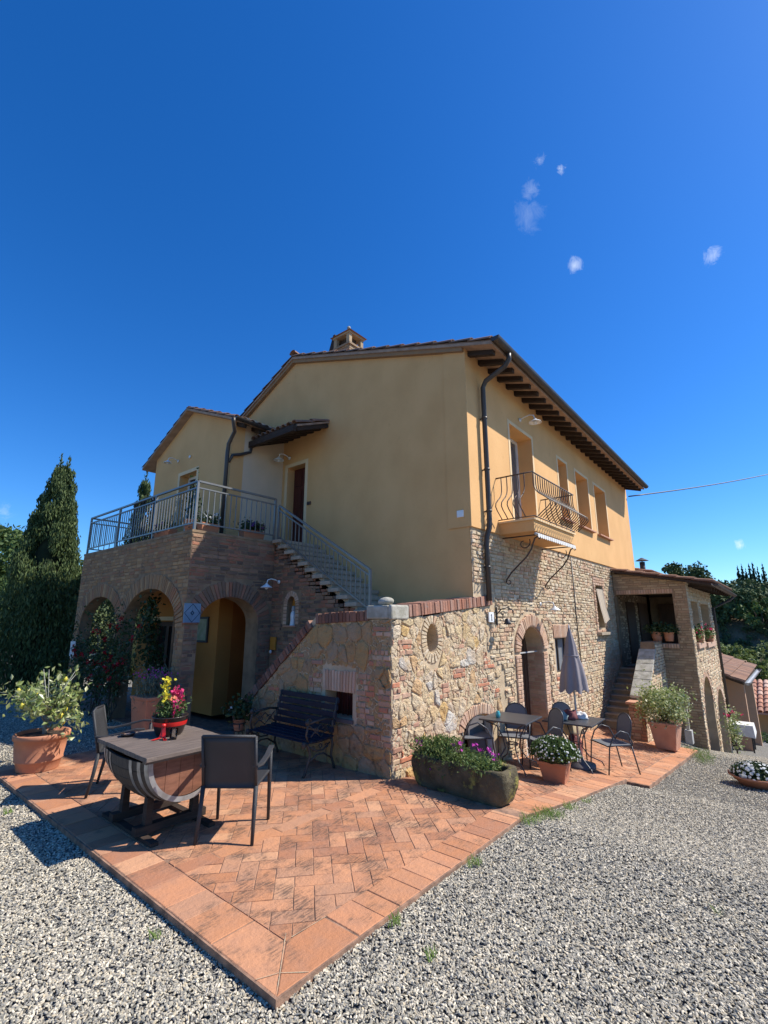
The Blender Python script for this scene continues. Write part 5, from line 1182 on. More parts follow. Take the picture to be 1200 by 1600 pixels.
# steps up into it, with a sloping side wall
ls_ = thing('loggia_steps', 'brick and stone steps with a sloping side wall rising to the loggia', 'steps')
nS = 10
for i in range(nS):
    u0 = 7.45+i*0.205; z1 = -0.58+(i+1)*0.108; q = MB(); q.box(u0, UL+0.0, -0.72, -0.035, -0.9, z1-0.035); q.build('riser', 'loggia_brick', ls_)
    q = MB(); q.box(u0-0.02, u0+0.24, -0.72, -0.034, z1-0.034, z1); q.build('step', 'step', ls_, bevel=0.008)
def rampz(u): return lerp(u, [6.9, 7.22, 7.24, 8.55, 8.6, 9.5], [-0.02, -0.02, 0.05, 0.98, 1.17, 1.17])
q = quick('side_wall', 'mortar_dark', ls_); PW = PV(-1.03)
wall(q, PW, 6.92, 9.499, -1.2, rampz, [], t=0.30, extra=(7.22, 7.24, 8.55, 8.6)); q.done()
pc = courses(PW, 6.92, 9.49, -0.95, 1.2, lambda a, z: z < rampz(a)-0.02, h=(0.055, 0.075), ln=(0.1, 0.22), proud=(0.008, 0.02), jit=0.006, rnd=0.4); join('side_wall_bricks', pc, 'facade_stone', ls_)
pc = courses(lambda a, z, d: (6.92-d, a, z), -1.03, -0.73, -0.8, 0.0, lambda a, z: True, h=(0.055, 0.062), ln=(0.12, 0.2), proud=(0.006, 0.012)); join('pier_bricks', pc, 'red_brick', ls_)
q = quick('pier_cap', 'terracotta2', ls_, bevel=0.01); q.box(6.88, 7.26, -1.07, -0.69, -0.02, 0.03); q.done()
for i in range(6):   # cap stones along the slope
    ua, ub = 7.26+i*0.215, 7.26+(i+1)*0.215-0.012; q = MB(); za, zb_ = rampz(ua), rampz(ub)
    q.hexa([(ua,-1.06,za),(ub,-1.06,zb_),(ub,-0.70,zb_),(ua,-0.70,za),(ua,-1.06,za+0.05),(ub,-1.06,zb_+0.05),(ub,-0.70,zb_+0.05),(ua,-0.70,za+0.05)]); q.build('cap_stone', 'ballstone', ls_, bevel=0.008)
# little roof and flue behind
an = thing('rear_annexe', 'low tiled annexe roof showing behind the yellow wall above the loggia', 'annexe')
q = MB(); q.box(12.21, 15.0, 0.3, 3.5, -3.0, 3.15); q.build('wall', 'plaster_pale', an)
q = MB(); q.hexa([(12.21,-0.45,3.02),(15.6,-0.45,2.98),(15.6,3.6,3.9),(12.21,3.6,3.9),(12.21,-0.45,3.10),(15.6,-0.45,3.06),(15.6,3.6,3.98),(12.21,3.6,3.98)]); ro_ = q.build('roof', 'soffit', an)
mbt = MB(); u = 12.3
while u < 15.6: tiles_run(mbt, (u, -0.48, 3.13), (u, 3.5, 3.98), n=4, r=0.08); u += 0.2
mbt.build('annexe_roof_tiles', 'rooftile', ro_, kind='stuff')
fl_ = thing('metal_flue', 'dark metal flue pipe with a conical cowl above the annexe roof', 'flue', (12.75, -0.15, 3.10))
q = MB(); q.tube([(0, 0, -0.1), (0, 0, 0.42)], 0.08, 10); q.build('pipe', 'dull_metal', fl_)
q = MB(); q.lathe([(0.20, 0.46), (0.02, 0.56), (0.0, 0.56)], n=12); q.tube([(0.07, 0, 0.40), (0.12, 0, 0.47)], 0.01, 4); q.tube([(-0.07, 0, 0.40), (-0.12, 0, 0.47)], 0.01, 4); q.build('cowl', 'dull_metal', fl_)
# second porch further down
pc2 = thing('lower_porch', 'lower porch with a sloping tiled roof and brick pillars beyond the loggia', 'porch')
q = MB(); q.hexa([(15.0,-2.15,-0.32),(21.8,-2.15,-0.42),(21.8,0.1,0.45),(15.0,0.1,0.50),(15.0,-2.15,-0.25),(21.8,-2.15,-0.35),(21.8,0.1,0.52),(15.0,0.1,0.57)]); pro = q.build('roof', 'dark_wood', pc2)
mbt = MB(); u = 15.05
while u < 21.8: tiles_run(mbt, (u, -2.2, -0.24), (u, 0.05, 0.58), n=4, r=0.09); u += 0.22
mbt.build('porch_roof_tiles', 'rooftile', pro, kind='stuff')
gutter('porch_gutter', (14.95, -2.27, -0.24), (21.9, -2.27, -0.34), 0.08, 'hoop', pc2)
for u in (17.2, 21.3):
    q = MB(); q.box(u-0.13, u+0.13, -2.0, -1.45, -4.5, -0.27); q.build('pillar', 'pink_brick', pc2)
q = MB(); q.box(14.1, 21.7, -0.3, 0.0, -4.5, 0.5); q.box(21.4, 21.7, -1.9, -0.3, -4.5, 0.0); q.build('back_wall', 'loggia_brick', pc2)
tb = thing('laid_table', 'small table under a white cloth below the lower porch', 'table', (14.55, -1.95, -2.15))
q = MB(); q.box(-0.3, 0.3, -0.3, 0.3, 0.70, 0.74); q.build('tabletop', 'whitewood', tb)
q = MB(); q.hexa([(-0.35,-0.35,0.42),(0.35,-0.35,0.5),(0.35,0.35,0.42),(-0.35,0.35,0.5),(-0.32,-0.32,0.76),(0.32,-0.32,0.76),(0.32,0.32,0.76),(-0.32,0.32,0.76)]); q.build('cloth', 'white_cloth', tb)
for sx in (-1, 1):
    for sy in (-1, 1): q = MB(); q.box(sx*0.26-0.02, sx*0.26+0.02, sy*0.26-0.02, sy*0.26+0.02, 0, 0.7); q.build('leg', 'black', tb)
# low house with red tiles
lh = thing('low_house', 'low yellow house with a red tiled roof down the slope at the right edge', 'house', (0, 0, 0))
q = MB(); q.box(29.0, 36.0, -9.0, -1.3, -6.0, -2.95); q.build('wall', 'ochre', lh)
q = MB(); q.box(28.85, 28.99, -2.1, -1.25, -6.0, -3.0); q.build('corner_pier', 'plaster', lh)
q = MB(); q.hexa([(27.9,-9.5,-3.05),(31.5,-9.5,-1.85),(31.5,-1.1,-1.85),(27.9,-1.1,-3.05),(27.9,-9.5,-2.97),(31.5,-9.5,-1.77),(31.5,-1.1,-1.77),(27.9,-1.1,-2.97)]); lho = q.build('roof', 'rooftile_red', lh)
q = MB(); q.hexa([(31.5,-9.5,-1.85),(36.5,-9.5,-3.4),(36.5,-1.1,-3.4),(31.5,-1.1,-1.85),(31.5,-9.5,-1.77),(36.5,-9.5,-3.32),(36.5,-1.1,-3.32),(31.5,-1.1,-1.77)]); q.build('roof', 'rooftile_red', lh)
v = -1.2
while v > -4.2:
    for j in range(8):
        m1 = MB(); s0 = j/8; s1 = (j+1)/8; tiles_run(m1, (27.85+3.65*s0, v, -2.96+1.2*s0+0.02), (27.85+3.65*s1, v, -2.96+1.2*s1+0.02), n=5, r=0.12)
        m1.build('roof_tile', 'rooftile_red', lho)
    v -= 0.27
mbt = MB(); v = -4.3
while v > -9.4: tiles_run(mbt, (27.85, v, -2.94), (31.5, v, -1.74), n=4, r=0.12); v -= 0.27
mbt.build('distant_roof_tiles', 'rooftile_red', lho, kind='stuff')
rs = np.random.RandomState(5)
hp = np.stack([rs.uniform(25.5, 26.2, 2600), rs.uniform(-7, 0.2, 2600), rs.uniform(-4.6, -3.55, 2600)], 1)
hd = leaves('clipped_hedge', hp, 0.14, 'leaf_tree', kind=None); tag(hd, 'clipped green hedge in front of the low yellow house', 'hedge')
gw = thing('garden_wall', 'low stone garden wall capped with pale slabs beyond the yard', 'garden wall', (0, 0, 0))
q = MB(); q.box(22.0, 22.3, -9.0, -2.3, -4.6, -2.95); q.build('wall', 'loggia_brick', gw)
for i in range(12): q = MB(); q.box(21.93, 22.37, -9.0+i*0.55, -9.0+i*0.55+0.53, -2.95, -2.87); q.build('cap_slab', 'loggia_brick', gw)

# ================================================================ HILL AND FAR TREES
hx = list(np.linspace(38, 120, 42))+[160, 240, 400]; hy = list(np.linspace(-200, 120, 81))
def hillz(u, v):
    n = noise.noise(Vector((u*0.03, v*0.04, 3)))*3.0+noise.noise(Vector((u*0.12, v*0.12, 9)))*1.0
    z = lerp(u, [38, 60, 80, 84, 88, 120, 400], [-12, -7.5, -3.0, 1.2, 3.3, 6.5, 10]); 
    return z+n*min(max((u-40)/40, 0), 1)*0.7
q = MB(); q.smooth = True; V = [(u, v, hillz(u, v)) for v in hy for u in hx]; k = len(hx)
q.add(V, [(j*k+i, j*k+i+1, (j+1)*k+i+1, (j+1)*k+i) for j in range(len(hy)-1) for i in range(k-1)]); q.build('hillside', 'cliff', kind='structure')
q = MB(); q.smooth = True
V = [(x, y, -3+9*min(max((y-60)/60, 0), 1)+3*noise.noise(Vector((x*0.03, y*0.03, 1)))) for y in np.linspace(45, 200, 24) for x in np.linspace(-200, 120, 60)]
q.add(V, [(j*60+i, j*60+i+1, (j+1)*60+i+1, (j+1)*60+i) for j in range(23) for i in range(59)]); q.build('rear_hill', 'hill', kind='structure')
# wood: one mass of crowns on the hillside
rs = np.random.RandomState(21); cs = []; rr_ = []
for i in range(900):
    u = rs.uniform(42, 118); v = rs.uniform(-60, 45)
    if 78.5 < u < 86 and rs.rand() < 0.85: continue
    z = hillz(u, v); r = rs.uniform(0.9, 2.3); 
    for _ in range(2): cs.append((u+rs.uniform(-1, 1)*r*0.6, v+rs.uniform(-1, 1)*r*0.6, z+r*rs.uniform(0.3, 0.9))); rr_.append(r*rs.uniform(0.5, 0.9))
P_ = clumps(rs, cs, rr_, 34, 0.8, 0.6)
tag(leaves('hillside_wood', P_, 0.62, 'leaf_wood', kind='stuff', aspect=0.7), 'dense dark wood covering the hillside at the right', 'wood')
MT['leaf_hill'] = mat('hill_leaf', (0.08,0.115,0.04), (0.12,0.15,0.05), rough=0.8, ns=0.1, pal=[(0.06,0.09,0.035),(0.09,0.125,0.04),(0.07,0.105,0.04),(0.14,0.17,0.055),(0.055,0.08,0.03)])
def far_tree(label, x, y, zb_, H, W, m='leaf_wood', seed=0, leaf=0.5, shape='round', n=16, per=60, group=None, cat='tree', name='broadleaf_tree', tr=0.2):
    rs = np.random.RandomState(seed+100); t = thing(name, label, cat, (x, y, zb_), group=group)
    q = MB(); q.tube([(0, 0, -0.8), (0.05*W*0.3, 0, H*0.3), (0.1*W*0.2, 0.05, H*0.6)], [tr, tr*0.7, tr*0.3], 7)
    for k in range(4): a = k*1.6+seed; q.tube([(0, 0, H*0.3), (math.cos(a)*W*0.22, math.sin(a)*W*0.22, H*0.55), (math.cos(a)*W*0.32, math.sin(a)*W*0.32, H*0.72)], [tr*0.5, tr*0.3, tr*0.1], 5)
    q.build('trunk', 'bark', t); cs = []; rr = []
    for k in range(n):
        a = rs.uniform(0, 6.28); f = rs.uniform(0, 1)**0.6
        if shape == 'round': zc = H*rs.uniform(0.35, 0.88); rad = W*0.5*math.sqrt(max(0.05, 1-((zc/H-0.58)/0.42)**2))*f
        else: zc = H*rs.uniform(0.66, 0.86); rad = W*0.42*f
        cs.append((math.cos(a)*rad, math.sin(a)*rad, zc)); rr.append(W*rs.uniform(0.13, 0.24))
    P_ = clumps(rs, cs, rr, per, 0.75 if shape == 'round' else 0.5, 0.5)
    leaves('crown', P_, leaf, m, t, aspect=0.65); return t
# crowns on the skyline
far_tree('broad flat-topped dark tree on the skyline just right of the loggia roof', 84.9, 8.6, 3.4, 7.4, 7.0, m='leaf_hill', seed=1, leaf=0.55, n=24, per=90)
far_tree('spreading dark tree on the skyline between the flat-topped tree and the cypress row', 85.2, 5.6, 1.4, 7.2, 4.4, m='leaf_hill', seed=2, leaf=0.5, n=16, per=70)
far_tree('rounded skyline tree below the left end of the cypress row', 85.3, 2.2, 0.6, 6.2, 5.5, m='leaf_hill', seed=3, leaf=0.5, n=20, per=70)
far_tree('light green bushy tree on the slope under the cypress row', 83.2, -0.6, -1.2, 6.4, 5.4, m='leaf_tree', seed=4, leaf=0.5, n=18, per=70)
far_tree('bright green bush tree close behind the loggia corner', 40.4, 1.1, -4.0, 4.4, 2.6, m='leaf_light', seed=5, leaf=0.28, n=18, per=90)
far_tree('round green tree in the valley left of the right edge', 40.5, -1.2, -4.6, 4.9, 3.2, m='leaf_light', seed=6, leaf=0.28, n=20, per=90)
far_tree('darker green tree in the valley behind the lower porch roof', 42.5, 0.2, -6.0, 4.0, 3.6, m='leaf_tree', seed=7, leaf=0.3, n=20, per=90)
far_tree('bushy tree in the valley at the right edge above the red roof', 40.2, -3.0, -6.0, 5.2, 3.4, m='leaf_tree', seed=8, leaf=0.3, n=20, per=90)
def cypress(label, x, y, zb_, H, W, seed, leaf=0.1, n=60, per=120, tips=(0,), group=None, core=True, tr=0.12, m='leaf_cypress'):
    rs = np.random.RandomState(seed); t = thing('cypress_tree', label, 'cypress', (x, y, zb_), group=group)
    q = MB(); q.tube([(0, 0, -0.6), (0, 0, H*0.5), (0, 0, H*0.85)], [tr, tr*0.6, tr*0.15], 7); q.build('trunk', 'bark', t)
    prof = lambda s: W*0.5*min(1, (s/0.10)**0.5 if s < 0.10 else 1)*(1-max(0, (s-0.12)/0.88)**1.35)**0.9
    cs = []; rr = []
    for k in range(n):
        s = rs.uniform(0.01, 0.94); r = prof(s); a = rs.uniform(0, 6.28); rad = r*(0.62+0.30*rs.rand()); tx = tips[k % len(tips)]*max(0, (s-0.6)/0.4) if len(tips) > 1 else 0
        cs.append((math.cos(a)*rad+tx*0.64, math.sin(a)*rad-tx*0.77, s*H)); rr.append(max(0.05*W, r*0.30))
    P_ = []
    for (c, r) in zip(cs, rr):
        d = rs.normal(size=(per, 3)); d /= np.linalg.norm(d, axis=1)[:, None]; p = d*(rs.rand(per)**0.4)[:, None]*r; p[:, 2] *= 2.1; P_.append(p+np.array(c))
    for tx in tips:
        m_ = max(20, per//2); s = rs.rand(m_); P_.append(np.stack([tx*0.64+rs.normal(size=m_)*0.035*W*(1-s)*1.3, -tx*0.77+rs.normal(size=m_)*0.035*W*(1-s)*1.3, H*(0.86+0.15*s)], 1))
    P_ = np.concatenate(P_); leaves('crown', P_, leaf, m, t, aspect=0.30, up=2.2)
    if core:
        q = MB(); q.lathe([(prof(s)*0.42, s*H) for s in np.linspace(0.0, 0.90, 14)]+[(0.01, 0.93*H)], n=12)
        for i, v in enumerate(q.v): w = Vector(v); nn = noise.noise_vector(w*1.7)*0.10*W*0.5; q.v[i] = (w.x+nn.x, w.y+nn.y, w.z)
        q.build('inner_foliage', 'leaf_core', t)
    return t
cypress('tall dark twin-tipped cypress standing left of the brick arcade', -0.58, 10.95, -0.1, 6.15, 2.1, 31, leaf=0.10, n=300, per=190, tips=(-0.10, 0.13))
cypress('slim cypress showing between the terrace railing and the yellow wing', 4.0, 16.75, -0.5, 8.5, 2.2, 32, leaf=0.14, n=110, per=110)
for i, (px_, H_) in enumerate([(5.95, 5.2), (5.0, 5.6), (4.2, 4.3), (3.3, 5.6), (2.45, 5.9), (1.5, 4.6), (0.3, 5.4)]):
    lab = ['first cypress at the left end of the skyline row', 'second slim cypress in the skyline row, close to the first', 'small low cypress after the first pair in the skyline row', 'slim cypress left of the tallest one in the skyline row', 'tallest and widest cypress of the skyline row', 'thin short cypress just right of the tallest in the skyline row', 'last cypress at the right end of the skyline row'][i]
    cypress(lab, 165.4, px_, 11.6, H_*1.02, 1.5 if i not in (2, 5) else 1.0, 40+i, leaf=0.22, n=34, per=70, group='cypresses on the skyline', tr=0.2, core=True, m='leaf_dark')
# mound the cypresses stand on
q = MB(); q.smooth = True; V = [(u, v, 11.2-0.02*(v-2)**2*0.15-abs(u-168)*0.12+noise.noise(Vector((u*.1, v*.1, 0)))) for v in np.linspace(-30, 30, 31) for u in np.linspace(140, 220, 20)]
q.add(V, [(j*20+i, j*20+i+1, (j+1)*20+i+1, (j+1)*20+i) for j in range(30) for i in range(19)]); q.build('far_ridge', 'hill', kind='structure')
rs = np.random.RandomState(77); cs = [(rs.uniform(150, 166), rs.uniform(-14, 14), rs.uniform(8.8, 11.6)) for _ in range(120)]
tag(leaves('ridge_scrub', clumps(rs, cs, [1.3]*120, 40, 0.6), 0.7, 'leaf_hill', kind='stuff', aspect=0.7), 'scrub and bushes along the ridge below the cypress row', 'scrub')
far_tree('broad leafy tree on the left edge behind the cypress', 1.75, 25.9, -0.2, 6.9, 4.6, m='leaf_tree', seed=11, leaf=0.24, n=46, per=150)
far_tree('darker bushy tree at the left edge below the leafy one', 0.1, 18.0, -0.3, 3.9, 2.2, m='leaf_tree', seed=12, leaf=0.15, n=34, per=130)
far_tree('light green shrub at the far left edge beyond the gravel', -0.9, 15.6, -0.1, 2.6, 2.3, m='leaf_light', seed=13, leaf=0.11, n=26, per=110, tr=0.08)
far_tree('pale green tree seen between the cypress and the arcade corner', 3.2, 20.5, -0.3, 5.0, 3.4, m='leaf_light', seed=14, leaf=0.2, n=34, per=120)
far_tree('dark shrub behind the foot of the cypress', 1.4, 14.2, -0.1, 2.4, 2.6, m='leaf_wood', seed=15, leaf=0.12, n=26, per=120, tr=0.08)
ob = thing('garden_building', 'pale garden building with a tiled roof glimpsed behind the cypress', 'building', (0, 0, 0))
q = MB(); q.box(4.6, 9, 17.6, 22, -0.5, 2.6); q.build('wall', 'plaster_pale', ob); q = MB(); q.hexa([(4.3,17.2,2.6),(9.3,17.2,2.6),(9.3,22.4,2.6),(4.3,22.4,2.6),(4.6,19.4,3.5),(9,19.4,3.5),(9,20,3.5),(4.6,20,3.5)]); q.build('roof', 'rooftile', ob)
rs = np.random.RandomState(33); cs = []
for _ in range(260): u = rs.uniform(83, 96); v = rs.uniform(-14, 14); cs.append((u, v, hillz(u, v)+rs.uniform(0.2, 2.4)))
for _ in range(260): u = rs.uniform(50, 79); v = rs.uniform(-16, 16); cs.append((u, v, hillz(u, v)+rs.uniform(0.2, 1.6)))
tag(leaves('slope_thicket', clumps(rs, cs, [1.2]*520, 60, 0.75, 0.6), 0.5, 'leaf_hill', kind='stuff', aspect=0.7), 'olive green thicket along the top and foot of the earth cliff', 'thicket')

rs = np.random.RandomState(35); cs = []
for _ in range(170): u = rs.uniform(78, 86); v = rs.uniform(-16, 16); cs.append((u, v, hillz(u, v)+rs.uniform(-0.1, 0.5)))
tag(leaves('cliff_shrubs', clumps(rs, cs, [0.7]*170, 60, 0.7, 0.5), 0.34, 'leaf_wood', kind='stuff', aspect=0.7), 'small dark shrubs clinging to the brown earth cliff', 'shrubs')
# ================================================================ PLANTS AND POTS
def blossoms(name, P, size, m, parent, kind=None):
    P = np.asarray(P, float); return leaves(name, np.repeat(P, 4, 0)+np.random.RandomState(1).normal(size=(len(P)*4, 3))*size*0.25, size, m, parent, aspect=0.8, kind=kind)
def pot_round(t, r, h, m='terracotta', rim=True, soil=True, n=32, name='pot', thick=0.02):
    q = MB(); prof = [(0.0, 0.0), (r*0.72, 0), (r*0.74, 0.012), (r*0.80, h*0.25), (r*0.86, h*0.28), (r*0.84, h*0.31), (r*0.90, h*0.6), (r*0.93, h*0.84)]
    prof += [(r*1.0, h*0.86), (r*1.01, h*0.98), (r*0.99, h), (r*0.90, h), (r*0.88, h*0.9), (r*0.0, h*0.88)] if rim else [(r, h), (r-thick, h), (0, h*0.9)]
    q.lathe(prof, n=n, wob=0.006); o = q.build(name, m, t)
    if soil: q = MB(); q.lathe([(r*0.89, h*0.91), (r*0.4, h*0.925), (0, h*0.93)], n=n); q.build('soil', 'soil', t)
    return o
# lemon tree in its big pot
lt_ = thing('potted_lemon_tree', 'small lemon tree with yellow fruit in a big terracotta pot at the patio edge', 'potted tree', (-2.36, 3.42, 0.0))
pot_round(lt_, 0.285, 0.40)
q = MB(); q.smooth = True
br = []
rs = np.random.RandomState(8)
q.tube([(0.03, 0.02, 0.34), (0.02, 0.03, 0.5), (0.03, 0.02, 0.64)], [0.026, 0.022, 0.018], 8)
tipsL = []
for k in range(15):
    a = k*2.4+0.3; el = rs.uniform(0.1, 1.1); L = rs.uniform(0.26, 0.52); p0 = Vector((0.03, 0.02, rs.uniform(0.46, 0.66))); d = Vector((math.cos(a)*math.cos(el), math.sin(a)*math.cos(el), math.sin(el)*0.9))
    p1 = p0+d*L*0.5+Vector((0, 0, 0.03)); p2 = p0+d*L+Vector((0, 0, 0.0 if el > 0.4 else -0.04)); q.tube([p0, p1, p2], [0.012, 0.008, 0.003], 5); tipsL += [p1, p2, (p1+p2)/2]
    for j in range(2):
        e = p2+Vector(rs.normal(size=3))*0.10; q.tube([p1, e], [0.006, 0.002], 4); tipsL.append(e)
for p in ((0.0, 0.1, 1.10), (-0.1, -0.05, 1.12), (0.22, -0.12, 1.08)): q.tube([(0.03, 0.02, 0.6), p], [0.010, 0.003], 5)
q.build('branches', 'bark_grey', lt_)
P_ = np.concatenate([np.array(p)+rs.normal(size=(15, 3))*0.060 for p in tipsL])
leaves('foliage', P_, 0.070, 'leaf_lemon', lt_, aspect=0.52, up=0.2)
for k in range(11):
    p = tipsL[(k*7+3) % len(tipsL)]; q = MB(); q.ball((p[0]+rs.uniform(-.04, .04), p[1]+rs.uniform(-.04, .04), p[2]-0.04), 0.026, 10, 8, (1, 1, 1.3)); q.build('lemon', 'lemon', lt_)
# rectangular planter by the arcade
pl = thing('tall_square_planter', 'tall square terracotta planter with grey-green flowering plant before the arcade pillar', 'planter', (-0.98, 3.62, 0.0), math.radians(4))
q = MB(); q.hexa([(-.17,-.17,0),(.17,-.17,0),(.17,.17,0),(-.17,.17,0),(-.215,-.215,.60),(.215,-.215,.60),(.215,.215,.60),(-.215,.215,.60)]); q.build('pot', 'terracotta', pl, bevel=0.012)
q = MB(); q.box(-.225, .225, -.225, .225, .595, .64); q.build('rim', 'terracotta', pl, bevel=0.01)
P_ = rs.normal(size=(1500, 3))*[0.14, 0.14, 0.10]+[0, 0, 0.78]; leaves('foliage', P_, 0.06, 'leaf_grey', pl, aspect=0.22, up=1.0)
blossoms('blossoms', rs.normal(size=(50, 3))*[0.13, 0.13, 0.04]+[-0.05, 0, 0.92], 0.022, 'magenta', pl)
# climbing red rose on the arcade
rose = thing('climbing_rose', 'dark red climbing rose growing up the arcade pillars at the left', 'rose', (-0.72, 6.0, 0.0))
rs = np.random.RandomState(14); q = MB()
stems = []
for k in range(16):
    y0 = rs.uniform(-0.5, 0.5); y1 = y0+rs.uniform(-1.3, 1.6); H_ = rs.uniform(0.9, 1.9) if abs(y1) > 0.4 else rs.uniform(1.4, 2.15); pts = [(rs.uniform(-0.1, 0.05), y0+(y1-y0)*s**1.5+0.06*math.sin(5*s+k), H_*s**0.8) for s in np.linspace(0, 1, 7)]; q.tube(pts, [0.012-0.0015*i for i in range(7)], 5); stems.append(pts)
q.build('stems', 'bark', rose)
P_ = np.concatenate([np.array(p)+rs.normal(size=(36, 3))*[0.08, 0.13, 0.12] for st in stems for p in st[2:]]+[rs.normal(size=(900, 3))*[0.12, 0.45, 0.35]+[0, 1.2, 0.65]])
leaves('foliage', P_, 0.062, 'leaf_dark', rose, aspect=0.6)
for k in range(34):
    st = stems[k % len(stems)]; p = st[3+k % 4]; c = np.array(p)+rs.normal(size=3)*[0.05, 0.12, 0.10]; c[0] -= 0.09
    P_ = c+rs.normal(size=(14, 3))*0.022; leaves('rose_bloom', P_, 0.042, 'redpetal', rose, aspect=0.9)
# vine hanging in the middle arch
vn = thing('hanging_vine', 'leafy vine hanging down inside the middle arch', 'vine', (-0.35, 5.2, 0.0))
q = MB(); vp = []
for k in range(5):
    pts = [(0.0+0.05*k, 0.35-0.75*s**2*0.7+0.05*k, 2.0-1.25*s-0.05*math.sin(4*s+k)) for s in np.linspace(0, 1, 7)]; q.tube(pts, 0.006, 4); vp += pts
q.build('stems', 'bark', vn); P_ = np.concatenate([np.array(p)+rs.normal(size=(26, 3))*[0.07, 0.09, 0.07] for p in vp]); leaves('foliage', P_, 0.07, 'leaf_dark', vn, aspect=0.75)
wf = thing('white_blue_cloth', 'small white and blue cloth hanging on the far arcade pillar', 'cloth', (-0.66, 8.02, 1.25))
q = MB(); q.add([(-0.02, -0.10, 0.0), (-0.04, 0.06, 0.02), (-0.06, 0.08, -0.30), (-0.02, -0.06, -0.36)], [(0, 1, 2, 3)]); q.add([(-0.03, -0.02, 0.01), (-0.05, 0.12, 0.0), (-0.04, 0.1, -0.22)], [(0, 1, 2)]); q.build('cloth', 'white_cloth', wf)
# plant stand by the lower end of the coping
ps = thing('plant_stand', 'dark metal plant stand at the foot of the sloping coping', 'plant stand', (-0.28, 2.50, 0))
for k in range(3): a = k*2.09; q = MB(); q.tube([(0.11*math.cos(a), 0.11*math.sin(a), 0), (0.05*math.cos(a), 0.05*math.sin(a), 0.2), (0.09*math.cos(a), 0.09*math.sin(a), 0.30)], 0.007, 5); q.build('leg', 'black', ps)
q = MB(); q.tube([(0.09*math.cos(a), 0.09*math.sin(a), 0.30) for a in np.linspace(0, 2*math.pi, 16)[:-1]], 0.007, 5, closed=True); q.lathe([(0, 0.20), (0.085, 0.20)], n=14); q.build('ring', 'black', ps)
pp = thing('potted_houseplant', 'leafy plant with a white bloom in a small terracotta pot on the metal stand', 'potted plant', (-0.28, 2.50, 0.205))
pot_round(pp, 0.085, 0.15); P_ = rs.normal(size=(230, 3))*[0.09, 0.09, 0.08]+[0, 0, 0.27]; leaves('foliage', P_, 0.085, 'leaf_dark', pp, aspect=0.55, up=0.4)
blossoms('bloom', [(-0.13, 0.05, 0.30), (0.0, -0.02, 0.40)], 0.035, 'whitepetal', pp)
# daisy planter
def square_pot(t, w0, w1, h, m='terracotta'):
    q = MB(); q.hexa([(-w0,-w0,0),(w0,-w0,0),(w0,w0,0),(-w0,w0,0),(-w1,-w1,h*0.86),(w1,-w1,h*0.86),(w1,w1,h*0.86),(-w1,w1,h*0.86)]); q.build('pot', m, t, bevel=0.008)
    q = MB(); k = w1+0.014; q.box(-k, k, -k, k, h*0.85, h); q.build('rim', m, t, bevel=0.008)
def mound(t, r, zc, flat, n, leaf, lm, nf, fs, fm, seed=1, aspect=0.5):
    rs = np.random.RandomState(seed); d = rs.normal(size=(n, 3)); d /= np.linalg.norm(d, axis=1)[:, None]; d[:, 2] = np.abs(d[:, 2])*0.98-0.12; rr = r*(0.55+0.5*rs.rand(n))[:, None]; P_ = d*rr; P_[:, 2] *= flat; P_ += [0, 0, zc]
    leaves('foliage', P_, leaf, lm, t, aspect=aspect, D=d*0.6)
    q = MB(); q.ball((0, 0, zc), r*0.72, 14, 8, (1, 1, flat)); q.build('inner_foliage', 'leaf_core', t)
    d = rs.normal(size=(nf, 3)); d /= np.linalg.norm(d, axis=1)[:, None]; d[:, 2] = np.abs(d[:, 2])*0.95-0.1
    P_ = d*r*(1.0+0.10*rs.rand(nf))[:, None]; P_[:, 2] *= flat; P_ += [0, 0, zc]
    q = MB()
    for p, n_ in zip(P_, d):   # small discs facing outward
        n_ = Vector(n_); a = n_.cross(Vector((0.3, 0.2, 0.9))).normalized(); b = n_.cross(a); c = Vector(p); k = fs*rs.uniform(0.7, 1.15); q.add([c+n_*0.006]+[c+(a*math.cos(t_)+b*math.sin(t_))*k for t_ in np.linspace(0, 2*math.pi, 8)[:-1]], [(0, i, i % 7+1) for i in range(1, 8)])
    q.build('blossoms', fm, t, kind='stuff')
dp_ = thing('daisy_planter', 'square terracotta pot brimming with small white daisies near the patio edge', 'planter', (2.02, -1.03, pz(2.02, -1.03)), math.radians(8))
square_pot(dp_, 0.125, 0.165, 0.25); mound(dp_, 0.30, 0.32, 0.75, 3800, 0.045, 'leaf_tree', 190, 0.012, 'whitepetal', 3)
# white flower bowl on the gravel at the right
wb = thing('white_flower_bowl', 'wide terracotta bowl of white flowers standing on the gravel at the right edge', 'planter', (4.90, -2.86, gz(4.9, -2.86)))
q = MB(); q.lathe([(0, 0), (0.15, 0), (0.20, 0.03), (0.31, 0.13), (0.33, 0.14), (0.33, 0.16), (0.29, 0.155), (0, 0.12)], n=28); q.build('bowl', 'terracotta', wb)
mound(wb, 0.29, 0.17, 0.62, 2800, 0.045, 'leaf_dark', 190, 0.022, 'whitepetal', 4)
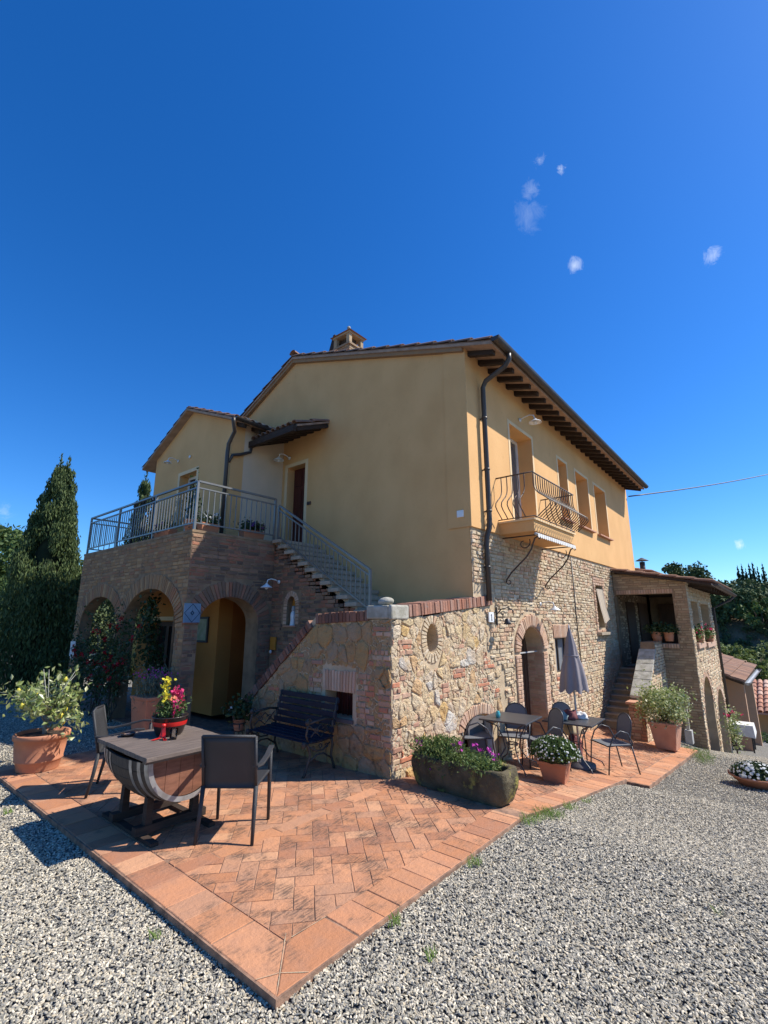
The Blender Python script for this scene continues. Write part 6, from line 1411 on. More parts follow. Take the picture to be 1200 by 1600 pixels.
# variegated shrub in a square pot at the loggia steps
vb = thing('variegated_shrub', 'large variegated shrub in a square terracotta pot beside the loggia steps', 'potted shrub', (6.72, -1.42, pz(6.72, -1.42)), math.radians(-3))
q = MB(); q.hexa([(-.17,-.17,0),(.17,-.17,0),(.17,.17,0),(-.17,.17,0),(-.235,-.235,.44),(.235,-.235,.44),(.235,.235,.44),(-.235,.235,.44)]); q.build('pot', 'terracotta2', vb, bevel=0.012)
q = MB(); q.box(-.25, .25, -.25, .25, .435, .485); q.build('rim', 'terracotta2', vb, bevel=0.01)
q = MB()
rs = np.random.RandomState(41); tp = []
for k in range(16): a = k*2.4; L = rs.uniform(0.25, 0.45); e = (math.cos(a)*L*0.8, math.sin(a)*L*0.8, 0.72+rs.uniform(-0.12, 0.36)); q.tube([(0, 0, 0.44), (e[0]*0.4, e[1]*0.4, 0.66), e], [0.014, 0.009, 0.004], 5); tp.append(e)
q.build('branches', 'bark', vb)
P_ = np.concatenate([np.array(e)+rs.normal(size=(200, 3))*[0.10, 0.10, 0.09] for e in tp]+[rs.normal(size=(900, 3))*[0.2, 0.2, 0.16]+[0, 0, 0.82]]); leaves('foliage', P_, 0.055, 'leaf_varieg', vb, aspect=0.55)
# stone trough with magenta flowers
tr = thing('stone_trough', 'mossy stone trough planted with magenta flowers at the staircase corner', 'trough', (0.20, -0.74, 0.0), math.radians(-3))
q = MB(); nX, nY = 7, 22; X0, X1, Y0, Y1, HT = -0.19, 0.19, -0.60, 0.53, 0.29
def loop(inset, z, taper=0.0):
    pts = []; x0, x1, y0, y1 = X0+inset, X1-inset, Y0+inset, Y1-inset
    rr_c = 0.10-inset*0.5
    per = []
    for (cx, cy, a0) in ((x1-rr_c, y0+rr_c, -math.pi/2), (x1-rr_c, y1-rr_c, 0), (x0+rr_c, y1-rr_c, math.pi/2), (x0+rr_c, y0+rr_c, math.pi)):
        for t in np.linspace(0, math.pi/2, 5): per.append((cx+rr_c*math.cos(a0+t), cy+rr_c*math.sin(a0+t)))
    outp = []
    for i in range(len(per)):
        a = per[i]; b = per[(i+1) % len(per)]; L = math.hypot(b[0]-a[0], b[1]-a[1]); k = max(1, int(L/0.05))
        for j in range(k): outp.append((a[0]+(b[0]-a[0])*j/k, a[1]+(b[1]-a[1])*j/k))
    return outp
base_l = loop(0, 0); nL = len(base_l)
def ringat(sc_, z, ins=0.0): return [(x*(1-ins/0.19)*sc_, (y-(-0.035))*(1-ins/0.56)*sc_-0.035, z) for x, y in base_l]
rings = [ringat(0.90, 0.0), ringat(0.96, 0.06), ringat(1.0, 0.13), ringat(1.01, 0.20), ringat(1.0, 0.26), ringat(0.985, 0.29), ringat(0.97, 0.295, 0.03), ringat(0.96, 0.28, 0.06), ringat(0.95, 0.20, 0.07)]
V = [p for r in rings for p in r]; q.smooth = True
V = [tuple(Vector(p)+noise.noise_vector(Vector(p)*9)*0.016+noise.noise_vector(Vector(p)*28)*0.006) if p[2] > 0.001 else p for p in V]
q.add(V, [(i*nL+j, i*nL+(j+1) % nL, (i+1)*nL+(j+1) % nL, (i+1)*nL+j) for i in range(len(rings)-1) for j in range(nL)]); q.build('trough', 'trough', tr)
q = MB(); q.add([(x, y, 0.225) for x, y, z in ringat(0.95, 0.2, 0.06)], [tuple(range(nL))]); q.build('soil', 'soil', tr)
rs = np.random.RandomState(51)
y_ = rs.uniform(-0.45, 0.5, 5200); hgt = 0.09+0.10*np.clip((y_+0.5), 0, 1); x_ = rs.normal(size=5200)*0.085-0.02
P_ = np.stack([x_-0.05*(rs.rand(5200) < 0.25)*rs.rand(5200)*2, y_, 0.25+hgt*rs.rand(5200)**0.8-0.25*np.clip(np.abs(x_)-0.15, 0, 1)], 1); leaves('foliage', P_[:1700], 0.038, 'leaf_tree', tr, aspect=0.35, up=0.5); leaves('foliage', P_[1700:], 0.036, 'leaf_light', tr, aspect=0.35, up=0.6)
P_ = np.stack([rs.normal(size=900)*0.05-0.12, rs.uniform(0.0, 0.5, 900), 0.15+0.15*rs.rand(900)], 1); leaves('trailing_foliage', P_, 0.03, 'leaf_tree', tr, aspect=0.35, up=-0.3)
P_ = np.stack([rs.normal(size=500)*0.05, rs.uniform(0.0, 0.3, 500), 0.38+0.10*rs.rand(500)], 1); leaves('fresh_shoots', P_, 0.04, 'leaf_light', tr, aspect=0.3, up=1.2)
for (x, y, z) in [(-0.13, 0.42, 0.40), (-0.10, 0.46, 0.41), (0.0, 0.05, 0.42), (0.03, 0.0, 0.44), (0.05, -0.16, 0.44), (0.08, -0.2, 0.40), (0.12, -0.28, 0.40), (0.10, -0.36, 0.38), (0.03, -0.4, 0.34), (-0.02, -0.02, 0.38), (-0.17, 0.2, 0.20), (0.1, 0.2, 0.42)]:
    P_ = np.array((x, y, z))+rs.normal(size=(12, 3))*[0.018, 0.018, 0.008]; leaves('blossom', P_, 0.026, 'magenta', tr, aspect=0.8)
# terrace pots
def window_box(label, x, y, z, L, fm, group=None, rz=0.0, seed=1, n=500):
    t = thing('flower_box', label, 'flower box', (x, y, z), rz, group)
    q = MB(); q.hexa([(-L/2+.02,-.07,0),(L/2-.02,-.07,0),(L/2-.02,.07,0),(-L/2+.02,.07,0),(-L/2,-.09,.15),(L/2,-.09,.15),(L/2,.09,.15),(-L/2,.09,.15)]); q.build('box', 'terracotta', t, bevel=0.006)
    rs = np.random.RandomState(seed); P_ = rs.normal(size=(n, 3))*[L*0.25, 0.05, 0.05]+[0, 0, 0.22]; leaves('foliage', P_, 0.055, 'leaf_dark', t, aspect=0.5)
    blossoms('blossoms', rs.normal(size=(26, 3))*[L*0.25, 0.05, 0.04]+[L*0.12, -0.03, 0.25], 0.04, fm, t); return t
window_box('terracotta box with dark green plant behind the terrace corner post', -0.25, 3.80, 3.14, 0.34, 'whitepetal', seed=61)
window_box('flower box with purple blossoms behind the middle of the terrace railing', 0.62, 3.80, 3.14, 0.46, 'purple', seed=62, n=700)
window_box('flower box with pale purple blossoms along the long side of the terrace', -0.42, 5.0, 3.14, 0.6, 'purple', rz=math.pi/2, seed=63)
rp = thing('potted_climber', 'dark leafed plant climbing beside the terrace corner post', 'potted plant', (-0.42, 4.05, 3.14)); pot_round(rp, 0.13, 0.22); P_ = rs.normal(size=(420, 3))*[0.05, 0.07, 0.2]+[0, 0, 0.5]; leaves('foliage', P_, 0.06, 'leaf_dark', rp, aspect=0.6)
q = MB(); q.tube([(0, 0, 0.2), (0.02, 0.01, 0.6), (0, 0, 0.85)], 0.008, 5); q.build('stem', 'bark', rp)
# arched trellis on the terrace
tl = thing('arched_trellis', 'brown arched wooden trellis standing on the terrace by the wing', 'trellis', (0.2, 7.5, 3.14), 0)
TRw, TRh = 0.5, 1.18
for sy in (-1, 1): q = MB(); q.box(-0.02, 0.02, sy*TRw-0.025, sy*TRw+0.025, 0, TRh+0.10); q.build('post', 'dark_wood', tl)
q = MB(); q.tube([(0, -TRw*math.cos(t), TRh-0.18+0.30*math.sin(t)) for t in np.linspace(0, math.pi, 16)], 0.018, 5); q.build('arched_top', 'dark_wood', tl)
def trtop(y): return TRh-0.18+0.30*math.sqrt(max(0, 1-(y/TRw)**2))
for k in range(-9, 10):
    for sgn in (-1, 1):
        pts = [(0.004*sgn, y, 0.2+(y-k*0.14)*sgn+0.5) for y in np.linspace(-TRw, TRw, 30)]; pts = [p for p in pts if 0.15 < p[2] < trtop(p[1])]
        if len(pts) > 3: q = MB(); q.beam(pts[0], pts[-1], 0.022, 0.008, up=(1, 0, 0)); q.build('lath', 'dark_wood', tl)
# pots on the loggia parapet
for (lab, y, r, m) in (('terracotta pot with a leafy green plant at the left on the loggia parapet', -0.93, 0.13, 'whitepetal'), ('square-looking terracotta pot with leafy plant at the right on the loggia parapet', -1.20, 0.12, 'whitepetal')):
    t = thing('parapet_pot', lab, 'potted plant', (9.52, y, 1.175), group='pots on the loggia parapet'); pot_round(t, r, 0.22); P_ = rs.normal(size=(420, 3))*[0.09, 0.12, 0.06]+[0, 0, 0.30]; leaves('foliage', P_, 0.07, 'leaf_dark', t, aspect=0.55)
for (lab, x) in (('pot of pink geraniums in the left upper opening of the loggia', 10.3), ('pot of pink geraniums in the right upper opening of the loggia', 12.3)):
    t = thing('geranium_pot', lab, 'potted plant', (x, -1.72, 1.135 if x < 11 else 1.085), group='geraniums in the loggia openings'); pot_round(t, 0.13, 0.16); P_ = rs.normal(size=(260, 3))*[0.2, 0.06, 0.08]+[0, 0, 0.24]; leaves('foliage', P_, 0.07, 'leaf_tree', t, aspect=0.6)
    blossoms('blossoms', rs.normal(size=(12, 3))*[0.2, 0.06, 0.08]+[0, -0.03, 0.28], 0.045, 'pinkpetal', t)
t = thing('oleander', 'pink flowering plant with pale leaves in front of the loggia arches', 'plant', (11.6, -2.05, gz(11.6, -2.05))); q = MB(); q.tube([(0, 0, 0), (0, 0, 0.5)], 0.02, 5); q.build('stem', 'bark', t)
leaves('foliage', rs.normal(size=(420, 3))*[0.16, 0.1, 0.24]+[0, 0, 0.62], 0.09, 'leaf_varieg', t, aspect=0.4); blossoms('blossoms', rs.normal(size=(8, 3))*[0.10, 0.1, 0.08]+[0, 0, 0.98], 0.05, 'pinkpetal', t)
# grass tufts along the patio edge
rs = np.random.RandomState(71)
def tufts(name, spots, lab, n=60, h=0.07):
    q = MB()
    for (x, y, r, k) in spots:
        for _ in range(int(n*k)):
            a = rs.uniform(0, 6.28); rr = r*rs.rand()**0.6; bx, by = x+math.cos(a)*rr, y+math.sin(a)*rr*0.6; z0 = gz(bx, by)+0.005; hh = h*rs.uniform(0.5, 1.3); ln = rs.normal(size=2)*0.35*hh; w = 0.003
            q.add([(bx-w, by, z0), (bx+w, by, z0), (bx+ln[0]*0.5+w*0.6, by+ln[1]*0.5, z0+hh*0.6), (bx+ln[0], by+ln[1], z0+hh)], [(0, 1, 2, 3)])
    o = q.build(name, 'grass', None, kind='stuff'); tag(o, lab, 'grass')
tufts('edge_grass', [(0.35, -1.60, 0.22, 3.0), (0.0, -1.58, 0.15, 1.5), (0.9, -1.6, 0.12, 1), (-1.0, -1.58, 0.08, 0.6), (1.4, -1.6, 0.08, 0.5), (-1.9, -1.57, 0.06, 0.4), (-2.0, -1.9, 0.05, 0.2)], 'short grass tufts growing between the gravel and the patio edge', 80, 0.06)
tufts('pot_grass', [(6.9, -1.95, 0.35, 3), (7.6, -1.75, 0.4, 3), (6.3, -2.05, 0.25, 1.2)], 'green weeds at the far end of the patio beside the shrub pot', 90, 0.09)
tufts('yard_weeds', [(1.6, -3.6, 0.08, 0.6), (3.4, -3.4, 0.12, 0.5), (-2.85, -0.6, 0.05, 0.3), (-2.9, 2.2, 0.05, 0.3), (-0.6, -3.0, 0.03, 0.2)], 'few small weeds sprouting through the gravel yard', 60, 0.05)

# ================================================================ FURNITURE
# barrel table
bt = thing('barrel_table', 'table made of half an old barrel on a low cradle with a weathered plank top', 'table', (-2.15, 0.84, 0.0))
zt_ = 0.665
yb = -0.50; k = 0
for w_ in (0.20, 0.20, 0.195, 0.20, 0.195):
    q = MB(); q.box(-0.39+R_.uniform(-.008, .008), 0.40+R_.uniform(-.008, .008), yb+0.002, yb+w_-0.002, zt_-0.035, zt_+R_.uniform(-.002, .002)); q.build('plank', 'table_wood', bt, bevel=0.004); yb += w_
q = MB(); q.box(-0.36, 0.36, -0.42, -0.36, zt_-0.07, zt_-0.036); q.build('batten', 'table_wood', bt); q = MB(); q.box(-0.36, 0.36, 0.36, 0.42, zt_-0.07, zt_-0.036); q.build('batten', 'table_wood', bt)
LB = 0.86; rb = lambda s: 0.335+0.055*math.sin(math.pi*s)
NS = 15
for i in range(NS):
    t0, t1 = math.pi+math.pi*i/NS+0.006, math.pi+math.pi*(i+1)/NS-0.006; q = MB(); V = []
    for j in range(9):
        s = j/8; y = -0.41+LB*s; r1 = rb(s); r0 = r1-0.022
        for (t, r) in ((t0, r1), (t1, r1), (t1, r0), (t0, r0)): V.append((r*math.cos(t), y, zt_-0.07+r*math.sin(t)))
    q.add(V, [(j*4+k_, j*4+(k_+1) % 4, (j+1)*4+(k_+1) % 4, (j+1)*4+k_) for j in range(8) for k_ in range(4)]+[(0, 1, 2, 3), (35, 34, 33, 32)]); q.build('stave', 'stave', bt)
for s0, s1 in ((0.0, 0.055), (0.11, 0.16), (0.24, 0.285), (0.70, 0.745), (0.83, 0.88), (0.94, 0.995)):
    q = MB(); q.smooth = True; V = []; m_n = 24
    for s, ex in ((s0, 0.003), (s1, 0.003)):
        for k_ in range(m_n+1): t = math.pi+math.pi*k_/m_n; r = rb(s)+ex; V.append((r*math.cos(t), -0.41+LB*s, zt_-0.07+r*math.sin(t)))
    q.add(V, [(k_, k_+1, m_n+1+k_+1, m_n+1+k_) for k_ in range(m_n)])
    V2 = [(v[0]*1.004, -0.41+LB*s0-0.0, v[2]) for v in V[:m_n+1]]; q.build('hoop', 'hoop', bt)
# front rim ring (chime) and the barrel head boards
q = MB(); V = []; m_n = 24
for r in (0.338, 0.300):
    for k_ in range(m_n+1): t = math.pi+math.pi*k_/m_n; V.append((r*math.cos(t), -0.414, zt_-0.07+r*math.sin(t)))
q.add(V, [(k_, k_+1, m_n+1+k_+1, m_n+1+k_) for k_ in range(m_n)]); q.build('rim_ring', 'hoop', bt)
xs_ = np.linspace(-0.30, 0.30, 6)
for x0, x1 in zip(xs_, xs_[1:]):
    q = MB(); P_ = [(x0+0.0015, 0), (x1-0.0015, 0)]+[(x, -math.sqrt(max(0, 0.302**2-x*x))) for x in np.linspace(x1-0.0015, x0+0.0015, 6)]
    q.prism([(x, -0.395, zt_-0.07+z) for x, z in P_], (0, 0.02, 0)); q.build('head_board', 'barrel_wood', bt)
    q = MB(); q.prism([(x, 0.41, zt_-0.07+z) for x, z in P_], (0, 0.02, 0)); q.build('head_board', 'barrel_wood', bt)
for y in (-0.20, 0.24):
    q = MB(); q.box(-0.30, 0.30, y-0.035, y+0.035, 0.03, 0.09)
    for sx in (-1, 1): q.hexa([(sx*0.20-.03,y-.03,0.09),(sx*0.20+.03,y-.03,0.09),(sx*0.20+.03,y+.03,0.09),(sx*0.20-.03,y+.03,0.09),(sx*0.20-.025,y-.03,0.29),(sx*0.20+.025,y-.03,0.29),(sx*0.20+.025,y+.03,0.29),(sx*0.20-.025,y+.03,0.29)])
    q.build('cradle', 'dark_wood', bt)
for x in (-0.24, 0.24): q = MB(); q.box(x-0.03, x+0.03, -0.44, 0.50, 0.0, 0.03); q.build('cradle_rail', 'dark_wood', bt)
# things on it
fb = thing('flower_bowl', 'dark metal bowl tied with a red ribbon, full of snapdragons, on the barrel table', 'flower pot', (-2.06, 0.98, zt_))
q = MB(); q.lathe([(0, 0), (0.105, 0), (0.12, 0.02), (0.145, 0.10), (0.152, 0.155), (0.160, 0.16), (0.158, 0.168), (0.140, 0.160), (0, 0.12)], n=30); q.build('bowl', 'bronze_pot', fb)
q = MB(); q.lathe([(0.1435, 0.088), (0.1475, 0.10), (0.1505, 0.125)], n=30); q.build('ribbon_band', 'redribbon', fb)
rd = Vector((-0.70, -0.71, 0)); sd = Vector((0.71, -0.70, 0))
def rib(pts, w, nm='ribbon_tail'):
    q = MB(); V = []
    for p in pts: V += [p-sd*w/2, p+sd*w/2]
    q.add(V, [(2*i, 2*i+1, 2*i+3, 2*i+2) for i in range(len(pts)-1)]); q.build(nm, 'redribbon', fb)
rib([rd*0.155+Vector((0, 0, 0.115)), rd*0.165+sd*0.0+Vector((0, 0, 0.06)), rd*0.175-sd*0.01+Vector((0, 0, 0.012)), rd*0.24-sd*0.06+Vector((0, 0, 0.004))], 0.035)
rib([rd*0.158+Vector((0, 0, 0.112)), rd*0.17+sd*0.01+Vector((0, 0, 0.05)), rd*0.19+sd*0.02+Vector((0, 0, 0.01)), rd*0.25+sd*0.05+Vector((0, 0, 0.004))], 0.03)
q = MB(); q.ball(tuple(rd*0.165+Vector((0, 0, 0.108))), 0.022, 8, 6, (1, 1, 0.8)); q.build('bow', 'redribbon', fb)
rs = np.random.RandomState(91); P_ = rs.normal(size=(900, 3))*[0.055, 0.055, 0.045]+[0.0, 0, 0.24]; leaves('foliage', P_, 0.042, 'leaf_tree', fb, aspect=0.4, up=0.6)
q = MB()
spikes = [(-0.03, 0.06, 0.42, 'yellowpetal', 0.48), (-0.06, 0.0, 0.36, 'yellowpetal', 0.36), (-0.05, 0.03, 0.33, 'salmonpetal', 0.33), (0.02, -0.01, 0.40, 'pinkpetal', 0.42), (0.06, -0.04, 0.37, 'pinkpetal', 0.37), (-0.01, -0.04, 0.33, 'salmonpetal', 0.33), (0.03, 0.04, 0.35, 'pinkpetal', 0.36), (0.0, -0.07, 0.31, 'pinkpetal', 0.31), (0.08, 0.02, 0.34, 'pinkpetal', 0.35), (-0.04, 0.08, 0.30, 'salmonpetal', 0.31)]
for (x, y, z, m, top) in spikes:
    q.tube([(x*0.5, y*0.5, 0.15), (x, y, top)], 0.004, 4)
    P_ = np.array((x, y, top-0.055))+rs.normal(size=(46, 3))*[0.019, 0.019, 0.034]; leaves('flower_spike', P_, 0.034, m, fb, aspect=0.85)
q.build('stems', 'leaf_tree', fb)
gl = thing('drinking_glass', 'small clear drinking glass beside the flower bowl on the barrel table', 'glass', (-2.13, 0.76, zt_)); q = MB(); q.lathe([(0.0, 0.001), (0.030, 0.001), (0.036, 0.09), (0.034, 0.09), (0.029, 0.012), (0, 0.01)], n=20); q.build('tumbler', 'clear_glass', gl)
ash = thing('ashtray', 'small dark ashtray on the left side of the barrel table', 'ashtray', (-2.33, 1.21, zt_)); q = MB(); q.lathe([(0, 0.001), (0.05, 0.001), (0.065, 0.025), (0.058, 0.026), (0.046, 0.008), (0, 0.006)], n=20); q.build('dish', 'bronze_pot', ash)
q = MB(); q.lathe([(0.044, 0.009), (0.03, 0.018), (0, 0.02)], n=12); q.build('ash', 'pink_brick', ash)
# plastic armchairs
def armchair(name, label, loc, rz):
    t = thing(name, label, 'chair', loc, rz, group='anthracite armchairs around the barrel table'); m = 'chair_plastic'
    q = MB(); q.hexa([(-.215,-.20,.375),(.215,-.20,.375),(.225,.21,.39),(-.225,.21,.39),(-.215,-.20,.40),(.215,-.20,.40),(.225,.21,.41),(-.225,.21,.41)]); q.build('seat', m, t, bevel=0.008)
    q = MB(); V = []; n_ = 8
    for i in range(n_+1):
        s = i/n_; z = 0.39+0.395*s; y = -0.205-0.075*s-0.02*s*s; hw = 0.205-0.004*s
        for j in range(7): x = -hw+2*hw*j/6; V.append((x, y-0.020*math.cos((j/6-0.5)*math.pi)*0.9, z))
    nb_ = len(V); V += [(x, y+0.012, z) for x, y, z in V]
    F = [(i*7+j, i*7+j+1, (i+1)*7+j+1, (i+1)*7+j) for i in range(n_) for j in range(6)]; F += [tuple(nb_+k_ for k_ in reversed(f)) for f in F]
    F += [(j, j+1, nb_+j+1, nb_+j) for j in range(6)]+[(n_*7+j, n_*7+j+1, nb_+n_*7+j+1, nb_+n_*7+j) for j in range(6)]+[(i*7, (i+1)*7, nb_+(i+1)*7, nb_+i*7) for i in range(n_)]+[(i*7+6, (i+1)*7+6, nb_+(i+1)*7+6, nb_+i*7+6) for i in range(n_)]
    q.smooth = True; q.add(V, F); q.build('backrest', m, t)
    q = MB()
    q.tube([(-0.212, -0.20, 0.38), (-0.214, -0.29, 0.785)], 0.013, 8); q.tube([(0.212, -0.20, 0.38), (0.214, -0.29, 0.785)], 0.013, 8); q.tube([(-0.214, -0.292, 0.785), (0, -0.315, 0.792), (0.214, -0.292, 0.785)], 0.012, 8); q.build('back_frame', m, t)
    for sx in (-1, 1):
        q = MB(); q.tube([(sx*0.212, -0.20, 0.40), (sx*0.215, -0.225, 0.2), (sx*0.222, -0.265, 0.0)], [0.019, 0.017, 0.013], 8); q.build('leg', m, t)
        q = MB(); q.tube([(sx*0.225, 0.20, 0.575), (sx*0.222, 0.205, 0.38), (sx*0.222, 0.225, 0.0)], [0.015, 0.018, 0.013], 8); q.build('leg', m, t)
        q = MB(); pts = [Vector(p) for p in [(sx*0.214, -0.25, 0.555), (sx*0.235, -0.16, 0.55), (sx*0.245, -0.02, 0.575), (sx*0.24, 0.12, 0.605), (sx*0.230, 0.20, 0.60), (sx*0.225, 0.205, 0.575)]]
        V = []
        for p in pts: V += [p+Vector((-0.022, 0, 0.008)), p+Vector((0.022, 0, 0.008)), p+Vector((0.022, 0, -0.010)), p+Vector((-0.022, 0, -0.010))]
        q.add(V, [(i*4+k_, i*4+(k_+1) % 4, (i+1)*4+(k_+1) % 4, (i+1)*4+k_) for i in range(5) for k_ in range(4)]+[(3, 2, 1, 0), (20, 21, 22, 23)]); q.build('armrest', m, t, bevel=0.005)
    return t
armchair('armchair', 'anthracite plastic armchair seen from behind in front of the barrel table', (-1.83, 0.19, 0.0), math.radians(-51))
armchair('armchair', 'anthracite plastic armchair at the far left end of the barrel table', (-2.01, 1.98, 0.0), math.radians(-122))
# garden bench with cast iron ends
bn = thing('garden_bench', 'dark blue slatted garden bench with ornate cast iron ends against the rubble wall', 'bench', (-0.10, 1.30, 0.0), math.radians(90))
# local: x along the bench, +y towards the front after rotation -> front faces -x world
LBn = 0.56
for k in range(5):
    y = 0.10+0.085*k; q = MB(); q.box(-LBn, LBn, y-0.032, y+0.032, 0.355-0.006*k+(0.012 if k == 4 else 0), 0.375-0.006*k); q.build('seat_slat', 'bench_slat', bn, bevel=0.004)
for k in range(5):
    z = 0.43+0.078*k; y = 0.075-0.022*k; q = MB(); q.box(-LBn, LBn, y-0.010, y+0.010, z-0.030, z+0.030); q.build('back_slat', 'bench_slat', bn, bevel=0.004)
for sx in (-1, 1):
    x = sx*(LBn-0.03); q = MB(); T = lambda pts, r=0.011: q.tube([(x, a, z) for a, z in pts], r, 6)
    T([(0.50, 0.0), (0.475, 0.03), (0.44, 0.12), (0.40, 0.22), (0.44, 0.31), (0.47, 0.345)], 0.015); T([(0.02, 0.0), (0.03, 0.04), (0.08, 0.15), (0.06, 0.27), (0.08, 0.36)], 0.015); T([(0.08, 0.35), (0.25, 0.335), (0.47, 0.345)], 0.013)
    T([(0.08, 0.36), (0.06, 0.5), (0.02, 0.64), (-0.01, 0.78)], 0.014); T([(0.06, 0.55), (0.18, 0.57), (0.33, 0.56), (0.42, 0.55)], 0.015); T([(0.44, 0.345), (0.47, 0.43), (0.45, 0.52), (0.42, 0.555)], 0.012)
    T([(0.08, 0.13), (0.2, 0.20), (0.3, 0.20), (0.41, 0.15)], 0.010); T([(0.10, 0.30), (0.2, 0.24), (0.3, 0.24), (0.42, 0.30)], 0.009)
    for c_ in ((0.43, 0.56), (0.18, 0.45), (0.32, 0.45), (0.25, 0.28), (0.15, 0.27), (0.36, 0.27)): T(curl(c_, 0.045 if c_[1] > 0.4 else 0.03, 0.010, 0.3, 6.5, 10), 0.007)
    T([(0.10, 0.40), (0.25, 0.52), (0.40, 0.40)], 0.007); T([(0.10, 0.52), (0.25, 0.38), (0.42, 0.52)], 0.007)
    q.ball((x, 0.455, 0.56), 0.032, 8, 6, (0.7, 1, 1)); q.ball((x, 0.50, 0.33), 0.032, 8, 6, (0.7, 1, 1.2)); q.build('cast_iron_end', 'cast_iron', bn)
# metal tables
def bistro_table(label, x, y, zg, rz, s=0.33, h=0.665):
    t = thing('bistro_table', label, 'table', (x, y, zg), rz, group='grey metal bistro tables')
    q = MB(); q.box(-s, s, -s, s, h-0.022, h); q.build('tabletop', 'chair_metal', t, bevel=0.005)
    for sx in (-1, 1):
        for sy in (-1, 1):
            q = MB(); q.tube([(sx*s*0.80, sy*s*0.80, h-0.03), (sx*s*0.45, sy*s*0.45, h-0.10), (sx*0.09, sy*0.09, h*0.62), (sx*0.07, sy*0.07, h*0.42), (sx*0.14, sy*0.14, h*0.22), (sx*s*0.78, sy*s*0.78, 0.06), (sx*s*0.84, sy*s*0.84, 0.0)], 0.009, 6); q.build('leg', 'chair_metal', t)
    q = MB(); q.tube([(0.08*math.cos(a), 0.08*math.sin(a), h*0.5) for a in np.linspace(0, 2*math.pi, 14)[:-1]], 0.007, 5, closed=True); q.build('collar', 'chair_metal', t); return t
bistro_table('bare grey metal bistro table nearest the stone trough', 2.10, -0.42, pz(2.1, -0.42), math.radians(4))
bistro_table('grey metal bistro table with clothes on it under the closed parasol', 3.38, -0.83, pz(3.38, -0.83), math.radians(2), s=0.36)
def metal_chair(label, x, y, zg, rz):
    t = thing('metal_chair', label, 'chair', (x, y, zg), rz, group='grey metal armchairs around the bistro tables'); m = 'chair_metal'
    q = MB(); q.box(-0.20, 0.20, -0.18, 0.20, 0.385, 0.40); q.build('seat', 'mesh_grey', t, bevel=0.006)
    q = MB(); q.tube([(-0.205, -0.185, 0.392), (0.205, -0.185, 0.392), (0.205, 0.205, 0.392), (-0.205, 0.205, 0.392)], 0.010, 6, closed=True); q.build('seat_frame', m, t)
    q = MB(); V = []; vs_ = [(-0.14, 0.43)]+[(-0.15, 0.62)]+[(0.15*math.cos(a), 0.66+0.13*math.sin(a)) for a in np.linspace(math.pi, 0, 10)]+[(0.15, 0.62), (0.14, 0.43)]
    bk = lambda z: -0.19-(z-0.4)*0.20
    q.add([(a, bk(z), z) for a, z in vs_]+[(a, bk(z)+0.006, z) for a, z in vs_], [tuple(range(len(vs_))), tuple(range(2*len(vs_)-1, len(vs_)-1, -1))]); q.build('backrest', 'mesh_grey', t)
    q = MB(); q.tube([(a*1.03, bk(z)+0.003, z) for a, z in [(-0.19, 0.395)]+vs_+[(0.19, 0.395)]], 0.010, 6); q.build('back_frame', m, t)
    for sx in (-1, 1):
        q = MB(); q.tube([(sx*0.19, -0.18, 0.392), (sx*0.20, -0.27, 0.0)], 0.010, 6); q.build('leg', m, t)
        q = MB(); q.tube([(sx*0.215, 0.24, 0.0), (sx*0.22, 0.19, 0.38), (sx*0.225, 0.12, 0.52), (sx*0.225, 0.0, 0.595), (sx*0.22, -0.12, 0.56), (sx*0.21, -0.19, 0.42), (sx*0.205, -0.19, 0.39)], 0.010, 7); q.build('leg', m, t, label='front leg running up into the arched armrest')
    return t
metal_chair('grey metal armchair on the left side of the bare bistro table behind the trough', 1.72, -0.05, pz(1.72, -0.05), math.radians(-136))
metal_chair('grey metal armchair behind the bare bistro table close to the wall', 2.35, 0.10-0.36, pz(2.3, -0.2), math.radians(150)) if False else None
metal_chair('grey metal armchair tucked behind the bare bistro table with its back near the arched door', 2.62, -0.22, pz(2.62, -0.22), math.radians(108))
metal_chair('grey metal armchair between the two bistro tables', 2.70, -0.62, pz(2.7, -0.62), math.radians(60))
metal_chair('grey metal armchair at the right end, facing the table under the parasol', 3.62, -1.28, pz(3.62, -1.28), math.radians(50))
metal_chair('grey metal armchair with khaki cloth on it behind the parasol table', 3.95, -0.50, pz(3.95, -0.5), math.radians(125))
# cloths and bag
def heap(name, label, cat, c, rx, ry, rz_, m, seed, n=22):
    q = MB(); q.ball((0, 0, 0), 1.0, n, 12)
    for i, v in enumerate(q.v):
        w = Vector(v); nn = noise.noise(w*1.8+Vector((seed, 0, 0)))*0.38+noise.noise(w*4+Vector((seed, 5, 0)))*0.22; r = 1+nn; q.v[i] = (w.x*rx*r, w.y*ry*r, max(w.z*r, -0.35)*rz_+0.35*rz_)
    o = q.build(name, m, None); o.location = c; tag(o, label, cat); return o
tz2 = pz(3.38, -0.83)+0.667
heap('folded_cloth', 'grey green cloth heaped at the left of the parasol table', 'cloth', (3.24, -0.66, tz2), 0.13, 0.12, 0.09, 'cloth_green', 1)
heap('folded_cloth', 'dark wine red cloth heaped in the middle of the parasol table', 'cloth', (3.36, -0.78, tz2), 0.10, 0.11, 0.10, 'cloth_wine', 2)
heap('folded_cloth', 'small white cloth at the right side of the parasol table', 'cloth', (3.50, -0.90, tz2), 0.09, 0.10, 0.07, 'white_cloth', 3)
heap('khaki_jacket', 'khaki jacket draped over the chair behind the parasol table', 'jacket', (3.80, -0.62, pz(3.9, -0.6)+0.40), 0.20, 0.17, 0.16, 'khaki', 4)
heap('canvas_bag', 'checked canvas bag on the ground under the parasol table', 'bag', (3.60, -0.72, pz(3.6, -0.7)), 0.16, 0.13, 0.30, 'cloth_wine', 6)
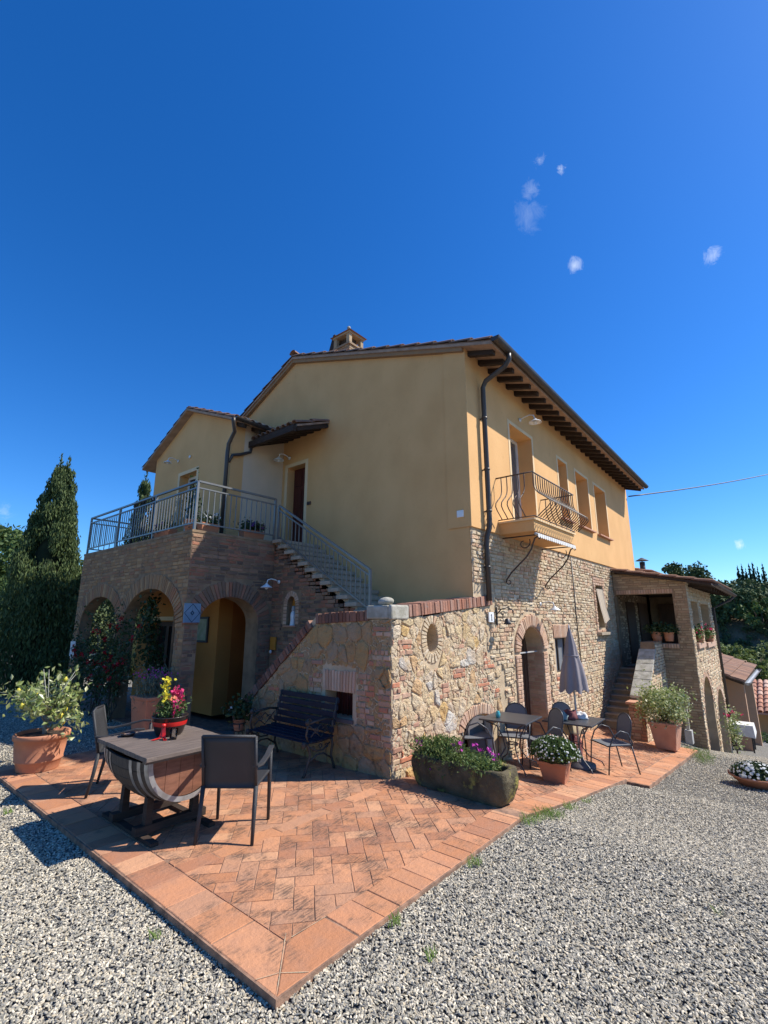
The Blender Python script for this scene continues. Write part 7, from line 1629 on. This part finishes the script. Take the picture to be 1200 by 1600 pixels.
# teal bottle
tbz = pz(2.1, -0.42)+0.667
bo_ = thing('teal_jar', 'small teal glass jar on the bare bistro table', 'jar', (1.96, -0.30, tbz)); q = MB(); q.lathe([(0, 0.001), (0.03, 0.001), (0.034, 0.05), (0.022, 0.07), (0.024, 0.085), (0.0, 0.085)], n=14); q.build('jar', 'teal', bo_)
# parasol
um = thing('closed_parasol', 'closed taupe parasol standing through the table in front of the stone facade', 'parasol', (3.42, -0.86, pz(3.42, -0.86)), 0)
q = MB(); q.tube([(0, 0, 0), (-0.0, -0.0, 1.95)], 0.016, 10); q.build('pole', 'pole', um)
q = MB(); q.lathe([(0, 0), (0.22, 0), (0.22, 0.05), (0.05, 0.08), (0.03, 0.2), (0.0, 0.2)], n=20); q.build('base', 'slate', um)
q = MB(); V = []; n_ = 48; zz = [2.02, 1.94, 1.75, 1.60, 1.45, 1.25, 1.08]
rr0 = [0.012, 0.035, 0.085, 0.105, 0.15, 0.185, 0.205]
q.smooth = True
for i, (z, r) in enumerate(zip(zz, rr0)):
    for k_ in range(n_): a = 2*math.pi*k_/n_; w = 1+0.13*math.cos(8*a+i*0.15)*(i/6)**0.6; V.append((r*w*math.cos(a), r*w*math.sin(a), z-0.03*math.cos(8*a)*(i == 6)))
q.add(V, [(i*n_+k_, i*n_+(k_+1) % n_, (i+1)*n_+(k_+1) % n_, (i+1)*n_+k_) for i in range(6) for k_ in range(n_)]); q.build('canopy', 'umbrella', um)
q = MB(); q.lathe([(0.108, 1.61), (0.118, 1.605), (0.118, 1.59), (0.110, 1.585)], n=24); q.build('tie_strap', 'umbrella', um)
q = MB(); q.lathe([(0.014, 2.0), (0.01, 2.06), (0, 2.08)], n=8); q.build('finial', 'whitewood', um)
# slate slab leaning in the cellar arch
sl_ = thing('leaning_slab', 'grey slate slab leaning against the wall in the low brick arch', 'slab', (CA, -0.10, pz(CA, 0)))
q = MB(); q.prism([(a, 0.0-0.0, z) for a, z in [(-0.36, 0), (0.30, 0), (0.34, 0.45), (0.22, 0.60), (-0.1, 0.66), (-0.33, 0.52)]], (0, 0.035, 0)); so_ = q.build('slab', 'slate', sl_); so_.rotation_euler = (math.radians(-9), 0, 0)
q = MB(); q.prism([(a, -0.03, z) for a, z in [(0.04, 0), (0.20, 0), (0.24, 0.56), (0.12, 0.60)]], (0, 0.02, 0)); s2_ = q.build('pale_board', 'greystone', sl_); s2_.rotation_euler = (math.radians(-9), 0, 0)
# round floor cover
rcv = thing('drain_cover', 'round iron drain cover set in the patio under the bistro table', 'drain cover', (2.12, -0.36, pz(2.12, -0.36)+0.003)); q = MB(); q.lathe([(0.10, 0.003), (0.12, 0.006), (0.135, 0.004), (0.14, 0)], n=24); q.lathe([(0, 0.002), (0.10, 0.002)], n=24); q.build('lid', 'iron', rcv)
# inside the arcade
pf_ = thing('framed_picture', 'picture in a dark frame on the yellow wall inside the right arch', 'picture', (0.59, 5.24, 1.51)); q = MB(); q.box(-0.005, 0.012, -0.21, 0.21, -0.20, 0.20); q.build('picture_sheet', 'picture', pf_)
for (y0, y1, z0, z1) in ((-0.25, 0.25, 0.20, 0.24), (-0.25, 0.25, -0.24, -0.20), (-0.25, -0.21, -0.2, 0.2), (0.21, 0.25, -0.2, 0.2)): q = MB(); q.box(-0.02, 0.012, y0, y1, z0, z1); q.build('frame_bar', 'black', pf_)
cabn = thing('dark_cabinet', 'dark cabinet standing in the orange recess inside the right arch', 'cabinet', (1.72, 4.20, 0.0))
q = MB(); q.box(-0.2, 0.19, -0.42, 0.42, 0.05, 0.88); q.build('carcass', 'dark_wood', cabn); q = MB(); q.box(-0.23, 0.2, -0.45, 0.45, 0.88, 0.91); q.build('top', 'dark_wood', cabn)
for y in (-0.21, 0.21): q = MB(); q.box(-0.212, -0.20, y-0.19, y+0.19, 0.1, 0.84); q.build('door', 'dark_wood', cabn)
q = MB()
for sx in (-0.17, 0.15):
    for sy in (-0.38, 0.38): q.box(sx-0.02, sx+0.02, sy-0.02, sy+0.02, 0, 0.05)
q.build('feet', 'dark_wood', cabn)
dm = thing('dark_mirror', 'tall dark framed mirror on the orange wall above the cabinet', 'mirror', (1.90, 4.25, 1.42)); q = MB(); q.box(-0.005, 0.02, -0.20, 0.20, -0.32, 0.32); q.build('mirror_glass', 'glass', dm); q = MB()
for (y0, y1, z0, z1) in ((-0.25, 0.25, 0.32, 0.37), (-0.25, 0.25, -0.37, -0.32), (-0.25, -0.2, -0.32, 0.32), (0.2, 0.25, -0.32, 0.32)): q.box(-0.02, 0.02, y0, y1, z0, z1)
q.build('frame', 'brownwood', dm)
lnt = thing('table_lantern', 'small pale lantern on the dark cabinet inside the arch', 'lantern', (1.62, 4.35, 0.91)); q = MB(); q.box(-0.05, 0.05, -0.05, 0.05, 0, 0.02); q.box(-0.05, 0.05, -0.05, 0.05, 0.15, 0.17); q.build('plate', 'dull_metal', lnt); q = MB(); q.box(-0.04, 0.04, -0.04, 0.04, 0.02, 0.15); q.build('lantern_glass', 'glass_door', lnt)
# white pipe and post near the loggia foot
pb_ = thing('white_box_post', 'pale post with a light box at the foot of the loggia wall', 'post', (8.9, -1.45, pz(8.9, -1.45))); q = MB(); q.box(-0.03, 0.03, -0.03, 0.03, 0, 0.75); q.build('post', 'ballstone', pb_); q = MB(); q.box(-0.09, 0.09, -0.07, 0.07, 0.0, 0.28); q.build('box', 'greystone', pb_)
